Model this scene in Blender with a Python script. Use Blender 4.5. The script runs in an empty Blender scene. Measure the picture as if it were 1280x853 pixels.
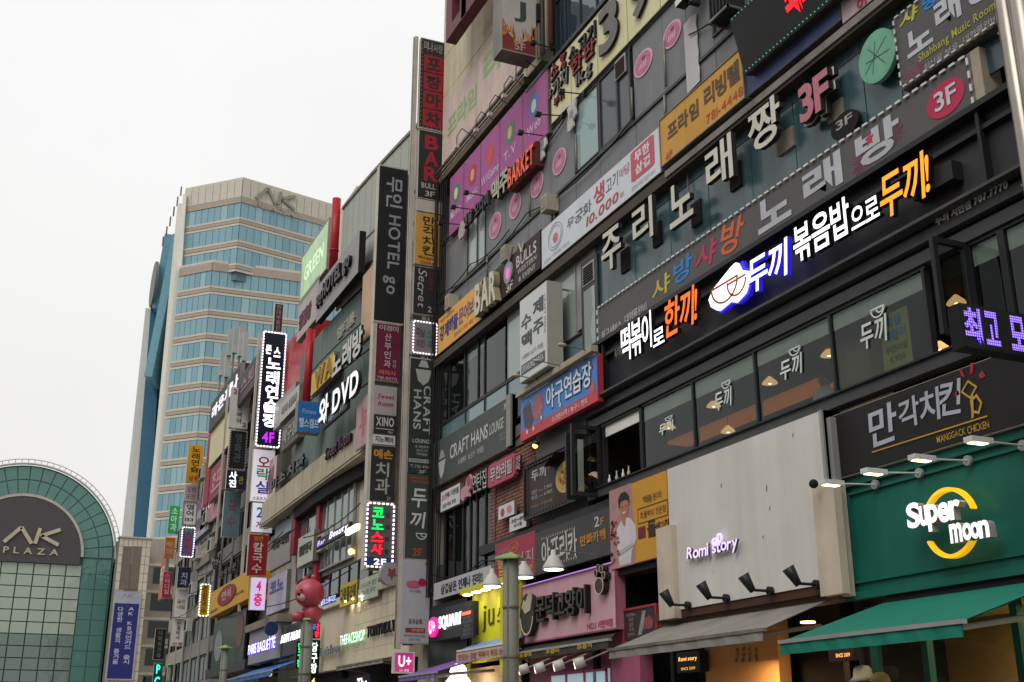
import bpy, math, random
from mathutils import Vector
random.seed(7)
SC = bpy.context.scene
COL = SC.collection

# ------------------------------------------------------------------ camera
# units below are "design units": the street front stands at x = 10; S metres per unit
S = 1.2
CZ = 1.6
F = 1454.; CX = 640.; CY = 426.5
TH = math.atan(491.5/F); AZ = math.radians(23.55)
FW = (math.sin(AZ)*math.cos(TH), math.cos(AZ)*math.cos(TH), math.sin(TH))
RT = (math.cos(AZ), -math.sin(AZ), 0)
UP = (-math.sin(AZ)*math.sin(TH), -math.cos(AZ)*math.sin(TH), math.cos(TH))
cam = bpy.data.cameras.new('camera'); camo = bpy.data.objects.new('camera', cam); COL.objects.link(camo)
camo.location = (0, 0, CZ)
camo.rotation_euler = (math.radians(90)+TH, 0, -AZ)
cam.sensor_width = 36; cam.lens = F/1280*36; cam.clip_end = 3000; cam.clip_start = .05
SC.camera = camo

# ------------------------------------------------------------------ sky and sun (overcast)
wd = bpy.data.worlds.new('World'); SC.world = wd; wd.use_nodes = True
nt = wd.node_tree; N = nt.nodes; L = nt.links; N.clear()
sky = N.new('ShaderNodeTexSky'); sky.sky_type = 'NISHITA'; sky.sun_disc = False
sky.sun_elevation = math.radians(50); sky.sun_rotation = math.radians(-125)
hs = N.new('ShaderNodeHueSaturation'); hs.inputs['Saturation'].default_value = .1
tc = N.new('ShaderNodeTexCoord'); sp = N.new('ShaderNodeSeparateXYZ')
nz = N.new('ShaderNodeTexNoise'); nz.inputs['Scale'].default_value = 1.6; nz.inputs['Detail'].default_value = 5
rp = N.new('ShaderNodeMapRange'); rp.inputs[1].default_value = .3; rp.inputs[2].default_value = .7
rp.inputs[3].default_value = .91; rp.inputs[4].default_value = 1.03
gr = N.new('ShaderNodeMapRange'); gr.inputs[1].default_value = 0; gr.inputs[2].default_value = 1
gr.inputs[3].default_value = 7.0; gr.inputs[4].default_value = 8.9
mu = N.new('ShaderNodeMath'); mu.operation = 'MULTIPLY'
cm = N.new('ShaderNodeCombineColor'); 
wr = N.new('ShaderNodeMath'); wr.operation = 'MULTIPLY'; wr.inputs[1].default_value = .992
wb = N.new('ShaderNodeMath'); wb.operation = 'MULTIPLY'; wb.inputs[1].default_value = .982
mx = N.new('ShaderNodeMix'); mx.data_type = 'RGBA'; mx.inputs['Factor'].default_value = .9
bg = N.new('ShaderNodeBackground'); bg.inputs['Strength'].default_value = .115
ow = N.new('ShaderNodeOutputWorld')
for _nd, _lo, _hi in ((wr, .985, 1.004), (wb, .955, 1.015)):
    _m = N.new('ShaderNodeMapRange'); _m.inputs[1].default_value = .1; _m.inputs[2].default_value = .65; _m.inputs[3].default_value = _lo; _m.inputs[4].default_value = _hi
    L.new(sp.outputs['Z'], _m.inputs[0]); L.new(_m.outputs[0], _nd.inputs[1])
L.new(tc.outputs['Generated'], sp.inputs[0]); L.new(tc.outputs['Generated'], nz.inputs['Vector'])
L.new(nz.outputs['Fac'], rp.inputs[0]); L.new(sp.outputs['Z'], gr.inputs[0])
L.new(rp.outputs[0], mu.inputs[0]); L.new(gr.outputs[0], mu.inputs[1])
L.new(mu.outputs[0], wr.inputs[0]); L.new(mu.outputs[0], wb.inputs[0])
L.new(mu.outputs[0], cm.inputs[0]); L.new(wr.outputs[0], cm.inputs[1]); L.new(wb.outputs[0], cm.inputs[2])
L.new(sky.outputs[0], hs.inputs['Color']); L.new(hs.outputs[0], mx.inputs['A']); L.new(cm.outputs[0], mx.inputs['B'])
L.new(mx.outputs['Result'], bg.inputs['Color']); L.new(bg.outputs[0], ow.inputs['Surface'])
sl = bpy.data.lights.new('sun', 'SUN'); sl.energy = 1.5; sl.angle = math.radians(35); sl.color = (1, .965, .92)
so = bpy.data.objects.new('sun', sl); COL.objects.link(so); so.location = (-20, 0, 60)
_az = math.radians(-125); _el = math.radians(50)
_d = Vector((math.sin(_az)*math.cos(_el), math.cos(_az)*math.cos(_el), math.sin(_el)))
so.rotation_euler = _d.to_track_quat('Z', 'Y').to_euler()
SC.view_settings.view_transform = 'Standard'; SC.view_settings.look = 'None'
SC.view_settings.exposure = 0.12; SC.view_settings.gamma = 1.0
SC.view_settings.use_curve_mapping = False

# ------------------------------------------------------------------ measuring helpers (photo point -> point on a real plane)
def ray(px, py):
    a = (px-CX)/F; b = -(py-CY)/F
    return [FW[i]+a*RT[i]+b*UP[i] for i in range(3)]
def onx(px, py, X=10.):
    r = ray(px, py); t = X/r[0]; return t*r[1], CZ+t*r[2]
def ony(px, py, Y):
    r = ray(px, py); t = Y/r[1]; return t*r[0], CZ+t*r[2]
def onz(px, py, Z):
    r = ray(px, py); t = (Z-CZ)/r[2]; return t*r[0], t*r[1]
def y_at(px, X, z):
    k = (px-CX)/F; a = [RT[i]-k*FW[i] for i in range(3)]
    return -(a[0]*X+a[2]*(z-CZ))/a[1]
def x_at(px, Y, z):
    k = (px-CX)/F; a = [RT[i]-k*FW[i] for i in range(3)]
    return -(a[1]*Y+a[2]*(z-CZ))/a[0]
GZ = CZ-CZ/S
def W(p): return Vector((p[0]*S, p[1]*S, CZ+(p[2]-CZ)*S))

# ------------------------------------------------------------------ materials
MATS = {}
def srgb(c):
    if isinstance(c, str):
        c = c.lstrip('#'); c = [int(c[i:i+2], 16)/255 for i in (0, 2, 4)]
        return tuple(((x+.055)/1.055)**2.4 if x > .04045 else x/12.92 for x in c)
    return tuple(c)
def M(key, col='#808080', rough=.55, metal=0, emit=0, ecol=None, dirt=.14, scale=1.3, streak=0, bump=0, spec=.22, k=1.0, grid=0):
    if key in MATS: return MATS[key]
    m = bpy.data.materials.new(key); m.use_nodes = True; t = m.node_tree; n = t.nodes; l = t.links
    b = n['Principled BSDF']; c = tuple(x*k for x in srgb(col))
    b.inputs['Roughness'].default_value = rough; b.inputs['Metallic'].default_value = metal
    b.inputs['Specular IOR Level'].default_value = spec
    g = n.new('ShaderNodeNewGeometry')
    last = None
    rgb = n.new('ShaderNodeRGB'); rgb.outputs[0].default_value = (*c, 1); last = rgb.outputs[0]
    def mul(last, vec, sc, lo, hi, det=5):
        nn = n.new('ShaderNodeTexNoise'); nn.inputs['Scale'].default_value = sc; nn.inputs['Detail'].default_value = det
        nn.inputs['Roughness'].default_value = .65
        l.new(vec, nn.inputs['Vector'])
        r = n.new('ShaderNodeMapRange'); r.inputs[1].default_value = .32; r.inputs[2].default_value = .68
        r.inputs[3].default_value = lo; r.inputs[4].default_value = hi
        l.new(nn.outputs['Fac'], r.inputs[0])
        v = n.new('ShaderNodeVectorMath'); v.operation = 'SCALE'
        l.new(last, v.inputs[0]); l.new(r.outputs[0], v.inputs['Scale']); return v.outputs[0], nn
    if dirt:
        last, nn = mul(last, g.outputs['Position'], scale, 1-dirt, 1+dirt*.6)
        rr = n.new('ShaderNodeMapRange'); rr.inputs[3].default_value = max(.03, rough-.12); rr.inputs[4].default_value = min(1, rough+.12)
        l.new(nn.outputs['Fac'], rr.inputs[0]); l.new(rr.outputs[0], b.inputs['Roughness'])
        if bump:
            bp = n.new('ShaderNodeBump'); bp.inputs['Strength'].default_value = bump; bp.inputs['Distance'].default_value = .03
            l.new(nn.outputs['Fac'], bp.inputs['Height']); l.new(bp.outputs[0], b.inputs['Normal'])
    if streak:
        mp = n.new('ShaderNodeMapping'); mp.inputs['Scale'].default_value = (1.7, 1.7, .12)
        l.new(g.outputs['Position'], mp.inputs[0])
        last, _ = mul(last, mp.outputs[0], 1.6, 1-streak, 1.03, 4)
    l.new(last, b.inputs['Base Color'])
    if emit:
        e = srgb(ecol) if ecol else c
        b.inputs['Emission Color'].default_value = (*e, 1); b.inputs['Emission Strength'].default_value = emit
        if grid:
            sv = n.new('ShaderNodeSeparateXYZ'); l.new(g.outputs['Position'], sv.inputs[0])
            outs = []
            for a in (0, 2):
                q = n.new('ShaderNodeMath'); q.operation = 'MULTIPLY'; q.inputs[1].default_value = grid
                l.new(sv.outputs[a], q.inputs[0])
                s_ = n.new('ShaderNodeMath'); s_.operation = 'SINE'; l.new(q.outputs[0], s_.inputs[0])
                gt = n.new('ShaderNodeMapRange'); gt.inputs[1].default_value = -.5; gt.inputs[2].default_value = .3
                l.new(s_.outputs[0], gt.inputs[0]); outs.append(gt.outputs[0])
            q = n.new('ShaderNodeMath'); q.operation = 'MULTIPLY'; l.new(outs[0], q.inputs[0]); l.new(outs[1], q.inputs[1])
            q2 = n.new('ShaderNodeMath'); q2.operation = 'MULTIPLY'; q2.inputs[1].default_value = emit; l.new(q.outputs[0], q2.inputs[0])
            l.new(q2.outputs[0], b.inputs['Emission Strength'])
    MATS[key] = m; return m
def GL(key, tint='#c8d4d2', ior=1.5, rough=.02, warp=.012, opaque=0, oc='#202526'):
    if key in MATS: return MATS[key]
    m = bpy.data.materials.new(key); m.use_nodes = True; t = m.node_tree; n = t.nodes; l = t.links
    n.remove(n['Principled BSDF']); o = n['Material Output']
    tr = n.new('ShaderNodeBsdfTransparent'); tr.inputs[0].default_value = (*srgb(tint), 1)
    base = tr.outputs[0]
    if opaque:
        df = n.new('ShaderNodeBsdfDiffuse'); df.inputs[0].default_value = (*srgb(oc), 1)
        mm = n.new('ShaderNodeMixShader'); mm.inputs[0].default_value = opaque
        l.new(tr.outputs[0], mm.inputs[1]); l.new(df.outputs[0], mm.inputs[2]); base = mm.outputs[0]
    gs = n.new('ShaderNodeBsdfGlossy'); gs.inputs['Roughness'].default_value = rough
    gs.inputs['Color'].default_value = (.9, .95, .97, 1)
    fr = n.new('ShaderNodeFresnel'); fr.inputs[0].default_value = ior
    g = n.new('ShaderNodeNewGeometry'); nn = n.new('ShaderNodeTexNoise'); nn.inputs['Scale'].default_value = .9
    l.new(g.outputs['Position'], nn.inputs['Vector'])
    bp = n.new('ShaderNodeBump'); bp.inputs['Strength'].default_value = 1; bp.inputs['Distance'].default_value = warp
    l.new(nn.outputs['Fac'], bp.inputs['Height']); l.new(bp.outputs[0], gs.inputs['Normal'])
    iv = n.new('ShaderNodeMath'); iv.operation = 'SUBTRACT'; iv.inputs[0].default_value = 1; l.new(g.outputs['Backfacing'], iv.inputs[1])
    fm_ = n.new('ShaderNodeMath'); fm_.operation = 'MULTIPLY'; l.new(iv.outputs[0], fm_.inputs[0]); l.new(fr.outputs[0], fm_.inputs[1])
    ms = n.new('ShaderNodeMixShader'); l.new(fm_.outputs[0], ms.inputs[0]); l.new(base, ms.inputs[1]); l.new(gs.outputs[0], ms.inputs[2])
    l.new(ms.outputs[0], o.inputs['Surface']); MATS[key] = m; return m

def H(c, **kw):      # painted or printed flat colour
    kw.setdefault('streak', .07)
    return M('paint_'+c.strip('#')+'_'.join(f'{a}{b}' for a, b in kw.items()), c, **kw)
def E(c, e=2.0, **kw):
    return M('lit_'+c.strip('#')+'_'+str(e)+'_'.join(f'{a}{b}' for a, b in kw.items()), c, emit=e, dirt=0, **kw)

GREY = M('grey_cladding', '#797a7c', .5, dirt=.1, streak=.12, k=.9)
GREYD = M('dark_grey_metal', '#4e4e51', .5, dirt=.14, streak=.12, k=.8)
BLACKM = M('black_metal', '#2e2e30', .45, dirt=.2, k=.7)
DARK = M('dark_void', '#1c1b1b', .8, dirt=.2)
STEEL = M('brushed_steel', '#a39b8f', .32, metal=.75, dirt=.2, streak=.25)
STEELD = M('dull_steel', '#837c74', .5, metal=.3, dirt=.3, streak=.3)
ALU = M('aluminium_frame', '#9a9a98', .45, metal=.3, dirt=.1)
DFRAME = M('dark_window_frame', '#2c2d2f', .45, dirt=.1)
BEIGE = M('beige_stone', '#cbbfa4', .75, dirt=.12, streak=.22, bump=.1)
CREAM = M('cream_render', '#d0c6b4', .7, dirt=.1, streak=.14)
STONEG = M('grey_stone', '#a09c92', .75, dirt=.15, streak=.2)
TEAL = M('teal_glass_panel', '#54747a', .22, dirt=.22, streak=.4, spec=.5, k=.6)
GLASS = GL('window_glass')
GLASSD = GL('tinted_window_glass', '#8fa09f', opaque=.25, oc='#182022')
GLASSB = GL('blue_tower_glass', '#7d9fa8', 1.45, .05, .02, .9, '#7fa2ad')
GLASSB2 = GL('blue_tower_glass_b', '#7d9fa8', 1.45, .05, .02, .92, '#8fadb5'); GLASSB3 = GL('blue_tower_glass_c', '#7d9fa8', 1.45, .05, .02, .92, '#7299a6')
GLASSP = GL('pale_glass', '#b8c6c4', 1.5, .03, .02, .7, '#a9b2ac')
BLIND = M('roller_blind', '#e6e4d8', .8, dirt=.08, streak=.08)
BLINDG = M('grey_green_blind', '#a9ada3', .8, dirt=.1, streak=.12)

# ------------------------------------------------------------------ mesh helpers
class MB:
    def __init__(s): s.v = []; s.f = []; s.smooth = False
    def quad(s, a, b, c, d):
        i = len(s.v); s.v += [a, b, c, d]; s.f.append((i, i+1, i+2, i+3)); return s
    def box(s, x0, x1, y0, y1, z0, z1):
        i = len(s.v)
        s.v += [(x, y, z) for x in (x0, x1) for y in (y0, y1) for z in (z0, z1)]
        s.f += [tuple(i+k for k in q) for q in ((0, 1, 3, 2), (4, 6, 7, 5), (0, 4, 5, 1), (2, 3, 7, 6), (0, 2, 6, 4), (1, 5, 7, 3))]
        return s
    def obox(s, fr, a0, a1, b0, b1, c0, c1):
        """box in a frame; a,b are fractions of its face, c is distance out of it"""
        i = len(s.v)
        s.v += [fr.pt(a, b, c) for c in (c0, c1) for a in (a0, a1) for b in (b0, b1)]
        s.f += [tuple(i+k for k in q) for q in ((0, 1, 3, 2), (4, 6, 7, 5), (0, 4, 5, 1), (2, 3, 7, 6), (0, 2, 6, 4), (1, 5, 7, 3))]
        return s
    def poly(s, fr, pts, c0, c1=None):
        """flat polygon (or prism) drawn in a frame's fractions"""
        i = len(s.v); n = len(pts)
        if c1 is None:
            s.v += [fr.pt(a, b, c0) for a, b in pts]; s.f.append(tuple(range(i, i+n))); return s
        s.v += [fr.pt(a, b, c0) for a, b in pts]+[fr.pt(a, b, c1) for a, b in pts]
        s.f.append(tuple(range(i, i+n))[::-1]); s.f.append(tuple(range(i+n, i+2*n)))
        for k in range(n): s.f.append((i+k, i+(k+1) % n, i+n+(k+1) % n, i+n+k))
        return s
    def ell(s, fr, a, b, ra, rb, c0, c1=None, n=28, rag=0):
        pts = []
        for k in range(n):
            t = 2*math.pi*k/n; q = 1+rag*(((k*7919) % 13)/13-.5)
            pts.append((a+ra*q*math.cos(t), b+rb*q*math.sin(t)))
        return s.poly(fr, pts, c0, c1)
    def ring(s, fr, a, b, ra, rb, w, c0, c1, t0=0, t1=2*math.pi, n=40):
        i0 = len(s.v); full = abs(t1-t0-2*math.pi) < 1e-6; m = n if full else n+1
        for k in range(m):
            t = t0+(t1-t0)*k/n; c, d = math.cos(t), math.sin(t)
            for (q, cc) in ((1, c0), (1, c1), (1-w, c1), (1-w, c0)):
                s.v.append(fr.pt(a+ra*q*c, b+rb*q*d, cc))
        for k in range(n):
            A = i0+4*k; B = i0+4*((k+1) % m)
            for j in range(4): s.f.append((A+j, A+(j+1) % 4, B+(j+1) % 4, B+j))
        if not full:
            s.f.append((i0, i0+1, i0+2, i0+3)); e = i0+4*n; s.f.append((e, e+3, e+2, e+1))
        return s
    def tube(s, p, q, r, n=8, r2=None):
        p = Vector(p); q = Vector(q); d = (q-p).normalized(); r2 = r if r2 is None else r2
        a = d.orthogonal().normalized(); b = d.cross(a); i = len(s.v)
        for (o, rr) in ((p, r), (q, r2)):
            for k in range(n):
                t = 2*math.pi*k/n; s.v.append(tuple(o+(a*math.cos(t)+b*math.sin(t))*rr))
        for k in range(n): s.f.append((i+k, i+(k+1) % n, i+n+(k+1) % n, i+n+k))
        s.f.append(tuple(range(i, i+n))[::-1]); s.f.append(tuple(range(i+n, i+2*n))); return s
    def lathe(s, c, prof, n=16, ax='z'):
        """prof: (radius, height) pairs round an axis through c"""
        i = len(s.v); c = Vector(c)
        for (r, h) in prof:
            for k in range(n):
                t = 2*math.pi*k/n
                o = (r*math.cos(t), r*math.sin(t), h) if ax == 'z' else (h, r*math.cos(t), r*math.sin(t))
                s.v.append(tuple(c+Vector(o)))
        for j in range(len(prof)-1):
            for k in range(n):
                s.f.append((i+j*n+k, i+j*n+(k+1) % n, i+(j+1)*n+(k+1) % n, i+(j+1)*n+k))
        s.f.append(tuple(range(i, i+n))[::-1]); s.f.append(tuple(range(i+(len(prof)-1)*n, i+len(prof)*n))); return s
    def ball(s, c, r, n=14, sq=(1, 1, 1), m=9):
        i = len(s.v)
        for j in range(m+1):
            ph = math.pi*j/m
            for k in range(n):
                t = 2*math.pi*k/n
                s.v.append((c[0]+r*sq[0]*math.sin(ph)*math.cos(t), c[1]+r*sq[1]*math.sin(ph)*math.sin(t), c[2]+r*sq[2]*math.cos(ph)))
        for j in range(m):
            for k in range(n):
                s.f.append((i+j*n+k, i+j*n+(k+1) % n, i+(j+1)*n+(k+1) % n, i+(j+1)*n+k))
        return s
    def build(s, name, mat, parent=None, smooth=False, mats=None, fm=None):
        vs = [W(p) for p in s.v]
        if parent is None:
            lo = Vector([min(v[i] for v in vs) for i in range(3)]); hi = Vector([max(v[i] for v in vs) for i in range(3)])
            loc = Vector(((lo.x+hi.x)/2, (lo.y+hi.y)/2, lo.z)); base = loc
        else:
            base = Vector(parent['_w']); loc = Vector((0, 0, 0))
        me = bpy.data.meshes.new(name); me.from_pydata([tuple(v-base) for v in vs], [], s.f); me.materials.append(mat)
        if mats:
            for m in mats: me.materials.append(m)
        if fm: me.polygons.foreach_set('material_index', fm)
        if smooth: me.polygons.foreach_set('use_smooth', [True]*len(s.f))
        me.update()
        o = bpy.data.objects.new(name, me); COL.objects.link(o); o.location = loc
        o['_w'] = tuple(base)
        if parent is not None: o.parent = parent
        ALL.append(o)
        return o
ALL = []
def tag(o, label, cat, group=None):
    o['label'] = label; o['category'] = cat
    if group: o['group'] = group
    return o
def thing(name, label, cat, loc, group=None):
    o = bpy.data.objects.new(name, None); COL.objects.link(o); o.empty_display_size = .2
    w = W(loc); o.location = w; o['_w'] = tuple(w); ALL.append(o)
    return tag(o, label, cat, group)
def struct(o): o['kind'] = 'structure'; return o
class Fr:
    def __init__(s, O, r, u, Wd, Hd, n=None):
        s.O = Vector(O); s.r = Vector(r).normalized(); s.u = Vector(u).normalized(); s.W = Wd; s.H = Hd
        s.n = Vector(n) if n else s.r.cross(s.u)
    def pt(s, a, b, c=0): return tuple(s.O+s.r*(a*s.W)+s.u*(b*s.H)+s.n*c)
    def sub(s, a0, b0, a1, b1, c=0):
        return Fr(s.pt(a0, b0, c), s.r, s.u, (a1-a0)*s.W, (b1-b0)*s.H, s.n)
def FR(xa, yt, yb, xb, X=10.):
    """upright rectangle on the street front, from the photo: one edge (column xa, rows yt..yb) and the other edge's column xb"""
    y0, z1 = onx(xa, yt, X); y0b, z0 = onx(xa, yb, X); ya = (y0+y0b)/2
    yb_ = y_at(xb, X, (z0+z1)/2)
    yf, yn = max(ya, yb_), min(ya, yb_)
    return Fr((X, yf, z0), (0, -1, 0), (0, 0, 1), yf-yn, z1-z0, (-1, 0, 0))
def FB(y0, y1, z0, z1, X=10.):
    return Fr((X, max(y0, y1), z0), (0, -1, 0), (0, 0, 1), abs(y1-y0), z1-z0, (-1, 0, 0))
def PR(xl, xr, yt, yb, Y=None, Xr=9.86):
    """rectangle square to the street front, facing down the street"""
    ym = (yt+yb)/2
    if Y is None: Y = onx(xr, ym, Xr)[0]
    z1 = ony((xl+xr)/2, yt, Y)[1]; z0 = ony((xl+xr)/2, yb, Y)[1]; zm = (z0+z1)/2
    x0 = x_at(xl, Y, zm); x1 = x_at(xr, Y, zm)
    return Fr((x0, Y, z0), (1, 0, 0), (0, 0, 1), x1-x0, z1-z0, (0, -1, 0))

# ------------------------------------------------------------------ lettering (laid out at the very end from glyph outlines)
QUEUE = []
STY = {'r': 0.0, 'b': .018, 'x': .034, 't': -.006}
def txt(fr, s, box=(.1, .2, .9, .8), mat=None, parent=None, depth=0, c=.012, style='b', vert=False, rot=False, shear=0,
        jit=0, name='lettering', each=False, side=None, gap=.06, grow=0):
    QUEUE.append(dict(fr=fr, s=s, box=box, mat=mat, parent=parent, depth=depth, c=c, style=style, vert=vert, rot=rot,
                      shear=shear, jit=jit, name=name, each=each, side=side, gap=gap, grow=grow))
def load_glyphs():
    AL = '0123456789ABCDEFGHIJKLMNOPQRSTUVWXYZabcdefghijklmnopqrstuvwxyz!#$%&()*+,-./:;<=>?@[]^_{|}~'
    ix = {c: i for i, c in enumerate(AL)}; B_ = len(AL); out = {}
    for ln in GLYPHS.strip('\n').split('\n'):
        ch, body = ln.split('\\', 1); cs = []
        for q in body.split('`'):
            v = [(ix[q[i]]*B_+ix[q[i+1]])/400-.5 for i in range(0, len(q)-1, 2)]
            cs.append([(v[i], v[i+1]) for i in range(0, len(v)-1, 2)])
        out[ch] = [c for c in cs if len(c) > 2]
    return out
def flush_text():
    """fill every outline once per weight with a 2D curve, then lay the words out"""
    raw = load_glyphs(); G = {}; obs = {}
    for q in QUEUE:
        q['s'] = ''.join(c for c in q['s'] if c in raw or c in ' \n')
        for ch in q['s']:
            k = (ch, q['style'], q['depth'] > 0)
            if ch in ' \n' or k in obs: continue
            cu = bpy.data.curves.new('g', 'CURVE'); cu.dimensions = '2D'; cu.fill_mode = 'BOTH'
            cu.offset = STY[k[1]]; cu.extrude = .5 if k[2] else 0
            for c in raw[ch]:
                sp_ = cu.splines.new('POLY'); sp_.points.add(len(c)-1); sp_.use_cyclic_u = True
                sp_.points.foreach_set('co', [w for (x, y) in c for w in (x, y, 0, 1)])
            o = bpy.data.objects.new('g', cu); COL.objects.link(o); obs[k] = o
    dg = bpy.context.evaluated_depsgraph_get(); dg.update()
    for k, o in obs.items():
        me = o.evaluated_get(dg).to_mesh()
        vs = [tuple(v.co) for v in me.vertices]; fs = [tuple(p.vertices) for p in me.polygons]
        nz = [abs(p.normal.z) < .5 for p in me.polygons]
        keep = [i for i, p in enumerate(me.polygons) if nz[i] or not k[2] or p.center.z > 0]
        G[k] = (vs, [fs[i] for i in keep], [nz[i] for i in keep], min(v[0] for v in vs), max(v[0] for v in vs))
        o.evaluated_get(dg).to_mesh_clear()
    cus = [o.data for o in obs.values()]
    bpy.data.batch_remove(list(obs.values())); bpy.data.batch_remove(cus)
    rnd = random.Random(3)
    for q in QUEUE:
        st, dp = q['style'], q['depth'] > 0
        items = []   # glyph, x, y
        lines = q['s'].split('\n')
        if q['vert']: lines = [c for c in q['s'] if c != '\n']
        ws = []
        for ln in lines:
            x = 0; row = []
            for ch in ln:
                if ch == ' ': x += .32; continue
                g = G[(ch, st, dp)]
                han = ord(ch) > 0x1100
                lead = g[3]
                row.append((g, x-lead+q['gap']/2, ch)); x += (g[4]-lead)+q['gap']+(.02 if han else .03)
            ws.append((row, x))
        wmax = max([w for _, w in ws]+[.01])
        for li, (row, w) in enumerate(ws):
            for (g, x, ch) in row:
                items.append((g, x+(wmax-w)/2, -li*(1.02 if q['vert'] else 1.2)))
        polys = []
        for (g, x, y) in items:
            a = rnd.uniform(-1, 1)*q['jit']; sc = 1+rnd.uniform(-1, 1)*q['jit']*1.2; dy = rnd.uniform(-1, 1)*q['jit']*.35
            sc += q['grow']*0
            ca, sa = math.cos(a), math.sin(a); cx = (g[3]+g[4])/2; cy = .36
            vv = []
            for (vx, vy, vz) in g[0]:
                ux, uy = (vx-cx)*sc, (vy-cy)*sc
                ux, uy = ux*ca-uy*sa+cx, ux*sa+uy*ca+cy+dy
                ux += q['shear']*uy
                X_, Y_ = ux+x, uy+y
                if q['rot']: X_, Y_ = Y_, -X_
                vv.append((X_, Y_, vz))
            polys.append((vv, g[1], g[2]))
        if not polys: continue
        xs = [v[0] for p in polys for v in p[0]]; ys = [v[1] for p in polys for v in p[0]]
        x0, x1, y0, y1 = min(xs), max(xs), min(ys), max(ys); a0, b0, a1, b1 = q['box']; fr = q['fr']
        def emit(pl):
            m = MB(); fm = []
            for (vv, ff, nz) in pl:
                i = len(m.v)
                for (vx, vy, vz) in vv:
                    m.v.append(fr.pt(a0+(a1-a0)*(vx-x0)/max(1e-6, x1-x0), b0+(b1-b0)*(vy-y0)/max(1e-6, y1-y0),
                                     q['c']+(vz+.5)*q['depth'] if dp else q['c']))
                m.f += [tuple(i+k for k in f) for f in ff]; fm += [1 if (z and q['side']) else 0 for z in nz]
            m.build('letter' if q['each'] else q['name'], q['mat'], q['parent'], mats=[q['side']] if q['side'] else None, fm=fm if q['side'] else None)
        if q['each']:
            for p in polys: emit([p])
        else: emit(polys)

# ------------------------------------------------------------------ sign builders
def cabinet(p, fr, depth, face, side, rim=0, rimmat=None, back=None):
    """a box sign: body behind the face, face sheet just proud of it, optional raised rim"""
    MB().obox(fr, 0, 1, 0, 1, -depth, 0).build('cabinet', side, p)
    e = .004
    MB().obox(fr, .006, .994, .01, .99, .0005, e).build('face', face, p)
    if rim:
        m = MB(); a = rim/fr.W; b = rim/fr.H
        m.obox(fr, 0, 1, 0, b, 0, .02); m.obox(fr, 0, 1, 1-b, 1, 0, .02)
        m.obox(fr, 0, a, b, 1-b, 0, .02); m.obox(fr, 1-a, 1, b, 1-b, 0, .02)
        m.build('rim', rimmat or side, p)
def sign(name, label, fr, face, side=None, depth=.12, cat='sign', group=None, rim=0, rimmat=None):
    side = side or GREYD
    face = H(face) if isinstance(face, str) else face
    p = thing(name, label, cat, fr.pt(.5, 0, -depth/2), group)
    cabinet(p, fr, depth, face, side, rim, rimmat); return p
def bulbs(p, fr, mat, pitch=.11, size=.022, inset=.03, sides='tblr', dash=1.9, c=.02):
    m = MB(); 
    def dot(a, b, hor):
        da = size/fr.W*(dash if hor else 1)/2; db = size/fr.H*(1 if hor else dash)/2
        m.obox(fr, a-da, a+da, b-db, b+db, c, c+size*.6)
    ia = inset/fr.W; ib = inset/fr.H
    n = max(2, int(fr.W/pitch)); k = max(2, int(fr.H/pitch))
    for i in range(n):
        a = ia+(1-2*ia)*(i+.5)/n
        if 't' in sides: dot(a, 1-ib, True)
        if 'b' in sides: dot(a, ib, True)
    for i in range(k):
        b = ib+(1-2*ib)*(i+.5)/k
        if 'l' in sides: dot(ia, b, False)
        if 'r' in sides: dot(1-ia, b, False)
    o = m.build('bulb_string', mat, p); o['kind'] = 'stuff'; return o
def B(p, name, mat, x0, x1, y0, y1, z0, z1): return MB().box(x0, x1, y0, y1, z0, z1).build(name, mat, p)
def window(p, ys, z0, z1, X, glass=None, frame=None, fw=.035, blinds=None, blind_mat=None, rails=(), deep=.08, backing=None):
    """window strip on the street front: ys = column positions (far..near); one pane object per light"""
    glass = glass or GLASSD; frame = frame or DFRAME
    ys = sorted(ys); m = MB()
    m.box(X-.015, X+deep, ys[0]-fw, ys[-1]+fw, z0-fw, z0); m.box(X-.015, X+deep, ys[0]-fw, ys[-1]+fw, z1, z1+fw)
    for y in ys: m.box(X-.02, X+deep-.005, y-fw/2, y+fw/2, z0, z1)
    for r in rails: m.box(X-.01, X+deep-.01, ys[0]+fw/2, ys[-1]-fw/2, r-fw/2, r+fw/2)
    w = m.build('window', frame, p)
    for i in range(len(ys)-1):
        MB().box(X+.012, X+.02, ys[i]+fw/2, ys[i+1]-fw/2, z0, z1).build('pane', glass, w)
        if blinds:
            q = blinds[i % len(blinds)]
            if q: MB().box(X+.035, X+.045, ys[i]+fw/2, ys[i+1]-fw/2, z1-(z1-z0)*q, z1-.001).build('blind', blind_mat or BLIND, w)
    return w
def panels(p, ys, zs, X, mat, gap=.012, th=.03, name='panel', skip=()):
    ys = sorted(ys); zs = sorted(zs)
    for i in range(len(ys)-1):
        for j in range(len(zs)-1):
            if (i, j) in skip: continue
            d = ((i*31+j*17) % 5)*.0012
            MB().box(X-th-d, X, ys[i]+gap/2, ys[i+1]-gap/2, zs[j]+gap/2, zs[j+1]-gap/2).build(name, mat, p)

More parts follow.
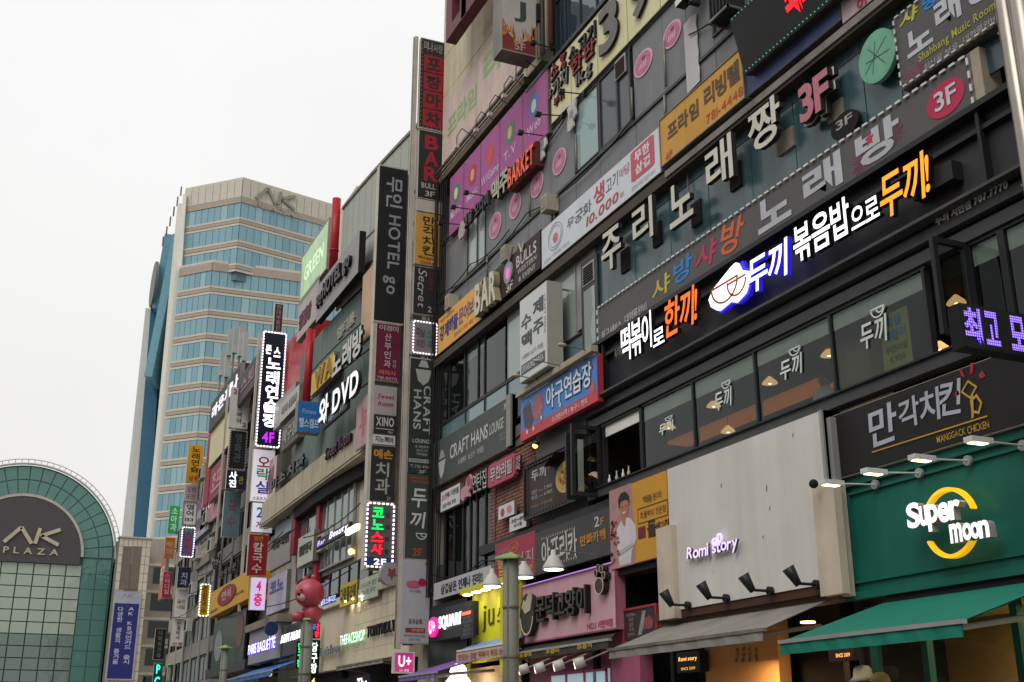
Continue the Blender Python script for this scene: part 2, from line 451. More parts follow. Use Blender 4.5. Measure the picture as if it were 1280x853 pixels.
GLYPHS = r'''
!\2,3C2/3A2<3C354]315C2^5N2/5Q2$5N2v5C2r4]`2/2$2%2#2v2v2q2o2o2e2q2V2v2N2%2I2/2G2^2I312N372V382e372o312v2^2#
%\4f3J4r3G4#394+2~4-2<4+2%4#2t4r2m4f2k4T2m4J2t4C2%492<4C2~4J394T3G`4f3m4H3i3}3U3/3B3+2<3/2r3}2Y4H2L4f2G4$2L4^2Y572r5C2<573B4^3U4$3i`4@5Q4p5Q2p2G2@2G`315Q2(5L2m582Z4>2U4t2Z4V2m4B2(3}313^3P3}3i4C3w4V3!4t3w4>3i583P5L`314{3E4^3O4<3U4(3X4t3U4g3O4W3E4Q314N2>4Q2*4W2!4g2y4t2!4(2*4<2>4^
&\4c3&493M3y3&3]3^494B4I4T4K4m4G4-42503,5D3j5I3G5D2^502+4,2%4j2(4S2/4B2^3_363-2+3s2n3Z2a3F2V2@2b2u2q2Z2/2L3A2G3T2I3o2P3-2c462v4c2K4}2K4X2^4+3m4<3&`3-2^3w2,3i2z3T2t3E2q312t2@2z2/2+2+2@2/362]3J383W3S3k`3D4m3F4x3M4(3V4-3h4/3t4-3%4&3-4w3/4k3.4a3(4Q3u4F3c423L4N3G4a
+\3U4;3U3}2g3}2g3t3U3t3U2(3#2(3#3t4p3t4p3}3#3}3#4;
,\2i1#2$1-2>1{2}2D302U2}2k2]2x2/2&2!2*2r2(2j2#2e2u2c2k2e2b2i2U2o2Q2w2O2x2C2v202q1>2i1+
-\3h3b2a3b2a303h30
.\2$2$2s2#2l2v2f2o2e2e2f2V2l2N2s2I2$2G2.2I2@2N2{2V2}2e2{2o2@2v2.2#
/\2N2G2p2G3e5Q3C5Q
0\4S3&4M4Y444=3&5G3U5Q2^5G2u4=2c4Y2W3&2c392u2t2^2Q3U2G3&2Q442t4M39`3>3&3:3N3&2@3o2z3U2s3A2z2^2@2:3N2,3&2:4J2^4q3A4-3U4>3o4-3&4q3:4J
1\3o5N3B5N3B2K3o2K
2\4Q2v3C2v3p3G3<3t423~474V414&3/533l5K3E5Q2|5P2,5K2t5C2d502d4f2t4x2,4+2{4;3B4=3T4/3i4$3s4l3w4R3u4B3r3|3I3R2Y2N2Y2K4Q2K
3\2q4)394>3S4;3h4)3r4t3u4c3r4M3g493Q42323~323r3R3o3k3f3v3Q3y373v2>3m2&3Z2v3G2s312t2;2x2z2%2k2/2k2W3E2G3m2M3;2e432&4A39473U403n3=3$3y3/3;3_3|48434P454j404:3.573m5L3F5Q2q5F
4\3~5Q3-5Q2O3c2O3K3o3K3o2K3~2K3~3K4S3K4S3t3~3t
5\425N2y5N2y3z3B3$3f3t3x3b3&3D3!2^3n2)3V2w3A2s2_2t2+2x2t2%2e2/2e2X2.2K2~2H3G2G3q2N3?2f492*4F3E483n3>3<3l443649364=424=
6\3v5Q3A4<2&4X2j3/2c3N2i2/2!2h302N3a2G3(2N422f4K2(4Q384K3e443%3+3[3e3}2|3;394F3S4g3r4(3?4{`2=3a3W3o3o3l3$3c3.3P3<383/2?3%2&3p2v3X2s3D2x2{2.2<36
7\4a5N2e5N2e4;3)4;2w2W322G
8\4R344P3O4I3g463v3>3*443[4F464L4M4N4b4H4*40543%5K3X5Q305K2#542k4*2d4c2f4L2m452w3@2-3*2t3v2g3g2Z3O2X342e2#2w2d2{2M3V2G3%2M422d4L2#`3/4c3,4M3z493m403V3|3F41314A2[4N2=4d2[4t304)3E4;3W4>3n4;3!4(3,4s`3=373:2?3&2(3p2v3U2s3B2v2_2&2;2>2-372:3O2_3c3B3l3V3o3o3l3%3c3:3O
9\352G3n2q3^374G3u4O4H4I4u404}3!5J3S5Q2]5J2v512e4%2Y4a2e442v3*2@3q3M3k3$3w3s3V3b353C2*2,2j`2/4a2<4r2{4(3A4;3S4>3k4:3z4%3+4n3-483U3]3C3|2|462<4J
?\2r4=2@4=304.354%374s304S2x3&2q3b2r3P2w3F2%372;302]3W3a4G3k4w3h4=3W573C5L2-5Q`2[2$2-2#2%2v2x2o2w2e2x2V2%2N2-2I2[2G312I392N3E2V3G2e3E2o392v312#
A\3:5O3l5O2K2K2y2K343A4U3A4(2K5H2K`3y4s4E3k3K3k
B\2o2K3s2K472R4a2i4q2(4v334r3S4e3n4J3%4A3_4N484V4O4X4h4S4*4D513<5H3d5N2o5N`2~4=3Z4=3w4:3.4&3?4s3]4e3>4K3*473p3~3P3{2~3{`2~3p3k3p3.3m423d4D3P4H384E2]452*3<2x3m2t2~2t
C\5C544;5E4q5L4U5P495Q3d5G2@4;2o4U2d3!2m3H2/2#3U2U462G4a2I4!2N4^2V5F2e5F2]4[2+4w2y4Y2s4A2q3t2y3K2@2}3O2?3&2}4I3L4p3t4.484?4W4>4t4/4=4%5C4q
D\2o2K3(2K4b2V4]2!5M3G5W3&5N4P4|4*4g5B3&5N2o5N`304=3y4=4K4*4s4m4:4F4@3&4<3a4y334R2&3!2t302t
E\4P5N2o5N2o2K4S2K4S2t2~2t2~3o4L3o4L3_2~3_2~4=4P4=
F\4G5N2o5N2o2K302K303v4G3v4G423042304=4G4=
G\5J3$4I3$4I3T4+3T4+2#4B2q3u2y3L2@2~3O2?3&2~4H3L4o3s4-464?4U4>4t4/4>4%5E4s5E534:5E4p5M4T5P465Q3c5G2[4;2p4V2e3%2p392@2u3b2R452G4W2I4w2M4]2T5J2d
H\5B5N4!5N4!3^2~3^2~5N2o5N2o2K2~2K2~3n4!3n4!2K5B2K
I\305N2o5N2o2K302K
J\305N2o5N2o2S2n212h1,2U1x251t1_1t221J2n1P2.1h2{1,302H
K\3i3/4.5N4O5N2~3=2~5N2o5N2o2K2~2K2~3%4m2K5C2K
L\2~5N2o5N2o2K4W2K4W2t2~2t
M\5Y5N4|5N3{412{5N2n5N2n2K2}2K3]3b403b4^2K5Y2K
N\5W5N4{5N4{2[2@5N2o5N2o2K2{2K2{4o4~2K5W2K
O\2c3&2m3D2<2x3X2S442G4&2S5M2x5p3D5z3&5p4U5M4:4%5F445Q3Y5F2=4:2m4U`2=3&2{4I3J4p3q4.444?4l4.4@4p5D4I5L3&5D3P4@2[4l2y442q3q2y3J2[2{3P
P\2m5N2m2K2|2K2|3m3c3m3>3s4I3+4Z444e4Y4Z4%4J503[5H3h5N`2|4=3h4=3%4/3?4$3|4p404a3{4I3<443z3{3g3]2|3]
Q\4^2b5U2)5s3I5!3&5p4V5L4;4%5G485Q3c5G2?4<2n4X2c3&2k3I2+2(3G2b3!2K42204Y1.4*1z5G1s5q1~5o205U1|571~4,27`474?4n4-4[4o5E4H5M3%5E3Q4[2]4o2z482q3o2z3G2]2_3R2=3&2^4A3C4i3j4+
R\2p5N2p2K302K303m3V3l3l3c3%3J3~2;4Z2K4[2K4G3S413k3/3y433+4H3{4Q4E4T4a4N4)45523(5I3U5N`304>3P4>3o4;3&4)3;4t3>4c3<4L3)473p3|3P3^303^
S\40573:5G3y5M3i5P3T5Q2_5L2x572g4/2a4i2s3}353w3k3V3$2{3z2/3r2#3d2t3K2q302s2,2!2s2/2c312c2g2t2U2.2N332I3O2G3t2M3>2b452z4A303[3p3f3[314H2-4n2;4!2_4-384>3Q4@3e4?3u4:3-4(404r
T\4:5N2R5N2R4=3V4=3V2K3+2K3+4=4:4=
U\595N4y5N4x3Q4v3A4p2{4h2/4W2&4H2x402s3*2q3q2s3a2w3M2%3A2;322_2|372^3M2^5N2i5N2i3X2s2:2?2g3Q2N3)2G4V2O4*2l522[593b
V\4[5N4h5N3p3B2x5N2K5N3m2I3u2I
W\6;5N6c5N5r3F4(5N4U5N3i3F2x5N2K5N3e2I3m2I4m4z5m2I5u2I
X\5P5N4)5N3-492<5N2T5N3m3,2L2K2)2K3-3h4:2K5W2K463,
Y\3o4J2(5N2K5N3V3/3V2K3+2K3+3/4[5N4Y5N
Z\4K4=2Q2K522K522t392t525N2b5N2b4=
a\442q3*3s3$3?3o493T4K344N2:4M2x4H2k4A2Y3~2Y3o2l3#2!3-2;3=313?3F3=3P3-3V3!3X3c2+3J2o382a2]2U2y2Y2i2h2U2u2K2/2G2|2I392L3L2R3X2Z3a2R3g2L3o2H442U`3X2u322g2[2h2/2n2)2v2&2(2,2@2]323C3B3X3J
b\2>5N2i5N2i2U3K2G3z2N412g4K2.4Q3O4L3x443}3+4G3d4N3Q4M3D4J314E2>47`2>3#3A3<3K3?3U3@3o3<3&3$3;3i3?3I3;2_3%2&3l2s3P2o2>2u
c\3|4B3Z4N2}4G2y3|2h3v2a3G2h2+2!2g312N3c2G412R412!3i2o3J2s2~2&2<2_2.3K2<3i2}3$3F3;3c3?3z3<3|3#
d\4K5N3:5N3:4G3b4N314H2#3}2i3y2c3O2i2:2z2j2~2R3Z2K4K2K`3:2o3d2o3D2s2{2(2<2_2/3J2=3i303$3I3<3g3@3:3/
e\4F2-402#3/2u3w2q3g2o3J2s312$2>2@2-3E4I3E4D3w3|3~3#4H3U4N2{4H2y3}2h3x2a3M2g2;2x2k2{2O3Y2G3t2I3.2M3~2S4F2c`2.3c2>3v2~3,3D3>3V3[3m3>3z3+3+3u3.3c
f\3m5N3R5R395P2^5J2-592!4}2t4/2o4u2n4K2O4K2O3=2n3=2n2K2^2K2^3=3R3=3R4K2^4K2{4t334*3E4=3m4=
g\484K3O4K2[4F2v432f3.2a3m2$2;2t2+2n2#2l2t2m2n2%2W2j2P2V2E2N202K1-2Q1p2h1X2*1M3D1I3m1M3:1X421p481:45223{2G3+2R3k2Z352k2^2q2@2w2~2*3g2>3$323>3V3?3h3>3r3;3#3+3-3!3[483[`3m3l3k3Y3d3N3S3G3E3E2~3G2=3N2,3X2)3k2,3x2=3*303;3E3>3R3;3c3*3k3x`3#1-3y1z3o1r3Z1m3E1k2[1m2&1r2v1!2s1/2v1_2%242=29342B3N2A3g253v1|
h\2?5N2i5N2i2K2?2K2?3x323,3D3>3O3]3Z3_3n3[3z3.3)3x3+3f3+2K4G2K4G3e4B3-3}453*4J3i4N3U4L3F4G3248
i\2[4K2k4K2k2K2[2K`2_4/2^4[2>4~2-542$552u542n4~2i4[2h4/2i4&2n4x2u4s2$4r2-4s2>4x2^4&
j\2?4K2i4K2i1^2g1+2b1x2S1o2I1i2i1I2y1T2,1h2=1z2?1{`2^4/2[4[2<4~2,542!552s542l4~2h4[2f4/2h4&2l4x2s4s2!4r2,4s2<4x2[4&
k\4O4K3-4K2[3M3[2K4e2K3b3M`2?5N2j5N2j2K2?2K
l\2[5N2k5N2k2K2[2K
m\2i4K2i2K2>2K2>3y303,3A3=3L3[3Y3]3k3@3v3.3$3y3&3g3&2K4C2K4C3y4W3<4h3[4q3]4&3?4=3-4{3x4~3f4~2K5Z2K5Z3h5V3-5J44504I4%4N4l4L4V4E4I43453@3_453-4F3w4L3g4N3T4M3G4H33482>3{2>4K
n\2?4K2i4K2i2K2?2K2?3x323,3D3>3O3]3Z3_3n3[3z3.3)3x3+3f3+2K4G2K4G3f4B3.3}453)4J3i4N3U4L3F4G3248
o\3d4N324G2!3|2g3w2Y3M2f2.2z2h312O3d2G3>2N4J2h4d2.4k3M4d3w4J3|3=4G`3d3@3#3<3]3$453j4A3L462_3^2%3$2r3d2m3F2r2|2&2:2{2,3M2:3j2|3$3G3<
p\2=2O3O2G3z2N402g4J2,4Q3I4J3w403{3w4E3E4K2h4K2h1I2=1I`2=3=3L3=3k3/3%3!3;3i3>3J3:2_3#2&3j2r3M2m2=2u
q\3-1I4H1I4H4K3g4K2@492q3:2c3j2Y3I2f2,2y2g2~2N3a2G3-2N`3-3=3-2s3c2k3F2p2|2%2:2^2,3J2;3j2~3#3I3/3d3=
r\2m4K2m2K2]2K2]3O2|3k363#3K3:3b3>3+3!3~423=4C3(4I3v4M3k4N3X4L3K4D373~2]4K
s\3y48374N2-4K2s4A2g3_2c3$2p3Y2?3C3I2_3W2)3U2y3O2r3F2n352m2]2n2*2r2r2z2a2,2a2X2)2K2]2H392G3W2K3p2V3$2m3)2*3&2[3x343k3G2^3q2;3x2/3&2;3-2?3<2}3@383[3y3#
t\2|4v2K3[2K3=2p3=2p2.2t2o2&2W2^2L3K2G3#2S3#2!3M2m3E2o362s2~2!2|2;2|3=3s3=3s4K2|4K
u\4F2K4F4K3*4K3*2,3y2y3n2q3c2m3Q2k3A2n2~2u2[2*2?2{2?4K2i4K2i2}2n2w2z2Z2@2L3G2G3U2I3i2O3v2W3*2h3*2K
v\3C2G3O2G4E4K3&4K3I2~2y4K2L4K
w\3|4K3z4K3F312w4K2K4K3A2G3L2G3/3q4b2G4m2G5c4K504K4h31
x\4Z4K3>4K3S3m2%4K2K4K363L2K2K2%2K3S2^3^2K4e2K3p3L
y\4F4K3%4K3J382y4K2K4K302w2S1I2)1I
z\424K2S4K2S3=3U3=2O2K422K422q2{2q
가\5F5@5F1>5m1>5m3{6G3{6G4O5m4O5m5@`2x5g2x5E4C5E3?4P3U3l2g2]2y2w3%3b4S4X4j5g
각\2{3W2{355I355I1>5p1>5p3W`5I5@5I3n5p3n5p4p6E4p6E4>5p4>5p5@`2u5w2u5V465V3:4%3P4K2d3=2r3q3s434M4%4g5w
강\4R3e3t3V3E372~2y3E2M3t1}4R1?501}5e2M5t2y5e37503V`4R3E4-385C2]5M2y5C2a4-2L4R2G3-2L3h2a3W2y3h2]3-38`5I5@5I3i5p3i5p4o6E4o6E4<5p4<5p5@`2u5s2u5R475R3:4x3P4D2e3+2s3h3s3{4M4y4h5s
거\4e4Q4e3}5Y3}5Y1>5(1>5(5@5Y5@5Y4Q`2u5g2u5F485F3=4Q3U3m2e2^2w2w3$3b4P4X4f5g
게\5k5@5k1>5<1>5<5@`2u5Z2u583-583t4Q3F3r2e312x2(3E393o3k3;3{4y3{4y275227525,4y5,4y4N3}4N474u4D504F5Z
격\363T36325Y325Y1?5)1?5)3T`4U4U4U425Y425Y3j5)3j5)5?5Y5?5Y5G4j5G4n5u2$5u2$5T4E5T3[4#3V4I2k3;2w3o3c3<424S4a4>5Y4>5Y4U
겹\3E3m3E1^5(1^5(3m5Y3m5Y333l333l3m`3l2&5Y2&5Y2K3l2K`5Y5@5Y5O4h5O4k5w2#5w2#5V4A5V3?4(3V4O2j3_2w3w3d3_424Z4Z4|5Y4|5Y4e4V4e4V4D5Y4D5Y3&5(3&5(5@
경\4e3e3&3W3P383A2y3P2N3&1~4e1?5D1~5t2N5+2y5t385D3W`4e3E4{385Q2^5b2y5Q2b4{2M4e2H3^2M3s2b3h2y3s2^3^38`2#5s2#5Q4A5Q3>4x3T4D2j3+2w3i3c3.414O4Y4<5Y4<5Y4T4U4T4U425Y425Y3i5)3i5)5?5Y5?5Y5E4g5E4k5s
고\2:5i2:5H5P5H5O4q5L3~5B3P5j3L5s3|5w4q5w5i`3<4G3<2(2e2(2e2e672e672(4K2(4K4G
곡\2:3L2:2^5M2^5M1>5t1>5t3L`3^4-3^3~2e3~2e3!663!663~4R3~4R4-`2>5z2>5Y5M5Y5K4$5D4R5k4O5r4!5t5z
골\2>5&2>5d5M5d5K4?5G4o5m4l5r4?5t5&`3^4~3^4Q2e4Q2e406640664Q4R4Q4R4~`2?1]5&1]5&2K3M2K3M2y5u2y5u3v2>3v2>3U5O3U5O2^2?2^
과\2u5f2u5E4Q5E4N4Q4G3z4m3w4u4S4x5f`2e2)3K2*472.4^2[4[3G3u383u4S3N4S3N372a36`5E5@5E1>5l1>5l3@6F3@6F4K5l4K5l5@
관\2y5r2y5P4Q5P4N4w4H4K4o4G4u4y4x5r`2f3k3L3l493p4{3y4^3_3v3:3v4!3O4!3O3/2c3.`5I5@5I2=5q2=5q4P6D4P6D4r5q4r5q5@`333D331|5#1|5#2O3a2O3a3D
광\4P3U3p3N39312_2u392K3p1}4P1?4~1}5e2K5t2u5e314~3N`4P344,305B2<5L2u5B2Y4,2L4P2G3)2L3d2Y3S2u3d2<3)30`2y5w2y5V4Q5V4N4)4H4Y4n4V4u4+4x5w`2f3y3M3z493%4{3/4^483v3~3v4+3O4+3O3}2c3|`5I5@5I3Z5q3Z5q4i6D4i6D4-5q4-5q5@
구\2e3[2e3s463s461=4d1=4d3s673s673[5i3[5p4e5s4?5s5v2@5v2@5U5L5U5L4?5I4e5A3[
국\2/3L2/2^5O2^5O1>5w1>5w3L4e3L4e3|683|684O5k4O5r4$5u5$2[5$2[5a5N5a5K4$5D4O2e4O2e3|473|473L
궁\4N364-325E2=5P2u5E2Z4-2L4N2G3$2L3W2Z3L2u3W2=3$32`2e4Q2e3~473~473X3c3N31302=2u332K3k1|4N1?501|5h2K5w2u5j30583N4e3X4e3~683~684Q5k4Q5r4&5u5%2[5%2[5c5N5c5K4&5D4Q
규\2e3?2e3q3Y3q3Y1>3)1>3)3q4)3q4)1>5B1>5B3q673q673?5g3?5n4g5q4_5q5w2[5w2[5U5K5U5J4_5G4g583?
극\2:3S2:315P315P1=5w1=5w3S`2e4I2e3@683@684I5k4I5r4!5u5$2[5$2[5a5N5a5K4z5D4I
기\5Y5@5Y1>5(1>5(5@`2z5g2z5F4H5F3{4O3Z3l2i2]2!2u3+3Z4Y4W4o5g
김\5X5?5X3u5&3u5&5?`3D3d3D1^5&1^5&3d`5Y3C5Y2L3j2L3j3C`2#5v2#5V4E5V3[4%3V4K2i3>2v3q3x434S4%4n5v
까\5L5@5L1>5s1>5s3^6I3^6I4M5s4M5s5@`2o5g2o5E3R5E3H4Y2[3x2c2~2%2+3P3s3p4k3w5g`3+5g3+5E4a5E4S4S453h3p2%3=2k4c3f4!4g4(5g
꽉\2?3J2?2[5I2[5I1@5p1@5p3J`2o5u2o5T395T3855344$2_4Q3Q4L3a4(3e5F3e5u`2f3q3L3r493v4{3&4^403?3]3?4z3n4z3n3[2c3?`5I5@5I3a5p3a5p4e6A4e6A4)5p4)5p5@`3y5u3y5T4W5T4V544S4#4L4Q4q4M4y4$4#584#5u
끼\5X5@5X1>5&1>5&5@`2r5g2r5E3U5E3J4Y2]3x2e302&2,3R3t3s4k3!5g`3/5g3/5E4f5E4W4S493h3u2%3^2l4h3f4&4g4-5g
나\5F5@5F1>5m1>5m3~6G3~6G4Q5m4Q5m5@`2s2@3m2[4F2|4:374,3Z4E3P3o3K2|3I2|5j2s5j
날\5I5@5I3=5p3=5p4)6E4)6E565p565p5@`2v463o474G4C4/4M4+4n4F4e3p4Z304Y305%2v5%`321^5$1^5$2L3Z2L3Z2!5p2!5p3z313z313Y5I3Y5I2}322}
내\4q5.4q284^284^3{5i3{5i1>5;1>5;5@5i5@5i4O4^4O4^5.`2w2[3V2]3.2|4U344Q3X3:3Q3b3N313M315b2w5b
냉\4k3a3-3S3U343F2w3U2L3-1}4k1?5K1}5!2L5<2w5!345K3S`4k3A53355X2?5i2w5X2Z532L4k2G3~2L3x2Z3m2w3x2?3~35`4q5/4q3t4]3t4]4n5h4n5h3g5:3g5:5?5h5?5h4;4]4;4]5/`2w3/3X3:3:3>4V3{4R4N3;4H3c4D314C315q2w5q
네\5k5@5k1>5<1>5<5@`2v2?3X2@3<2_4W324R3V3<3O3c3K303J305g2v5g`4x5-4x4n3)4n3)4M4x4M4x275027505-
노\2?5o2?3*473*472#2e2#2e2a682a682#4e2#4e3*5y3*5y463O463O5o
농\4N3V3l3N34312>2t342K3l1|4N1?501|5g2K5v2t5g31503N`4N354-315D2<5O2t5D2Y4-2K4N2G3%2K3Y2Y3N2t3Y2<3%31`2e3{2e3w673w673{4e3{4e4h5y4h5y4+3R4+3R5/2^5/2^4h474h473{
뉴\2[5!2[4M5w4M5w4n3P4n3P5!`2e3y2e3W3Y3W3Y1>3)1>3)3W4*3W4*1>5C1>5C3W673W673y
는\2e3;2e3o683o683;`2^5)2^4Z5y4Z5y4!3R4!3R5)`2[3D2[1}5!1}5!2P3P2P3P3D
능\2e412e3$673$6741`4N3W3l3O34322>2u342L3l1}4N1?501}5g2L5v2u5g32503O`4N364-315D2=5O2u5D2Z4-2L4N2G3%2L3Y2Z3N2u3Y2=3%31`2^5/2^4h5y4h5y4+3R4+3R5/
다\5F5@5F1=5m1=5m406H406H4S5m4S5m5@`2u5k2u2>3u2?4L2]4:314,3T4K3M3v3I2}3H2}5I4h5I4h5k
단\5I5@5I2~5p2~5p4a6E4a6E4$5p4$5p5@`2v5o2v3#3z3$4O3)4.3:4*4C4N453!413040305M4a5M4a5o`363P361|5(1|5(2O3c2O3c3P
달\2u5y2u423y434N474.4F4*4f4M4Y3z4U2~4T2~5X4a5X4a5y`5I5@5I3>5p3>5p4(6E4(6E555p555p5@`321^5$1^5$2L3Y2L3Y2z5p2z5p3y313y313Y5I3Y5I2{322{
닭\4U3o4U3O5I3O5I1[5p1[5p3o`2u5w2u3_3y3{4N404.484*4Y4M4R3z4N2~4M2~5V4a5V4a5w`5I5@5I3(5p3(5p4w6E4w6E4{5p4{5p5@`2;3o2;3P3-3P3-2@2<2@2<1^3x1^471{4f224c2R472M3#2K3J2J3J2v4E2v4E3o
당\4Q3c3q3U3B362{2x3B2L3q1}4Q1?4~1}5e2L5s2x5e364~3U`4Q3B4-365B2[5M2x5B2a4-2M4Q2G3*2M3d2a3T2x3d2[3*36`5I5@5I3k5p3k5p4n6E4n6E4<5p4<5p5@`2u5r2u3/3z3:4O3>4.3{4+4O4N4G3!4D2~4C2~5Q4a5Q4a5r
대\4r5.4r284^284^3}5j3}5j1>5<1>5<5@5j5@5j4Q4^4Q4^5.`2r5b2r2=3a2>3>2[4U2~4R3Q3>3K3e3H2{3G2{5A475A475b
덕\363Q362~5Y2~5Y1>5)1>5)3Q`2y5u2y3z3y3!4L3&4)3.4$4A4K433!3~323}325S4i5S4i5u`4N4<4N4o5Y4o5Y3i5)3i5)5@5Y5@5Y4<
도\2[5q2[3%473%472!2e2!2e2Y682Y682!4e2!4e3%5y3%5y423P423P5O5u5O5u5q
돈\2@5!2@4R474R473+2e3+2e3i673i673+4e3+4e4R5y4R5y4s3O4s3O5Z5u5Z5u5!`2[3B2[1|5!1|5!2O3P2O3P3B
돌\2e4E2e3<673<674E4e4E4e4m5w4m5w4:3Q4:3Q5e5s5e5s5(2^5(2^4m474m474E`2?1]5&1]5&2J3N2J3N2t5t2t5t3k2?3k2?3L5M3L5M2>2?2>
동\4N3U3l3M34302>2s342J3l1|4N1>501|5g2J5v2s5g30503M`4N344-2~5D2;5O2s5D2X4-2K4N2F3%2K3Y2X3N2s3Y2;3%2~`2@5$2@4Y474Y473[2e3[2e3u673u673[4e3[4e4Y5x4Y5x4z3O4z3O5c5u5c5u5$
됨\5Y5?5Y3f5&3f5&5?`3A3N3A1^5&1^5&3N`5Y2{5Y2L3g2L3g2{`2/5z2/4a3s4a3s3^2g3[2k3u3S3v4H3z573+55443|3_3|4a4,4a4,4$3H4$3H5Y4)5Y4)5z
두\2_5y2_495u495u4a3S4a3S5W5q5W5q5y`2e3q2e3P463P461?4d1?4d3P683P683q
드\2e2&2e2c682c682&`2[5l2[3y5y3y5y3|3O3|3O5K5u5K5u5l
든\2e3=2e3p673p673=`2@5%2@4S5y4S5y4t3O4t3O5c5u5c5u5%`2[3D2[1|5!1|5!2O3P2O3P3D
디\5X5@5X1=5&1=5&5@`2#5k2#2=3)2>4Y2]4}304^3S4X3L3*3H363G365J4s5J4s5k
떡\343R34305c305c1=5,1=5,3R`4!4=4!4p5c4p5c3j5,3j5,5@5c5@5c4=`2o5r2o3(3Q3*3w3:3s4C2[442[5Q3p5Q3p5r`3+5r3+3(4&3+573:544C4)484D444D5Q4?5Q4?5r
라\5F5@5F1=5m1=5m3~6H3~6H4R5m4R5m5@`2s5l2s5K445K444Y2t4Y2t2;3v2<4M2@4<2~4/3Q4L3I3w3F2}3E2}474b474b5l
락\2{3M2{2^5I2^5I1>5p1>5p3M`2t5x2t5W455W454:2u4:2u3y3u3z4L3$4;3-4.494K423v3}2}3|2}4n4c4n4c5x`5I5?5I3f5p3f5p4o6E4o6E4=5p4=5p5?
란\5I5?5I2^5p2^5p4W6E4W6E4y5p4y5p5?`383E381|5(1|5(2O3f2O3f3E`2t5v2t5U455U454*2u4*2u3o3u3p4L3s4;3!4.3~4K3[3v3=2}3<2}4h4c4h4c5v
랑\4P3V3p3N3A312{2t3A2K3p1|4P1?4~1|5e2K5s2t5e314~3N`4P354-305B2<5M2t5B2Y4-2K4P2F3*2K3d2Y3S2t3d2<3*30`5I5?5I3g5p3g5p4q6E4q6E4?5p4?5p5?`2t5w2t5V455V454;2u4;2u3#3u3$4L3(4;3:4.4C4K453v412}402}4o4c4o4c5w
래\2p5g2p5E3$5E3$4W2q4W2q2:3U2;3/2>4W2{4T3N3:3H3Y3E2^3D2^444644465g`4r5.4r284^284^415j415j1>5<1>5<5@5j5@5j4S4^4S4^5.
로\2@3d473d472z2e2z2e2Y682Y682z4e2z4e3d5&3d5&3&3O3&3O4Y5v4Y5v5s2?5s2?5R5O5R5O4z2@4z
룸\5N2<5N2L3Q2L3Q2<`2^3D2^1^5u1^5u3D4e3D4e3o683o683<2e3<2e3o473o473D`2[4F5#4F5#4g3P4g3P4<5u4<5u5-2@5-2@5k5N5k5N5B2[5B
릅\2e3@2e3s683s683@`2^3V2^1^5u1^5u3V5N3V5N2{3Q2{3Q3V`3Q2y5N2y5N2K3Q2K`2[4J5#4J5#4j3P4j3P4>5u4>5u5-2@5-2@5l5N5l5N5E2[5E
리\5Y5@5Y1=5&1=5&5@`2y5l2y5K4E5K4E4Z2z4Z2z2;3z2<4V2@532~503Q4T3J3!3F343E34484l484l5l
린\5X5?5X2^5&2^5&5?`3A3F3A1|5;1|5;2O3i2O3i3F`2w5t2w5S4A5S4A4&2x4&2x3k3!3k4S3o4^3w4?3_4Q3<3!3/313.314e4g4e4g5t
마\2s5i2s2@4e2@4e5i`485I483I2|3I2|5I`5F5@5F1>5m1>5m3}6H3}6H4Q5m4Q5m5@
만\2t5m2t3z4f3z4f5m`495L493}2|3}2|5L`5I5@5I2{5p2{5p4X6E4X6E4z5p4z5p5@`363L361|5(1|5(2O3c2O3c3L
맛\2t5r2t3-4c3-4c5r`455Q45492|492|5Q`5I5@5I3K5p3K5p4i6E4i6E4-5p4-5p5@`4F3c4F3R3}2+3i2a2/2H2}1?3n26422W4W2*4z2W5E265%1?5=2H5I2a4%2+4m3R4m3c
맥\3C3P3C2}5g2}5g1>5:1>5:3P`2u5o2u3-4G3-4G5o`3/5O3/482|482|5O`4u5/4u3m4|3m4|4o5h4o5h3j5:3j5:5?5h5?5h4=4|4=4|5/
멀\4B5Z4B4U2~4U2~5Z`5Y5@5Y534i534i5!2v5!2v444i444i4&5Y4&5Y3;5(3;5(5@`3F1^5@1^5@2K3m2K3m2y5(2y5(3v3E3v3E3U5Y3U5Y2_3F2_
메\3+5C3+3M2^3M2^5C`5k5@5k1>5=1>5=5@`4$5.4$4Y4B4Y4B5d2r5d2r2{4B2{4B474$474$275527555.
면\495M493{2~3{2~5M`4g4?5Y4?5Y4U4g4U`5Y5?5Y5H4g5H4g5n2v5n2v3y4g3y4g425Y425Y2{5)2{5)5?`3F3K3F1|5;1|5;2O3m2O3m3K
모\5Q5O5Q3|3L3|3L5O`2=5p2=3y473y472#2e2#2e2Z682Z682#4e2#4e3y5w3y5w5p
목\5M5d5M4y3O4y3O5d`2;3D2;2;5N2;5N1>5u1>5u3D`2e3=2e3o673o673=4e3=4e4X5t4X5t5&2[5&2[4X474X473=
몬\5M5b5M4q3O4q3O5b`2e3)2e3f673f673)4e3)4e4Q5t4Q5t5#2[5#2[4Q474Q473)`2[3B2[1|5y1|5y2O3P2O3P3B
무\2[5z2[4A5u4A5u5z`5N5Y5N4a3O4a3O5Y`2e3p2e3O463O461>4d1>4d3O683O683p
문\2[5$2[4R5t4R5t5$`5M5b5M4r3O4r3O5b`2e3;2e3n4A3n4A2&4g2&4g3n683n683;`2@3A2@1|5z1|5z2O3O2O3O3A
물\2[5*2[4m5s4m5s5*`5M5g5M4:3P4:3P5g`2?1]5&1]5&2J3N2J3N2t5t2t5t3k4e3k4e3[673[674I2e4I2e3[463[463k2?3k2?3L5M3L5M2>2?2>
미\2y5j2y2?4l2?4l5j`4F5J4F3G333G335J`5X5@5X1=5&1=5&5@
민\2x5n2x3z4m3z4m5n`4F5M4F3}313}315M`5X5?5X305&305&5?`3E3P3E215=215=2S3l2S3l3P
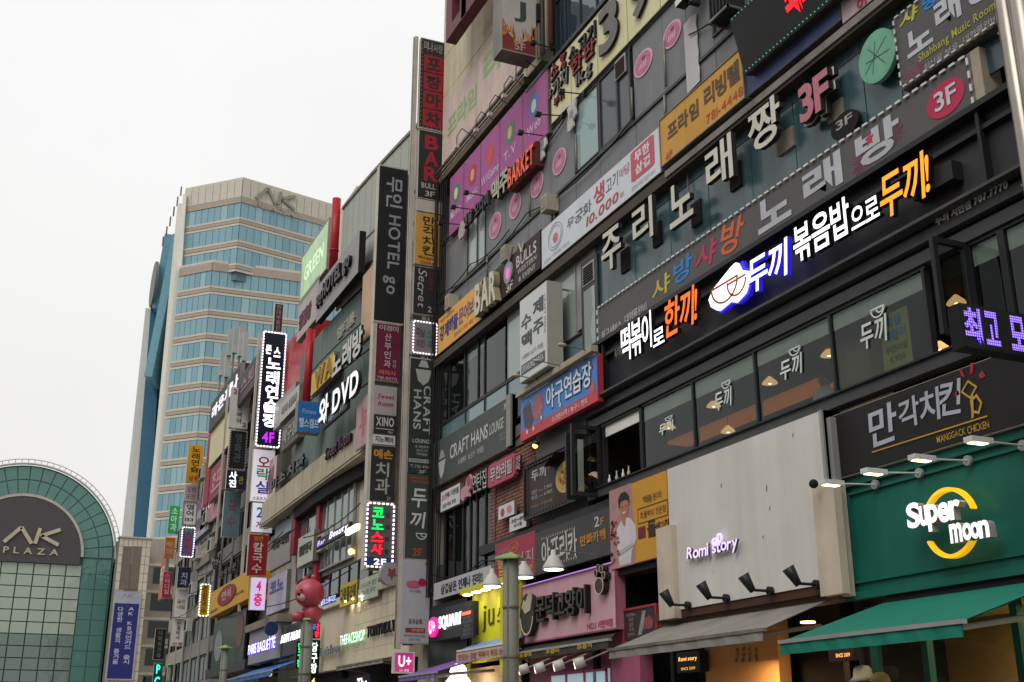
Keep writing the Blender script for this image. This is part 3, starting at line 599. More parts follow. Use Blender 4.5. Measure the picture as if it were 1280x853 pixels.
박\2{3N2{2{5I2{5I1>5p1>5p3N`2t5w2t3(4g3(4g5w4A5w4A522}522}5w`2}4%4A4%4A442}44`5I5@5I3g5p3g5p4n6E4n6E4<5p4<5p5@
발\2t5&2t3}4g3}4g5&4A5&4A5E2}5E2}5&`2}4=4A4=4A4P2}4P`5I5@5I3/5p3/5p4&6E4&6E535p535p5@`321]5$1]5$2K3Y2K3Y2x5p2x5p3v313v313U5I3U5I2^322^
밥\2t5!2t3=4g3=4g5!4A5!4A5A2}5A2}5!`2}4.4A4.4A4F2}4F`333j331^5p1^5p3j5I3j5I323a323a3j`3a2&5I2&5I2L3a2L`5I5@5I3!5p3!5p4y6E4y6E4}5p4}5p5@
방\4Q3Y3q3Q3B332{2v3B2K3q1|4Q1>4~1|5e2K5s2v5e334~3Q`4Q374-325B2>5M2v5B2Z4-2L4Q2G3*2L3e2Z3T2v3e2>3*32`2t5w2t3,4g3,4g5w4A5w4A542}542}5w`2}4(4A4(4A482}48`5I5@5I3i5p3i5p4q6E4q6E4?5p4?5p5@
배\2r5k2r2>4B2>4B5k3+5k3+4m2^4m2^5k`2^4M3+4M3+3G2^3G`4t5.4t274|274|405k405k1>5=1>5=5@5k5@5k4S4|4S4|5.
백\2u5w2u3*4G3*4G5w3:5w3:502}502}5w`2}4$3:4$3:462}46`3C3M3C2^5g2^5g1>5:1>5:3M`4u5/4u3k4|3k4|4n5h4n5h3h5:3h5:5?5h5?5h4<4|4<4|5/
베\2^4K3,4K3,3H2^3H`5k5@5k1>5=1>5=5@`4$5.4$4Y4B4Y4B5j3,5j3,4l2^4l2^5j2r5j2r2?4B2?4B464$464$275527555.
병\314$484$48453145`4c3Y3$3Q3N33382v3N2L3$1}4c1?5D1}5s2L5*2v5s335D3Q`4c384_335P2>5a2v5P2Z4_2L4c2G3[2L3p2Z3f2v3p2>3[33`4f4_5Y4_5Y4c4f4c`5Y5@5Y5M4f5M4f5w485w48513151315w2w5w2w3)4f3)4f4A5Y4A5Y3g5)3g5)5@
보\3M4s5Q4s5Q3<3M3<`2=5t2=3o473o472!2e2!2e2Z682Z682!4e2!4e3o5w3o5w5t5Q5t5Q4@3M4@3M5t
볶\2.3L2.2^3,2^3,1>4D1>4D3L`4U3L4U2^5Q2^5Q1>5w1>5w3L`3Q575L575L4t3Q4t`2]5/2]4S474S473?2e3?2e3r673r673?4e3?4e4S5s4S5s5/5L5/5L5W3Q5W3Q5/
부\2@5&2@405u405u5&5N5&5N5G3O5G3O5&`3O4?5N4?5N4R3O4R`2e3k2e3K463K461>4d1>4d3K683K683k
뷰\2@5&2@425u425u5&5N5&5N5I3O5I3O5&`3O4@5N4@5N4T3O4T`2e3o2e3M3W3M3W1>3&1>3&3M4-3M4-1>5F1>5F3M683M683o
비\5X5@5X1=5&1=5&5@`2y5o2y2;4p2;4p5o4I5o4I4j344j345o`344I4I4I4I3D343D
빙\2x5w2x3+4m3+4m5w4F5w4F533253325w`324&4F4&4F473247`5X5?5X3g5&3g5&5?`4a3Y3!3Q3K33352v3K2L3!1}4a1?5B1}5r2L5)2v5r335B3Q`4a384^335O2>5Z2v5O2Z4^2L4a2G3>2L3n2Z3c2v3n2>3>33
빵\2o5s2o3)3u3)3u5s3S5s3S4}2=4}2=5s`2=4!3S4!3S452=45`3>5s3>3)4_3)4_5s4v5s4v4}4H4}4H5s`4H4!4v4!4v454H45`4W3W3v3P3F32302u3F2K3v1|4W1?561|5m2K5#2u5m32563P`4W364>325J2=5U2u5J2Y4>2K4W2G3:2K3j2Y3Y2u3j2=3:32`5S5@5S3d5y3d5y4o6F4o6F4=5y4=5y5@
쁘\2%5o2%3m483m485o3&5o3&4=374=375o`374p3&4p3&3:373:`4d5o4d3m5-3m5-5o5e5o5e4=4,4=4,5o`4,4p5e4p5e3:4,3:`2e2$2e2a682a682$
사\3c5o3c4:3Q492]3g2Z332t2&33353Y3k3t463;3n4G3A4r2.4.3A4R3l3^4C3,4:3,5o`5F5@5F1>5m1>5m3{6H3{6H4O5m4O5m5@
산\3d5x3d5E3S4q2{492c3+2u3i353%3a463u4j3<4A4H3-4s3q4,3>4O4G3]4u3-5D3-5x`5I5@5I2^5p2^5p4W6E4W6E4y5p4y5p5@`363J361|5(1|5(2O3e2O3e3J
살\3c5)3c5e3R4?2{4d2c4C2s3;34463Z4a3u4/3;4f4F4F4q3|4+4M4N4l3[4^3,5e3,5)`5I5@5I3-5p3-5p4$6E4$6E525p525p5@`321]5$1]5$2K3Y2K3Y2x5p2x5p3u313u313T5I3T5I2^322^
삼\343W341^5p1^5p3W`5I365I2L3a2L3a36`3d5!3d5Q3S4$2{4M2c3]2u3u353=3a4K3u4x3<4O4G3{4q3(4+434O4U3]4+3-5R3-5!`5I5@5I3n5p3n5p4r6E4r6E4@5p4@5p5@
상\4Q3W3q3O3B312{2u3B2K3q1|4Q1?4~1|5e2K5s2u5e314~3O`4Q354-305B2<5M2u5B2Y4-2L4Q2G3*2L3e2Y3T2u3e2<3*30`3c5!3c5P3R4#2{4K2c3@2u3s353;3Z4H3t4u3;4M4F3^4p3$4*404N4R3[4&3,5M3,5!`5I5@5I3f5p3f5p4n6E4n6E4<5p4<5p5@
생\4k3T3,3L3U2~3F2s3U2J3,1|4k1?5K1|5!2J5<2s5!2~5K3L`4k34532~5X2;5i2s5X2X532K4k2F3~2K3x2X3m2s3x2;3~2~`3Q5w3Q5A3H4w2@4K2e3@2w3u303;3P4D3g4k3x4H3[3]4N3&4f41414Q3&4y3w5A3w5w`4u5/4u3n4|3n4|4k5h4k5h3b5:3b5:5?5h5?5h4/4|4/4|5/
샤\5F5@5F1>5m1>5m3Y6G3Y6G3!5m3!5m4p6G4p6G4>5m4>5m5@`3c5o3c4:3Q492]3f2Z322u2%33343Y3j3t453;3m4G3A4r2.4.3A4Q3k3^4B3,4:3,5o
서\5Z5@5Z4m4f4m4f4L5Z4L5Z1=5)1=5)5@`3h5o3h4:3V492}3f2e322y2%38343d3k3y463[3n4M394y2-4?384X3j3~4B3<4:3<5o
석\363R36305Y305Y1>5)1>5)3R`5Y5@5Y554k554k4)5Y4)5Y3l5)3l5)5@`3e5!3e5O3T4!2}4K2e3@2w3s373;3b4H3w4u3=4L4H3[4s3!4,3~4P4Q3^4%3.5N3.5!
선\5Y5?5Y4{4k4{4k4w5Y4w5Y2?5)2?5)5?`3f5x3f5E3T4p2}472e3)2w3g373$3b463w4k3=4A4H3,4s3o4-3;4P4E3_4t3/5D3/5x`3F3K3F1|5;1|5;2O3m2O3m3K
성\4c3a3$3S3N35382w3N2L3$1}4c1?5D1}5s2L5*2w5s355D3S`4c3A4_355P2?5a2w5P2Z4_2L4c2G3[2L3p2Z3f2w3p2?3[35`3f5y3f5N3U4z2}4I2e3?2v3r373:3c4G3w4t3>4L4I3]4s3$4-404Q4Q3_4&3/5O3/5y`4k544k4(5Y4(5Y3l5)3l5)5@5Y5@5Y54
세\5k5@5k1>5=1>5=5@`4!5.4!4f424f424E4!4E4!275327535.`3P5l3P4)3G462>3f2a322v2(2~343O3g3g3|3w3k3[3B4N2:4g3A413n3&4B3v4*3v5l
셀\5h5?5h3)5:3)5:5?`4!5/4!5D475D474;4!4;4!3,543,545/`3P5&3P5T3G4:2?4Z2e462w3,30423O4U3f4$3v4Y3?4A4K3[4c4H3~4g3%4<3v5R3v5&`3H1]5~1]5~2K3o2K3o2v5:2v5:3q3G3q3G3P5g3P5g2[3H2[
소\463z462#2e2#2e2a682a682#4d2#4d3z`455u455T3:4!3P4I2r3^2(3v3W3<3>4L4M4(4u4L5D3<5)3v5[3^5K4I4y4!4e5T4e5u
속\2;3H2;2?5N2?5N1>5u1>5u3H`474i473>2e3>2e3q683q683>4e3>4e4i`465:465x3=5E3V4+2y4q2-4P3a4f3[4)4N5E4t4)5B4f5$4P5<4q5F4+4x5E4e5x4e5:
손\2[3A2[1|5y1|5y2O3P2O3P3A`474c473(2e3(2e3e683e683(4e3(4e4c`465,465t3=583W4z2z4f2/4E3b4V3[4y4N584s4y594V5!4E5:4f5E4z4w584e5t4e5,
수\465)465m3<503U4r2v4X2+463Z4N3@4p4O514u4p5D4N5)465@4X5I4r4y504f5m4f5)`2e3v2e3U463U461>4d1>4d3U673U673v
순\465-465s3=583V4#2y4h2-4H3a4X3[4z4O594t4z5B4Y5$4I5<4i5G4$4x594e5s4e5-`2e3<2e3o4A3o4A2&4g2&4g3o683o683<`2@3B2@1|5z1|5z2O3O2O3O3B
스\2e2%2e2c682c682%`455u455S3:4y3Q4E2s3>2)3q3W3.3?4I4M4&4t4I5D3-5&3q5[3>5J4E4y4y4e5S4e5u
습\2@3i2@1^5s1^5s3i5L3i5L323O323O3i`3O2&5L2&5L2K3O2K`2e462e3*673*6746`465<465y3=5I3V4:2w4w2,4V3Z4k3@4-4O5I4u4-5C4k5&4V5=4w5G4;4x5I4e5y4e5<
시\5X5@5X1=5&1=5&5@`3j5o3j4:3W482|3e2c322w2$38333e3i3!453_3l4Q384%2,4_384a3j424A3=4:3=5o
식\353P352}5X2}5X1>5&1>5&3P`5X5@5X3h5&3h5&5@`3i5$3i5S3X4(314N2h3^2y3w393?3e4L3z4y3]4O4N3_4!3$4=414V4S3~4*3=5S3=5$
신\5X5?5X2_5&2_5&5?`3E3K3E1|5=1|5=2O3l2O3l3K`3i5y3i5O3X4y314E2i3/2z3l3A3+3e4D3z4r3[4F4N3:4y3s4=3?4U4J3~4!3=5O3=5y
실\5X5@5X3/5&3/5&5@`3E1]5>1]5>2K3k2K3k2w5&2w5&3t3C3t3C3T5Y3T5Y2]3E2]`3i5+3i5h3W4]304f2g4D2x3<39483e4c3z4;3]4f4O4D4!3^4>4K4V4k3~4_3=5h3=5+
심\5X5?5X3t5&3t5&5?`3D3Y3D1^5&1^5&3Y`5Y385Y2L3j2L3j38`3i5&3i5V3W4,314T2h402x3$393_3e4Q3z4$3]4T4O414!3,4=474V4X3~4.3=5V3=5&
쌈\353W351^5w1^5w3W`5Q355Q2L3b2L3b35`5P5@5P3o5w3o5w4s6E4s6E4[5w4[5w5@`4C5z4C5Q494]3~4m3)4G3l4n3b4^3Y5Q3Y5z335z335Q2|4<2+4a2b442t3+2>40364P3I4s3T4O3j3}3)3(413|4I4N4S4q4e4O4v3~4@3+5A444(4Z4n4:4i5Q4i5z
아\3k5r2~5b2v4^2j4H2v3e2~2{3k2+432{4Z3e4l4H4Z4^435b`3k5N3<5B484)4F4H483u3<3M3k3A3F3M2^3u2<4H2^4)3F5B`5F5@5F1>5m1>5m3}6H3}6H4Q5m4Q5m5@
안\3p5t335i2x5C2k4u2x4A333)3p3v493)4h4A4t4u4h5C495i`3p5Q3]5J4F4|4N4u4F4P3]443p3{3J442|4P2>4u2|4|3J5J`5I5@5I2^5p2^5p4X6E4X6E4z5p4z5p5@`363M361|5(1|5(2O3c2O3c3M
앙\3p5x325m2x5I2k4$2x4K323?3p3*4A3?4h4K4t4$4h5I4A5m`3p5V3]5O4F544N4$4F4Y3]4E3p473J4E2|4Y2>4$2|543J5O`4Q3Z3q3R3B342{2v3B2L3q1}4Q1?4~1}5e2L5s2v5e344~3R`4Q384-335B2>5M2v5B2Z4-2L4Q2G3*2L3e2Z3T2v3e2>3*33`5I5@5I3k5p3k5p4r6E4r6E4?5p4?5p5@
액\3a5w2]5l2s5H2i4!2s4I2]3=3a3)3=3=4H4I4S4!4H5H3=5l`3a5U3!5M3@523}4!3@4X3!4D3a45394D2?4X2/4!2?52395M`3C3P3C2}5g2}5g1>5:1>5:3P`4u5/4u3m4|3m4|4o5h4o5h3j5:3j5:5?5h5?5h4=4|4=4|5/
야\3k5r2~5b2v4^2j4H2v3e2~2{3k2+432{4Z3e4l4H4Z4^435b`3k5N3<5B484)4F4H483u3<3M3k3A3F3M2^3u2<4H2^4)3F5B`5F5@5F1>5m1>5m3Y6G3Y6G3!5m3!5m4q6G4q6G4?5m4?5m5@
약\2{3T2{325I325I1>5p1>5p3T`3p5x325m2x5I2k4$2x4J323>3p3)4A3>4h4J4t4$4h5I4A5m`3p5V3]5O4F544N4$4F4X3]4D3p463J4D2|4X2>4$2|543J5O`5I5@5I3k5p3k5p4A6D4A6D4c5p4c5p4}6D4}6D5Q5p5Q5p5@
양\3p5x325m2x5I2k4$2x4K323?3p3*4A3?4h4K4t4$4h5I4A5m`3p5V3]5O4F544N4$4F4Y3]4E3p473J4E2|4Y2>4$2|543J5O`4Q3Z3q3R3B342{2v3B2L3q1}4Q1?4~1}5e2L5s2v5e344~3R`4Q384-335B2>5M2v5B2Z4-2L4Q2G3*2L3e2Z3T2v3e2>3*33`5I5@5I3k5p3k5p4C6D4C6D4e5p4e5p4~6D4~6D5R5p5R5p5@
어\3k5N3<5B484)4F4H483u3<3M3k3A3G3M2_3u2=4H2_4)3G5B`5Z5@5Z4X4k4X4W51405d3k5r305b2w4^2k4H2w3e302{3k2+412_4X3Z4k465Z465Z1=5)1=5)5@
언\3n5S3?5K4C4~4K4w4C4Q3?453n3|3H452_4Q2<4w2_4~3H5K`3n5v315k2w5E2k4w2w4B313+3n3w423)4Y444o4h5Y4h5Y2^5)2^5)5?5Y5?5Y4+4p4+4Z5L435l`3H3L3H1|5=1|5=2O3o2O3o3L
얼\3n5f3?5Y4C5F4K4;4C4m3?4S3n4L3H4S2_4m2<4;2_5F3H5Y`3n5)315w2w5T2k4;2w4Y31453n3^43434Z4R4o4#5Y4#5Y3<5(3<5(5@5Y5@5Y504o504Y5a435y`3F1^5@1^5@2K3m2K3m2y5(2y5(3v3E3v3E3U5Y3U5Y2_3F2_
없\2@3m2@1^4Q1^4Q3m3{3m3{343M343M3m`3M2)3{2)3{2K3M2K`3n5b3?5U4C5B4K4-4C4h3?4N3n4G3H4N2_4h2<4-2_5B3H5U`563p563K4~2/4(2e4V2G4m1@4;28582V5N2x5b2V5x285}1@6F2G5*2d5l2.5d3K5d3p`5Y5@5Y4{4o4{4Y5W425u3n5%305s2w5P2k4-2w4S303~3n3=433|4Z4L4p4w5Y4w5Y3*5)3*5)5@
여\3k5N3<5B484)4F4H483u3<3M3k3A3G3M2_3u2=4H2_4)3G5B`4f4#5Z4#5Z3&4g3&`5Z5@5Z504W504D5T3<5l3k5r305b2w4^2k4H2w3e302{3k2+3>2<4F374Y3c5Z3c5Z1=5)1=5)5@
역\363S36315Y315Y1>5)1>5)3S`3n5W3?5O4C544K4$4C4X3?4C3n453H4C2_4X2<4$2_543H5O`5Y505Y4a4m4a4m50`3n5y315n2w5J2k4$2w4I313=3n3&3=3+4D3[4X495Y495Y3m5)3m5)5@5Y5@5Y5S4X5S4D5j3=5u
연\3n5S3?5K4C4~4K4v4C4P3?433n3{3H432_4P2<4v2_4~3H5K`5Y4|5Y4S4l4S4l4|`3n5w315k2w5E2k4v2w4A313)3n3u3=3z4D3-4X405Y405Y2]5)2]5)5?5Y5?5Y5O4W5O4D5g3=5s`3H3L3H1|5=1|5=2O3o2O3o3L
영\3n5V3?5N4C534K4#4C4X3?4D3n463H4D2_4X2<4#2_533H5N`4c3c3$3U3N36382x3N2L3$1}4c1?5D1}5s2L5*2x5s365D3U`4c3C4{375Q2[5a2x5Q2a4{2L4c2G3@2L3p2a3e2x3p2[3@37`4l525Y525Y4Z4l4Z`5Y5@5Y5S4W5S4C5j3<5t3n5x315m2w5I2k4#2w4J313=3n3(3<3,4C3@4W485Y485Y3l5)3l5)5@
예\5k5@5k1>5=1>5=5@`3V5K3u583.4%3=4F3.3s3u3L3V3A373L2@3s2:4F2@4%3758`4$4u4$3#4G3#4G4u`3V5o2@5Z2s4[2i4F2s3c2@2^3V2)3y2:3[35483a4$3a4$275627565.4$5.4$4]494]3]5O3y5i
옛\5h5@5h3G5:3G5:5@`3Z5S3!5K3@503}4y3@4T3!493Z4138492?4T2.4y2?50385K`4&4{4&4V4N4V4O4{`3Z5u2]5j2s5E2i4y2s4F2]3/3Z3#3z3(3]3=4A444&444&3p573p575.4&5.4&5O4B5O3]5f3z5q`4S3Y4S3M4B2*3u2Z2{2G381?3y264E2W4i2(4:2W5T265@1?632G5X2Z4>2*4z3M4z3Y
오\4N5U4:5M5K4}5X4q5K4G4:3[4N3/3!3[3R4G3E4q3R4}3!5M`2e2#2e2Z682Z682#4e2#4e3m5A3#5o455%4q5m5C515j4N5v3j5j2~5C2-4q2|453b3#473m472#
온\4N5h4.5c5F5M5Q4}5F4#4.4m4N4h3$4m3W4#3K4}3W5M3$5c`4N5+3k5z325b2;4}304p3c4R474G473)2e3)2e3f673f673)4e3)4e4G594R5l4p5y4}5j5b515z`2[3C2[1|5y1|5y2O3P2O3P3C
와\3w5T415M4N524V4!4N4W414C3w453P4C334W2^4!33523P5M`2f2(3K2)472,4^2@4[3G3:373:3)4Q3]4r4M4$4!4p5G4H5k3w5v385k2$5G2q4!2!4M303]3g3)3g362a35`5F5@5F1>5m1>5m3^6F3^6F4M5m4M5m5@
완\3x5c405X4K5H4R4[4K4w404h3x4b3T4h394w314[395H3T5X`2i3b3M3c493g4|3q4^3<3<3(3<4C4O4P4n4n4w4[4l5U4G5t3x5$3D5t2,5U2y4[2*4m354O3i4C3i3&2e3$`5H5?5H2/5o2/5o4K6D4K6D4m5o4m5o5?`3237321|5#1|5#2O3Z2O3Z37
왕\4O3Q3p3J3A2|2{2r3A2J3p1|4O1?4}1|5c2J5r2r5c2|4}3J`4O304+2{5A2.5K2r5A2X4+2K4O2G3)2K3d2X3S2r3d2.3)2{`3x5g405b4K5N4R514K4*404s3x4n3T4s394*3151395N3T5b`5H5?5H3U5o3U5o4g6D4g6D4+5o4+5o5?`3x5(3D5x2,5a2y512*4x354a3i4P3i3[2e3?2i3s3M3s493x4|3)4^423<3]3<4P4P4b4n4x4w514l5a4G5x
외\3(5S4A5L4X524g4!4X4X4A4D3(463Y4D3B4X334!3B523Y5L`5W5@5W1=5%1=5%5@`2k2(3S2)4I2-5B2]583H3^373^3)4a3]4$4M4/4!4z5G4R5k3(5v3H5k2.5G2y4!2+4M383]3o3)3o362g35
요\4N5W4:5N5K505X4t5K4K4:3{4N3=3!3{3R4K3E4t3R503!5N`4N5w3j5k2~5E2-4t2=4P35403U3+3U2#2e2#2e2Z682Z682#5H2#5H3,5h405x4P5%4t5m5E515k`3#2#3#3w4/3w4/2#
용\4N3S3l3K342~2>2s342J3l1|4N1?501|5g2J5v2s5g2~503K`4N324-2|5D2:5O2s5D2X4-2K4N2F3%2K3Y2X3N2s3Y2:3%2|`4N5m4.5h5F5T5Q575F4:4.4z4N4u3#4z3V4:3K573V5T3#5h`4N5/3j5&325h2;572@4/364u3U4h3U3[2e3[2e3t673t673[5G3[5G4h5e4u5t4/5y575j5h515&`3$3[3$4Y4.4Y4.3[
우\4N5&3l5v325T2;4<324Z3l474N3}4~475i4Z5y4<5i5T4~5v`4N5e4-5X5E5F5Q4<5E4n4-4V4N4O3$4V3W4n3K4<3W5F3$5X`2e3s2e3Q463Q461>4d1>4d3Q683Q683s
운\4N5-3k5#325c2;4~324o3k4P4N4G504P5i4o5y4~5i5c505#`4N5j4,5d5D5N5P4~5D4%4,4n4N4i3%4n3X4%3M4~3X5N3%5d`2e3<2e3o4A3o4A2(4h2(4h3o683o683<`2[3C2[1|5z1|5z2O3P2O3P3C
움\4N5/3k5&325h2;56324x3k4a4N4S514a5j4x5y565j5h515&`4N5m4.5h5F5T5Q565F4.4.4x4N4s3$4x3V4.3K563V5T3$5h`5O2{5O2L3M2L3M2{`2e412e3$473$473N2?3N2?1^5v1^5v3N4e3N4e3$673$6741
원\3&5&3J5w2=5a2(532=4x3J4c3&4U4M4c4r4x4$534r5a4M5w`3&5f455a4P5N4X534P4.454x3&4t3a4x3F4.38533F5N3a5a`2g3&3q3)3q2}3{2}3{3+543?514E4B472c43`4n3l4n3N5X3N5X2;5&2;5&5?5X5?5X3l`2~3C2~1|5:1|5:2O3W2O3W3C
위\3)5$3K5s2=5S2&4>2=4e3K4E3)454Q4E4w4e4+4>4w5S4Q5s`3)5a4A5U4V5E4d4>4V4t4A4c3)4W3b4c3G4t384>3G5E3b5U`5Y5?5Y1>5&1>5&5?`2i3a3s3c3s203|203|3e5A3r583=4G3*3N3%2d3$
유\4N5&3l5v325T2;4<324a3l484N3~4~485i4a5y4<5i5T4~5v`4N5e4-5X5E5F5Q4<5E4o4-4W4N4Q3$4W3W4o3K4<3W5F3$5X`2e3t2e3S3Y3S3Y1>3)1>3)3S4)3S4)1>5C1>5C3S683S683t
육\4N5-3k5$325e2;53324u3k4W4N4O514W5j4u5y535j5e515$`4N5k4.5f5F5Q5Q535F4+4.4t4N4o3$4t3V4+3K533V5Q3$5f`2;3E2;2=5N2=5N1>5u1>5u3E5A3E5A3y673y673{2e3{2e3y3a3y3a3E`3*3y4)3y4)3E3*3E
으\4N5w3k5j2~5A2-4m2~3_3k3p4N3c513p5l3_5%4m5l5A515j`4N5V4/5M5K4{5X4m5K4A4/3/4N3%3!3/3R4A3E4m3R4{3!5M`2e2$2e2b682b682$
은\2e3+2e3i673i673+`4N5)3k5y325Z2;4{324m3k4N4N4E514N5j4m5y4{5j5Z515y`4N5g4.5a5F5L5Q4{5F4!4.4l4N4f3$4l3W4!3K4{3W5L3$5a`2[3C2[1|5y1|5y2O3P2O3P3C
음\4N5.3k5%325f2;54324v3k4Y4N4Q514Y5j4v5y545j5f515%`4N5k4.5f5F5R5Q545F4-4.4v4N4q3$4v3V4-3K543V5R3$5f`2?3N2?1^5v1^5v3N`5O2{5O2L3M2L3M2{`2e3_2e3w673w673_
의\3(5s3H5i2.5E2y4x2.4F3H3:3(3$4R3:4z4F4/4x4z5E4R5i`3(5Q4A5I4X4~4g4x4X4U4A4A3(433Y4A3B4U334x3B4~3Y5I`5W5@5W1=5%1=5%5@`2k2)3S2)4I2.5B2^583I4G393P362g36
이\5X5@5X1=5&1=5&5@`3t5r385b2%4^2r4H2%3e382{3t2+4D2{4j3e4v4H4j4^4D5b`3t5N3{5B4H4)4P4H4H3u3{3M3t3A3O3M333u2_4H334)3O5B
인\5X5?5X2{5&2{5&5?`3q5t345i2z5D2m4u2z4A343*3q3v4B3*4i4A4v4u4i5D4B5i`3q5Q3^5J4G4}4O4u4G4P3^443q3{3L442~4P2?4u2~4}3L5J`3E3N3E1|5=1|5=2O3l2O3l3N
일\3q5)335v2y5T2m4<2y4Z33473q3|4A474h4Z4t4<4h5T4A5v`3q5e3]5X4F5F4N4<4F4o3]4V3q4O3K4V2}4o2?4<2}5F3K5X`5X5@5X3;5&3;5&5@`3E1^5>1^5>2K3k2K3k2y5&2y5&3w3C3w3C3V5Y3V5Y2_3E2_
임\5X5?5X3s5&3s5&5?`3D3Y3D1^5&1^5&3Y`5Y385Y2L3j2L3j38`3q5!345p2y5L2m4(2y4N343]3q3-4B3]4j4N4v4(4j5L4B5p`3q5Y3^5Q4G564O4(4G4b3^4I3q4A3K4I2}4b2?4(2}563K5Q
있\5X5?5X3s5&3s5&5?`3q5y345n2y5J2m4%2y4L343[3q3,4B3[4j4L4v4%4j5J4B5n`3q5W3^5O4G544O4%4G4Z3^4G3q483K4G2}4Z2?4%2}543K5O`4^3c4^3J4=2>4z2n4W2N442l3=2<3-3J3-3c3e3c3e3J3V2/372g2w2I2/1^3F2B3d2X3u2z3+2W43284X1@4#294_2X5A2!5Q2Y5o2B5[1^692I5y2e5Z2-5Q3J5Q3c
장\4Q3X3q3P3B322{2u3B2K3q1}4Q1?4~1}5e2K5s2u5e324~3P`4Q364-325B2=5M2u5B2Z4-2L4Q2G3*2L3e2Z3T2u3e2=3*32`2m5s2m5R3d5R3d5C3S4r2{4C2c3:2t3n353+3a4A3u4m3<4E4G3=4s3y4+3{4O4L3]4w3-5D3-5R4!5R4!5s`5I5@5I3h5p3h5p4p6E4p6E4>5p4>5p5@
저\4l4d4l4C5Y4C5Y1=5)1=5)5@5Y5@5Y4d`2o5i2o5G3g5G3g4%3T412_3Z2b2{2v2y352~3b3f3x423@3i4M354y2)4?344W3f3}443:4%3:5G4(5G4(5i
전\5Y5?5Y4,4q4,4q4i5Y4i5Y2_5)2_5)5?`3H3J3H1|5=1|5=2O3o2O3o3J`2q5p2q5O3g5O3g563U4l2~462f3)2w3f383#3c433x4g3?474J3*4u3o4.3;4R4C3|4p3;563;5O4%5O4%5p
점\3D3V3D1^5)1^5)3V`5Z355Z2L3k2L3k35`5Y5@5Y4?4r4?4r4r5Y4r5Y3n5)3n5)5@`2q5w2q5U3g5U3g5H3U4w2~4G2f3>2w3q383/3c4E3x4q3?4I4J3?4u3y4.3|4R4N3|4!3;5H3;5U4%5U4%5w
정\4c3Y3$3Q3N33382u3N2K3$1|4c1>5D1|5s2K5*2u5s335D3Q`4c384_335P2>5a2u5P2Y4_2K4c2F3[2K3p2Y3f2u3p2>3[33`5Y5@5Y4<4r4<4r4n5Y4n5Y3j5)3j5)5@`2q5s2q5R3g5R3g5F3U4t2~4D2f3:2w3m383+3d4B3y4o3?4G4J3=4u3w4.3_4R4L3|4y3;5F3;5R4%5R4%5s
제\5j5@5j1>5<1>5<5@`4#5-4#4f434f434E4#4E4#285428545-`2k5c2k5B3O5B3O4)3F442=3b2a2{2u2z2}303N3d3e3_3v3g3@364N2+4h34413h3%473u4)3u5B4V5B4V5c
종\4N3O3l3H342{2>2q342I3l1|4N1?501|5g2I5v2q5g2{503H`4N2}4-2^5D2-5O2q5D2W4-2J4N2F3$2J3Y2W3N2q3Y2-3$2^`2e3@2e3s673s673@4e3@4e4g474g473@`2+5$2+5b425b3.513S4%2w4o2+4O3b4b3]4!4N574r4!5A4b5(4O5>4o5J4%4$514j5b5(5b5(5$
주\2,5w2,5W455W3;4:3U4f2x4M2-3_3a4B3[4d4N4=4t4d5B4B5%3_5=4M5H4f4y4:4g5W5&5W5&5w`2e3t2e3S463S461>4d1>4d3S673S673t
중\4N314-2{5D2/5O2r5D2X4-2K4N2F3%2K3Y2X3N2r3Y2/3%2{`2e422e3$473$473Q3d3H322{2>2r342J3l1|4N1?501|5g2J5v2r5i2{573H4e3Q4e3$673$6742`2+5$2+5b425b3.513S4$2w4o2+4N3b4b3]4!4N574r4!5A4b5(4N5>4o5J4$4$514j5b5(5b5(5$
즈\2e2$2e2b682b682$`2(5j2(5I465I46523;4c3R3{2u3$2+3b3Y3u3@3~4O4i4v405F3v5*3c5]3%5K3|4z4c4f524f5I5+5I5+5j
즐\2e4H2e3?673?674H`2?1]5&1]5&2J3N2J3N2t5t2t5t3l2?3l2?3M5M3M5M2>2?2>`2+5(2+5e445e3/573S4.2w4y2)4Z3Z4k3[4)4N5A4t4)5C4k5*4Z5?4y5J4.4#574h5e5(5e5(5(
지\5X5@5X1>5&1>5&5@`2q5i2q5G3k5G3k4y3W3}2}3W2e2_2x2w382|3e3c3#3}3_3f4S344(2(4{344b3c42403>4y3>5G4/5G4/5i
진\5X5?5X2{5&2{5&5?`2s5p2s5O3k5O3k543Z4j33442j3&2!3e3C3z3h423$4d3_444Q3(4$3m4@3/4Y49424m3?543?5O4-5O4-5p`3E3K3E1|5=1|5=2O3l2O3l3K
질\5X5@5X3.5&3.5&5@`3E1]5>1]5>2J3k2J3k2x5&2x5&3u3C3u3C3U5Y3U5Y2]3E2]`2s5y2s5X3k5X3Z4.334Z2j492y3-3B423h4W3$4)3_4Z4R484&3?4[4G4Y4e424;3?5X4-5X4-5y
집\5X5@5X3%5&3%5&5@`3E3l3E1^5&1^5&3l5Y3l5Y343k343k3l`3k2)5Y2)5Y2L3k2L`2s5v2s5U3k5U3k5M3Z4%324Q2i402z3$3B3^3g4N3$4y3_4P4Q3~4%3+4[464Y4V424(3?5M3?5U4-5U4-5v
짱\4V3Y3u3Q3F33302u3F2K3u1|4V1?551|5l2K5!2u5l33553Q`4V374=325H2=5S2u5H2Z4=2L4V2G3/2L3i2Z3Y2u3i2=3/32`3;5r3;5Q4B5Q484*3}4a3)463m4b3c4+3Z5Q3z5Q3z5r2n5r2n5Q345Q345A2}4#2*4P2a3{2s3!2>3?374E3J4g3T4E3j3>3)3w413=4H4D4S4g4e4E4w3?4[3!5A3{4(4P4n4!4h5A4h5Q4{5Q4{5r`5P5@5P3c5w3c5w4m6E4m6E4;5w4;5w5@
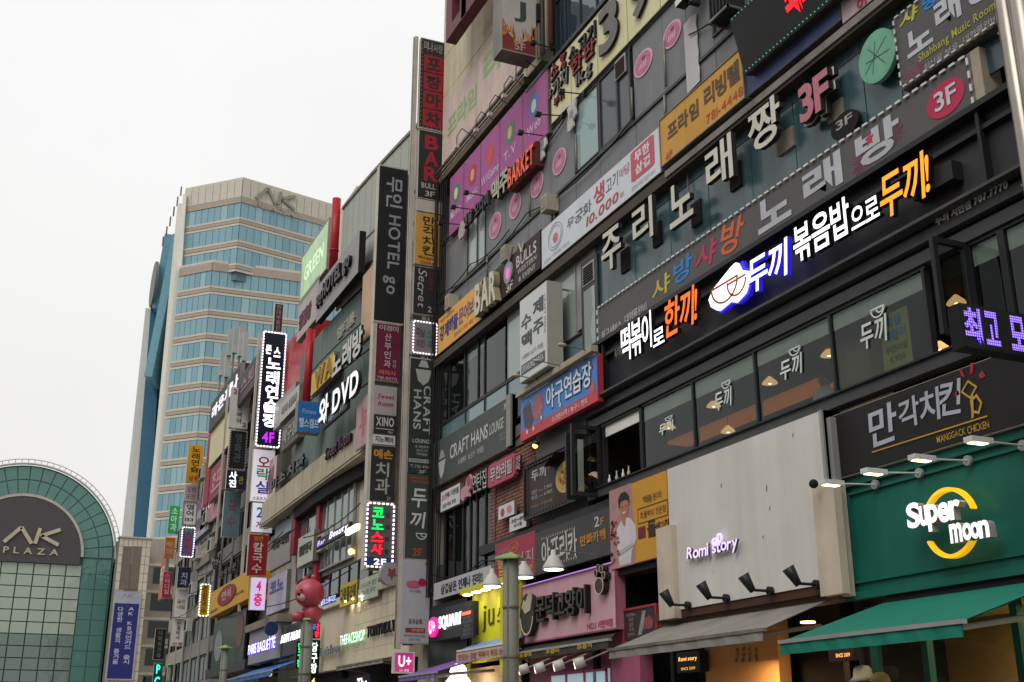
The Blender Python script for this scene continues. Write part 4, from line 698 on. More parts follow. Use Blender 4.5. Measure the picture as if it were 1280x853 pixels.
쪼\4V5o4V5N4=5N4=514-4w4s4R4O403]4R3%4x3w513w5N4F5N4F5o2s5o2s5N3Q5N3Q513H4r2[4H2g3@2x3u313:3Q4C3g4i3w4E3@3<4N3w4t3<4=4D544h5L4B5j3/5=3t643?5t4G5U4p5L515L5N5[5N5[5o`2e2#2e2Z682Z682#4e2#4e3i473i472#
찜\5b5@5b3n5+3n5+5@`3B3T3B1^5+1^5+3T`5c325c2L3h2L3h32`3@5u3@5S4I5S4I5D4F4-444d3-493p4d3e4.3a5D3a5S3$5S3$5u2o5u2o5S355S355D2~4&2,4T2c402t3%2?3^384I3K4k3V4H3m3[3-3!473[4O4H4Y4k4l4I4%3^503%5H404/4S4u4%4o5D4o5S535S535u
차\3c5/3c5I2k5I2k4@3c4@3c4s3Q3]2^3V2a2^2t2x332_3Y3Y3t3?3:3b4E314o2&4*314N3a3[3{3+4s3+4@4z4@4z5I3,5I3,5/`5F5@5F1>5m1>5m3^6H3^6H4M5m4M5m5@
찬\3e5=3e5W2o5W2o553e553e4_3T4c2}3~2e3#2v3b363v3a3_3v4V3=3}4H3!4t3i4-3+4P453^4f3.4_3.554#554#5W3/5W3/5=`5I5@5I2]5p2]5p4V6E4V6E4w5p4w5p5@`363G361|5(1|5(2O3c2O3c3G
천\3e5=3e5W2o5W2o563e563e4^3T4a2}3|2f3z2v3Z363t3b3]3w4U3>3{4J3x4v3f4/3(4Q423_4d3.4^3.564#564#5W3/5W3/5=`5Y5?5Y4x4p4x4p4W5Y4W5Y2?5)2?5)5?`3H3E3H1|5=1|5=2O3o2O3o3E
체\5j5@5j1>5<1>5<5@`4#5-4#4S484S48404#404#285428545-`3O5)3O5E2l5E2l4<3O4<3O4x3F402>3b2b2}2u2#2~303N3b3e3?3v3e3[364O2,4h36413g3%423u4x3u4<4W4<4W5E3u5E3u5)
초\473s472!2e2!2e2Y682Y682!4e2!4e3s`475.475O2+5O2+4{474{3>4a3X3}2w3)2,3g3a3w3[3{4O4Z4t3{5B3w5&3g5>3)5F3}4w4a4e4{5(4{5(5O4e5O4e5.
최\5W5@5W1=5%1=5%5@`2k2#3S2$4I2)5B2>583E3|343|3+3s3+3s322g31`3s5=3s5Y2!5Y2!563r563f4q394G2r3]2)3w3I3;3n4D3+4m424F4X3>4.3z4}3|4f4J494s3|564?564?5Y3|5Y3|5=
추\2e3g2e3E473E471=4e1=4e3E673E673g`475@475a2-5a2-5947593>4v3W4O2y462-3+3a3^3[4K4O4t4t4K5A3^5$3+5;465E4O4w4v4e595%595%5a4e5a4e5@
출\2?1]5&1]5&2I3N2I3N2q5t2q5t3g4e3g4e3:663:664A2e4A2e3:473:473g2?3g2?3H5M3H5M2;2?2;`2/5n2/5O445O3/4]3T4!2w4q2(4Q3Z4a3[4t4N4^4t4t5C4a5*4Q5>4q5I4!4#4]4g5O5$5O5$5n4e5n4e5]475]475n
충\4N2^4-2?5D2*5O2o5D2V4-2J4N2F3$2J3Y2V3N2o3Y2*3$2?`2e3[2e3u473u473J3d3B322?2>2o342H3k1|4N1?501|5g2H5v2o5i2?583B4e3J4e3u673u673[`2/5k2/5J455J3;4/3V4n2x4b2*4B3a4M3[4i4N4/4s4i5B4M5)4B5=4b5G4n4z4/4g5J5$5J5$5k4e5k4e5[475[475k
츄\2e3i2e3H3Z3H3Z1>3)1>3)3H4*3H4*1>5C1>5C3H673H673i`475@475b2-5b2-5A475A3<4x3V4R2y492-3-3a3|3[4N4O4w4t4N5A3|5$3-5;495F4R4x4x4e5A5%5A5%5b4e5b4e5@
츠\2e2#2e2Z682Z682#`475-475N2+5N2+4{474{3>4W3X3[2x3y2-3X3b3p3[3@4O4W4t3@5A3p5%3X5=3y5E3[4w4W4e4{5(4{5(5N4e5N4e5-
층\2e3<2e3o673o673<`4N3K3k3D342[2>2o342H3k1|4N1?501|5g2H5v2o5g2[503D`4N2^4-2?5D2*5O2o5D2V4-2J4N2F3$2J3Y2V3N2o3Y2*3$2?`2/5k2/5J455J3;4/3V4n2x4a2*4A3a4M3[4h4N4/4s4h5B4M5)4A5=4a5F4n4y4/4f5J5$5J5$5k4e5k4e5[475[475k
치\5X5@5X1>5&1>5&5@`3o5/3o5I2u5I2u4@3o4@3o4s3c3[353U2l2^2%2x3E2_3k3X3(3?3~3a4V304+2%4}314d3Z463_3]4s3]4@4;4@4;5I3]5I3]5/
카\2#5h2#5G4D5G424h2j4Y2o443[4G3s3y3B3K2h2/2!2m3-3W4W4W4k5h`5F5@5F1>5m1>5m3{6G3{6G4O5m4O5m5@
칵\2}3R2}305I305I1>5p1>5p3R`2!5w2!5U485U3~4?2i4/2o4l3:4u3l4O373}2k3)2y3f3z3}4P4$4h5w`5I5@5I3i5p3i5p4n6E4n6E4<5p4<5p5@
칼\2!5%2!5c485c3~532i4|2o4y3;4*3m4e384H2k3~2x3!3y4D4P4/4h5%`5I5@5I3-5p3-5p4y6E4y6E4}5p4}5p5@`321^5$1^5$2K3Z2K3Z2x5p2x5p3u313u313T5I3T5I2^322^
캠\3H3U3H1^5:1^5:3U`5g345g2L3o2L3o34`2y5u2y5T3<5T3*4?2h4.2m4j3w4u3X4O2~3|2i3%2y3e3o40464&4K5u`4s5/4s3o4{3o4{4q5h4q5h3m5:3m5:5?5h5?5h4>4{4>4{5/
커\2y5h2y5G4A5G3}4h2f4Y2l453=4G3n3y373K2e2/2x2m3)3W4S4W4g5h`4f4Q4f3}5Y3}5Y1>5(1>5(5@5Y5@5Y4Q
케\5k5@5k1>5<1>5<5@`4y5,4y4S444S4C4z4H544I5c2x5c2x5B3;5B3&4i2g4a2k483v4I3Y3(303U2g2}2z2$3L393w3m3^414y414y275227525,
코\2>5k2>5I5P5I5O4m2*4d2/4A5M4N5A3R5g3O5r405v4t5v5k`3<3*3<2&2e2&2e2c672c672&4K2&4K3*
콜\2>5+2>5i5O5i5N5E2+572/4+5M4@5F4b5m4Z5s4:5u5+`3]4v3]4E2e4E2e3<663<664E4Q4E4Q4v`2?1^5&1^5&2K3N2K3N2s5t2s5t3l2?3l2?3L5M3L5M2=2?2=
쿡\2/3G2/2=5O2=5O1>5w1>5w3G4e3G4e3,683,68485k485r4t5u5&2[5&2[5d5N5d5M4~2.4[2<4s5K4$5C482e482e3,473,473G
크\2e2(2e2d672d672(`2>5i2>5H5O5H5O4Y2*4O2/3|5M4858365g335q3+5u4b5v5i
큰\2e3]2e3u683u683]5j3]5r4g5t4^5u5!2[5!2[5Y5N5Y5M4>2.4-2<4j5L4s5C3]`2@3K2@1|5#1|5#2O3O2O3O3K
킨\5X5?5X2}5&2}5&5?`2&5r2&5Q4G5Q464-2m4&2r4d3]4m3t4G3E3=2o3u2#3U3*3=4X4v4o5r`3E3G3E1^5=1^5=2M3l2M3l3G
타\2u5m2u2;3u2<4L2?4/2}4,3P4J3I3v3E2~3D2~4A4a4A4a4a2~4a2~5K4i5K4i5m`5F5@5F1>5m1>5m3}6H3}6H4Q5m4Q5m5@
탁\2{3O2{2{5I2{5I1>5p1>5p3O`2u5u2u3z3x3!4L3%4*3,4%484J423y3}303}304k4Z4k4Z4.304.305T4g5T4g5u`5I5@5I3g5p3g5p4l6E4l6E4:5p4:5p5@
탄\2u5q2u3m3x3m4L3q4*3w4%3_4K3>3y3;303:304c4Z4c4Z4%304%305P4g5P4g5q`5I5@5I2]5p2]5p4V6E4V6E4w5p4w5p5@`363H361|5(1|5(2O3c2O3c3H
터\4o4Y4o475Z475Z1=5)1=5)5@5Z5@5Z4Y`2v5m2v2:3u2;4J2?4*2{4&3O4I3H3w3E303D30494S494S4a304a305K4i5K4i5m
테\5j5@5j1>5<1>5<5@`4!5-4!4Y4A4Y4A464!464!285428545-`2s5b2s2;3b2;3=2>4S2_4P3M3=3H3e3E2_3D2_433@433@4T2_4T2_5A485A485b
텍\3B3K3B2[5g2[5g1>5:1>5:3K`5h5?5h3b5:3b5:5?`4#5.4#4;4G4;4G4m4#4m4#3e553e555.`2u5t2u3w3e3x3]3!4X3)4T453[3~3i3{2}3_2}4k3~4k3~4-2}4-2}5S4D5S4D5t
텔\5h5?5h3%5:3%5:5?`4#5/4#4~4G4~4G4#4#4#4#3*553*555/`2u5x2u3?3b3@3?3^4X404T4Q3?4K3f4H2}4G2}4w3~4w3~4^2}4^2}5W4D5W4D5x`3H1]5~1]5~2J3o2J3o2t5:2t5:3n3G3n3G3M5g3M5g2?3H2?
토\2[5p2[3k473k472z2e2z2e2Y682Y682z4e2z4e3k5y3k5y3.3Q3.3Q4b5n4b5n4$3Q4$3Q5O5v5O5v5p
통\4N3G3k39342>2>2m342G3k1{4N1?501{5g2G5v2m5g2>5039`4N2?4-2<5D2&5O2m5D2T4-2J4N2F3$2J3X2T3M2m3X2&3$2<`2]5+2]4E464E463*2e3*2e3g673g673*4e3*4e4E5w4E5w4e3Q4e3Q4;5l4;5l5B3Q5B3Q5i5u5i5u5+
튀\5Y5?5Y1>5&1>5&5?`2,5w2,3~4/3~4/4Q3E4Q3E4!4#4!4#4{3E4{3E5W4,5W4,5w`2g3O3s3Q3s203|203|3R5A3c583#4G3u3O3r2c3q
튜\2e3g2e3F3Z3F3Z1>3)1>3)3F4*3F4*1>5C1>5C3F683F683g`2^5$2^3?5z3?5z4G3Q4G3Q4y5m4y5m4{3Q4{3Q5b5v5b5v5$
트\2e2#2e2a682a682#`2[5o2[3d5y3d5y3&3Q3&3Q4W5n4W5n4x3Q4x3Q5M5v5M5v5o
특\2e3+2e3h673h673+`2;382;2,5L2,5L1>5s1>5s38`2]5,2]4E5w4E5w4e3Q4e3Q4;5l4;5l5B3Q5B3Q5j5u5j5u5,
티\5Y5@5Y1>5(1>5(5@`2#5m2#2;3%2<4V2?4{2}4[3P4T3I3&3E363D364A4j4A4j4a364a365K4w5K4w5m
파\2e2=3J2>472]4^324[3Q4R3L4R5F4&5F4&5g2i5g2i5F2]5F2]3H2a3G`3Q5F3_5F3_3J3Q3H`5F5@5F1>5m1>5m3}6H3}6H4Q5m4Q5m5@
판\2j3m3N3n483r4^3z4@3{4S3@4S5K4$5K4$5l2p5l2p5K2|5K2|3;2f3;`3T5K3{5K3{3>3T3<`5I5?5I2^5p2^5p4X6E4X6E4z5p4z5p5?`363J361|5(1|5(2O3c2O3c3J
펀\4y4)4y4g5Y4g5Y2]5)2]5)5@5Y5@5Y4)`2j3q3L3r453v4>3&4<404Q3_4Q5M4!5M4!5n2p5n2p5M2{5M2{3?2f3?`3T5M3^5M3^3]3T3@`3G3G3G1|5<1|5<2O3n2O3n3G
페\5l5@5l1>5>1>5>5@`4(5-4(4X4I4X4I444(444(285828585-`2e2=352>3)2[4d304a3P3~3L3~584S584S5Z2i5Z2i582.582.3G2a3G`3E583w583w3J3E3H
포\2+3?2+3s463s462!2e2!2e2Y682Y682!4d2!4d3s5&3s5&3?5B3?5B5J5(5J5(5k2*5k2*5J3Z5J3Z3?`3)5J4)5J4)3?3)3?
폰\2e3%2e3c673c673%4e3%4e4J5$4J5$4j5B4j5B5b5&5b5&5$2+5$2+5b3Z5b3Z4j2-4j2-4J474J473%`3)5b4)5b4)4j3)4j`2[362[1|5y1|5y2O3P2O3P36
풋\2-4x2-4W5$4W5$4x5B4x5B5i5&5i5&5,2+5,2+5i3Z5i3Z4x`3)5i4)5i4)4x3)4x`2e3}2e3z463z463L4d3L4d3z683z683}`4637462}3=2s3Y2T2$2G2/1?3c213[2M4N2p4r2M58215z1?5-2G5B2T4v2r4e2}4e37
프\2e2#2e2Z682Z682#`2+3-2+3j5&3j5&3-5B3-5B5H5(5H5(5i2*5i2*5H3Z5H3Z3-`3)5H4)5H4)3-3)3-
픈\2e3)2e3f673f673)`2-4i2-4H5$4H5$4i5B4i5B5a5&5a5&5!2+5!2+5a3Z5a3Z4i`3)5a4)5a4)4i3)4i`2[382[1|5y1|5y2O3P2O3P38
피\5Y5@5Y1>5(1>5(5@`2h2=3P2>4E2]5432523R4Y3L4Y5F4/5F4/5g2n5g2n5F2~5F2~3H2e3G`3V5F415F413K3V3H
필\5Y5@5Y3.5(3.5(5@`3C1]5?1]5?2K3j2K3j2x5(2x5(3u3B3u3B3T5Y3T5Y2]3C2]`2o3{3T3|4F414~494}4X4Y4S4Y5U4+5U4+5u2u5u2u5U325U324N2k4N`3Y5U425U424Q3Y4O
학\3w4|3C4>2-4u2z4M2-3<3C3t3w3k4D3t4h3<4s4M4h4u4D4>`3w4z3{4u4F4h4M4M4F413{3<3w3-3T3<3A41334M3A4h3T4u`2{3F2{2=5I2=5I1>5p1>5p3F`3f5[3f5g2f5g2f5G4/5G4/5g3/5g3/5[`5I5@5I3Y5p3Y5p4h6E4h6E4,5p4,5p5@
한\3w4?3C4-2-4m2z4C2-3(3C3i3w3Z4D3i4h3(4s4C4h4m4D4-`3w4s3{4n4F4Y4M4C4F3@3{3&3w3z3T3&3A3@334C3A4Y3T4n`5I5?5I2>5p2>5p4O6E4O6E4q5p4q5p5?`3f5?3f5a2f5a2f5A4/5A4/5a3/5a3/5?`363B361|5(1|5(2O3c2O3c3B
할\3w563C4~2-4)2z4b2-453C3:3w3)4D3:4h454s4b4h4)4D4~`3w4-3|4(4G4t4M4b4G4I3|463w423T463A4I334b3A4t3T4(`5I5[5I3!5p3!5p4v6E4v6E4_5p4_5p5[`321]5$1]5$2I3Y2I3Y2r5p2r5p3i313i313J5I3J5I2<322<`3f5^3f5m2f5m2f5M4/5M4/5m3/5m3/5^
항\4R3P3s3H3E2{2~2q3E2I3s1|4R1?501|5e2I5t2q5e2{503H`4R2~4.2_5C2-5M2q5C2W4.2K4R2F3,2K3g2W3W2q3g2-3,2_`3w4_3C4<2-4t2z4L2-3<3C3t3w3m4D3t4h3<4s4L4h4t4D4<`3w4y3{4t4F4g4M4L4F413{3=3w3.3T3=3A41334L3A4g3T4t`5I5@5I3S5p3S5p4g6E4g6E4+5p4+5p5@`3f5^3f5e2f5e2f5E4/5E4/5e3/5e3/5^
해\3d4w2~4l2!4I2q3%2!3M2~2]3d2-3>2]4H3M4R3%4H4I3>4l`3d4U3$4N3@433|3%3@3b3$3I3d3B3E3I2|3b2@3%2|433E4N`3N5+3N5J2d5J2d4[4d4[4d5J3u5J3u5+`4v5-4v264}264}3@5i3@5i1>5;1>5;5@5i5@5i4I4}4I4}5-
행\3e4[304:2#4r2r4K2#3=303u3e3n3?3u4H3=4R4K4H4r3?4:`3e4w3%4r3@4e3|4K3@413%3=3e3.3F3=2~412]4K2~4e3F4r`4k3Q3,3I3U2|3F2q3U2I3,1|4k1?5L1|5!2I5<2q5!2|5L3I`4k30532{5X2.5i2q5X2W532K4k2F3~2K3x2W3m2q3x2.3~2{`4u5/4u3j4|3j4|4j5h4j5h3W5:3W5:5@5h5@5h4-4|4-4|5/`3O5=3O5c2c5c2c5B4f5B4f5c3u5c3u5=
헤\5k5@5k1>5=1>5=5@`3c4v2~4l2!4I2q3%2!3M2~2]3c2-3<2]4E3M4O3%4E4I3<4l`3c4T3!4M3=433^3%3=3a3!3H3c3A3E3H2|3a2@3%2|433E4M`4)5.4)4V4R4V4R434)434)275927595.`3M5,3M5J2d5J2d4[4b4[4b5J3t5J3t5,
헬\5h5?5h3w5:3w5:5?`3c552~4}2!4(2r4Z2!442~3.3c3&3<3.4D444M4Z4D4(3<4}`3c4,3!4(3<4s3]4Z3<4G3!443c3~3E442}4G2[4Z2}4s3E4(`4)5/4)4;4S4;4S4n4)4n4)3z593z595/`3H1]5}1]5}2I3o2I3o2q5:2q5:3g3G3g3G3I5g3I5g2;3H2;`3L5[3L5k2c5k2c5K4b5K4b5k3s5k3s5[
현\3r4?3A4,2-4l2z4B2-3%3A3e3r3W463e4Y3%4j4B4Y4l464,`3r4s3>4m474X4E4B473=3>3#3r3w3Q3#393=324B394X3Q4m`4#3}4#3!5Y3!5Y2/5)2/5)5?5Y5?5Y4/4#4/4#4l5Y4l5Y3}`3b5@3b5a2e5a2e5A4#5A4#5a3+5a3+5@`3F383F1|5;1|5;2O3m2O3m38
형\3r4{3A4<2-4s2z4I2-3.3A3o3r3g463o4Y3.4j4I4Y4s464<`3r4y3?4t474e4E4I473{3?3-3r3(3Q3-393{324I394e3Q4t`4d3N3$3G3N2_382p3N2I3$1|4d1?5E1|5t2I5+2p5t2_5E3G`4d2|4_2]5O2,5Z2p5O2W4_2J4d2F3]2J3r2W3h2p3r2,3]2]`5Y5@5Y4^4#4^4#4v5Y4v5Y4E4#4E4#3;5Y3;5Y3R5)3R5)5@`3b5^3b5f2e5f2e5E4#5E4#5f3+5f3+5^
호\4N4e4)4Z584L5I3}583%4)3o4N3j3)3o3d3%3S3}3d4L3)4Z`475:475S2u5S2u505?505?5S4e5S4e5:`4N4&3o4w394Z2_3}373r3g3T473J472w2e2w2e2V682V682w4e2w4e3J543T5d3r5q3}5b4Z4{4w
화\3y4r3~4m4H4Y4O4C4H3?3~3&3y3z3W3&3D3?364C3D4Y3W4m`3y4>3G4,2;4l2%4C2/3+373m3i3a3i2|2a2{2f2w3K2w472!4{2-4^373<2}3<3a4N3m4l3+4u4C4j4l4F4,`5G5@5G1>5n1>5n3>6F3>6F4H5n4H5n5@`3i5?3i5b2g5b2g5A4=5A4=5b3<5b3<5?
환\3z4-3~4)4H4v4O4e4H4N3~4C3z483X4C3E4N384e3E4v3X4)`5H5@5H2)5o2)5o4H6D4H6D4i5o4i5o5@`322{321|5#1|5#2O3Z2O3Z2{`3z553G4~2<4*2&4e2:4D393^3j3:3j3m2c3k2g3J3M3K493P4}3Z4{3x3=3n3=3:4N3^4l4D4t4e4j4*4F4~`3j5[3j5k2l5k2l5K4:5K4:5k3=5k3=5[
활\3z4{3~4]4H4/4O4z4H4l3~4c3z4Z3X4c3E4l384z3E4/3X4]`5H5@5H3l5o3l5o4o6D4o6D4=5o4=5o5@`2|1]5$1]5$2G3U2G3U2m5o2m5o3V2{3V2{385I385I2+2|2+`3z5I3G5C2<4{2&4z2:4b384L3j4E3j3@2c3?2g3u3M3u493y4}3*4{413=3[3=4E4O4L4l4b4t4z4j4{4F5C`3j5^3j5r2l5r2l5U4:5U4:5r3=5r3=5^
회\5W5@5W1>5%1>5%5@`3*4r484m4S4Y4Z4C4S3?483&3*3z3e3&3L3?3E4C3L4Y3e4m`3*4>3O4,2^4l2.4C2[3+3G3l3r3a3r2|2g2{2l2w3T2w4J2!5B2-58373{2}3{3a4X3m4w3+4&4C4t4l4P4,`3r5?3r5a2o5a2o5A4~5A4~5a3{5a3{5?
휴\4N4]3o4;3A4u2{4O3A3@3o3z4N3s4{3z5b3@5p4O5b4u4{4;`4N4w4)4s574g5G4O57454)3]4N3>3)3]3e453U4O3e4g3)4s`2e3T2e323Z323Z1=3)1=3)324*324*1=5C1=5C326832683T`475]475f2v5f2v5E5=5E5=5f4e5f4e5]
'''

# ================================================================== SETTING
g = MB().box(-400, 400, -300, 500, GZ-.5, GZ-.02).build('ground', M('ground_concrete', '#8c8880', .9, dirt=.15)); struct(g)
r = MB().box(-6, 5.6, -30, 92, GZ-.02, GZ-.01).build('plaza_road', M('asphalt', '#4a4a4a', .9, dirt=.2)); struct(r)
r = MB().box(5.6, 10.3, -30, 92, GZ-.02, GZ+.1).build('pavement', M('pavement_tiles', '#9a948a', .85, dirt=.15, scale=4)); struct(r)

# ================================================================== MAIN BUILDING (grey panel-clad, four floors of shops in view)
mb = thing('commercial_building', 'long grey panel clad shopping building covered in signs at the right', 'building', (12, 18, GZ))
YN, YF = 6.2, 28.05            # near and far ends
B(mb, 'upper_wall', GREYD, 10.32, 17, YN, YF, 7.16, 16.4)
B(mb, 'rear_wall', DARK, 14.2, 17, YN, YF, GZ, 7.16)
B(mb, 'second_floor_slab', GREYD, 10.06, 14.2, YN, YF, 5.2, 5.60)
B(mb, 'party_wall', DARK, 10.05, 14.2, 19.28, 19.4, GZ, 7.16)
B(mb, 'end_wall', STONEG, 10.05, 14.2, YF-.2, YF, GZ, 7.16)
for q in (12.05, 16.62, 18.1, 22.55, 24.9): B(mb, 'party_wall', DARK, 10.06, 14.2, q, q+.1, GZ, 5.2)

# --- second floor cafe band (z 5.6 .. 7.1)
zh, zs = 7.05, 5.9
B(mb, 'sill_beam', GREYD, 9.9, 10.1, YN, 19.2, 5.72, 5.88)
B(mb, 'sill_cap', BLACKM, 9.86, 10.08, YN, 19.2, 5.88, 5.905)
B(mb, 'lintel_beam', GREYD, 9.95, 10.1, YN, 19.2, 7.1, 7.26)
B(mb, 'shadow_gap', DARK, 10.0, 10.1, YN, 19.2, 7.26, 7.32)
B(mb, 'upper_lintel', GREYD, 9.88, 10.1, YN, 19.2, 7.32, 7.46)
B(mb, 'fascia_soffit', BLACKM, 9.9, 10.3, YN, 19.2, 7.46, 7.56)
B(mb, 'fascia_lip', GREYD, 9.72, 9.9, YN, 19.2, 7.52, 7.56)
B(mb, 'fascia_back', M('fascia_panel', '#3a3a3e', .5, dirt=.14, streak=.1, k=.8), 10.02, 10.3, YN, 19.2, 7.56, 8.66)
B(mb, 'fascia_top_rail', BLACKM, 9.85, 10.3, YN, 19.2, 8.6, 8.68)
B(mb, 'fascia_mid_rail', BLACKM, 9.93, 10.02, YN, 19.2, 8.34, 8.4)
for q in (19.15, 18.45): B(mb, 'fascia_post', BLACKM, 9.9, 10.02, q-.02, q+.02, 7.56, 8.6)
B(mb, 'fascia_post', BLACKM, 9.9, 10.02, 8.95, 9.0, 7.56, 8.6)
cols = [y_at(px, 10, z) for px, z in ((802, 6.4), (868, 6.4), (946, 6.4), (1042, 6.4), (1161, 6.4))]
window(mb, cols, zs, zh, 10, GL('cafe_glass', '#d2d8d6', 1.42, .02, .015), DFRAME, .045, [.2, .2, .24, .22], BLIND)
yc = y_at(1168, 10, 6.4)
window(mb, [6.3, 7.4, y_at(1262, 10, 6.3), y_at(1218, 10, 6.3)], zs, zh, 10, GL('cafe_glass'), BLACKM, .1, [.22], BLIND)
window(mb, [y_at(804, 10, 6.4)+.02, y_at(755, 10, 6.4)], zs, zh, 10, GL('clear_air_glass', '#ffffff', 1.02), BLACKM, .05, [.18], BLIND)
# open casements
def casement(name, pxh, pxo, z0, z1, label):
    """window leaf swung out square to the street front; hinge at the wall, seen at columns pxo..pxh"""
    y = y_at(pxh, 10, (z0+z1)/2); x0 = x_at(pxo, y, (z0+z1)/2)
    m = MB(); w = .07
    m.box(x0, 9.98, y-.03, y+.03, z0, z0+w).box(x0, 9.98, y-.03, y+.03, z1-w, z1)
    m.box(x0, x0+w, y-.03, y+.03, z0+w, z1-w).box(9.98-w, 9.98, y-.03, y+.03, z0+w, z1-w)
    f = m.build('casement', BLACKM, mb)
    MB().box(x0+w, 9.98-w, y-.008, y+.008, z0+w, z1-w).build('pane', GL('cafe_glass'), f)
    return x0, y
x0, y = casement('c', 1216, 1170, 5.9, 7.1, '')
x0, y = casement('c', 752, 714, 5.72, 7.06, '')
B(mb, 'casement', BLACKM, 9.5, 9.98, 19.24, 19.29, 5.75, 7.02)
B(mb, 'frosted_strip', BLIND, 9.72, 9.84, 19.195, 19.2, 5.9, 6.9)
# interior of the cafe
WOOD = M('slatted_wood', '#8a5a2c', .5, dirt=.3, scale=5)
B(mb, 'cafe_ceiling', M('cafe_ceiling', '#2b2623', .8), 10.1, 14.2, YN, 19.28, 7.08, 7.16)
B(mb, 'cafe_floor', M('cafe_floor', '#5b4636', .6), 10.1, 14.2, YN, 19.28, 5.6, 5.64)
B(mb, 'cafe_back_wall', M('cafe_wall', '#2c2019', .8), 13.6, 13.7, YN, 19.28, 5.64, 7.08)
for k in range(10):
    B(mb, 'ceiling_batten', E('#c87a2e', .35), 11.7+.05*k, 11.715+.05*k, 14.5, 19.2, 6.98, 7.05)  # wood slats, no lamps: their faint glow stands in for warm light on them
B(mb, 'corner_column', M('cafe_column', '#8d7a63', .7), 10.25, 10.6, *sorted((y_at(1046, 10.3, 6.4), y_at(1090, 10.3, 6.4))), 5.64, 7.05)
B(mb, 'hanging_poster', M('poster_green', '#a9ab52', .8), 10.1, 10.11, *sorted((y_at(1103, 10.1, 6.3), y_at(1138, 10.1, 6.3))), 5.95, 6.75)
fp = FB(y_at(1103, 10.1, 6.3), y_at(1138, 10.1, 6.3), 5.95, 6.75, 10.098)
txt(fp, '볶음\n떡볶이', (.12, .5, .9, .95), H('#2b7fae'), mb, 0, .004, 'x', jit=.1)
txt(fp, '무한리필\n9,900', (.12, .15, .9, .45), H('#5c5a2a'), mb, 0, .004, 'b')
# 두끼 window vinyl on the glass
VINYL = H('#d3dbd6', rough=.8)
def bowl(fr, a, b, ra, rb, mat, p, c=.006, th=.16):
    m = MB(); m.ring(fr, a, b, ra, rb, th, c, c+.004, math.pi, 2*math.pi, 16)
    m.obox(fr, a-ra, a+ra, b-rb*th*.5, b+rb*th*.5, c, c+.004)
    m.ring(fr, a+ra*.35, b, ra*.55, rb*.6, th*1.4, c+.005, c+.008, math.pi, 2*math.pi, 12)
    return m.build('bowl_mark', mat, p)
for (a, b, c_, d) in ((824, 546, 528, 18), (893, 516, 486, 22), (975, 478, 446, 28), (1075, 440, 398, 34)):
    f = FR(a, c_, b, a+d, 9.995)
    txt(f, '두끼', (0, 0, 1, .8), VINYL, mb, 0, .006, 'b', shear=.12, name='window_lettering')
    bowl(f, .72, 1.06, .26, .3, VINYL, mb)
# hanging lamps
def pendant(px, py, label, X=11.0, size=.13, shade='#f0b878'):
    y, z = onx(px, py, X)
    p = thing('pendant_lamp', label, 'lamp', (X, y, z), 'warm pendant lamps inside the cafe')
    MB().lathe((X, y, z-.05), [(size, 0), (size*.8, .04), (size*.4, .09), (.02, .12)], 14).build('lamp_shade', E(shade, 1.1), p, True)
    MB().ball((X, y, z-.03), .035, 8, m=6).build('bulb', E('#fff0cc', 5), p)
    MB().tube((X, y, z+.06), (X, y, max(7.07, z+.1)), .006, 5).build('cord', DARK, p)
for a in ((836, 532, 'leftmost small warm pendant lamp behind the cafe pane nearest the open window'),
          (892, 505, 'warm pendant lamp behind the second cafe pane, in front of its white lettering'),
          (910, 537, 'low warm pendant lamp at the bottom edge of the second cafe pane'),
          (962, 476, 'warm cone pendant lamp at the left of the third cafe pane'),
          (1036, 441, 'small warm pendant lamp at the right end of the third cafe pane'),
          (1195, 375, 'bright warm pendant lamp seen through the open black casement'),
          (1175, 433, 'glowing lamp low in the dark gap beside the purple LED board')):
    pendant(a[0], a[1], a[2].replace('third-floor-side ', ''))
# bottles on the open sill
for i, px in enumerate((762, 771, 779, 786)):
    y = y_at(px, 10.0, 5.95)
    p = MB().lathe((10.0, y, 5.905), [(.03, 0), (.03, .1), (.012, .14), (.012, .19+.02*(i % 2))], 10).build('bottle', H(('#cfd6d8', '#9fb3a8', '#d8d4c8', '#b8a48a')[i], rough=.2), None, True)
    tag(p, ('leftmost clear bottle on the sill of the open cafe window', 'greenish bottle second from left on the open cafe sill', 'pale bottle third from left on the open cafe sill', 'tan bottle at the right on the open cafe sill')[i], 'bottle', 'bottles on the open cafe sill')
# person seated at the cafe window
y, z = onx(1031, 478, 10.6)
pp = thing('person', 'brown-haired person in a white top seated behind the third cafe pane', 'person', (10.6, y, 5.64))
MB().ball((10.6, y, z+.04), .1, 14, (1, .85, 1.15)).build('head', M('skin', '#b98868', .6), pp, True)
MB().ball((10.63, y, z+.08), .115, 14, (1, .95, 1.05)).build('hair', M('brown_hair', '#5a3420', .7), pp, True)
MB().lathe((10.6, y, 5.64), [(.17, 0), (.2, z-5.64-.28), (.17, z-5.64-.16), (.06, z-5.64-.08), (.05, z-5.64)], 14).build('white_top', H('#c8ccd0'), pp, True)

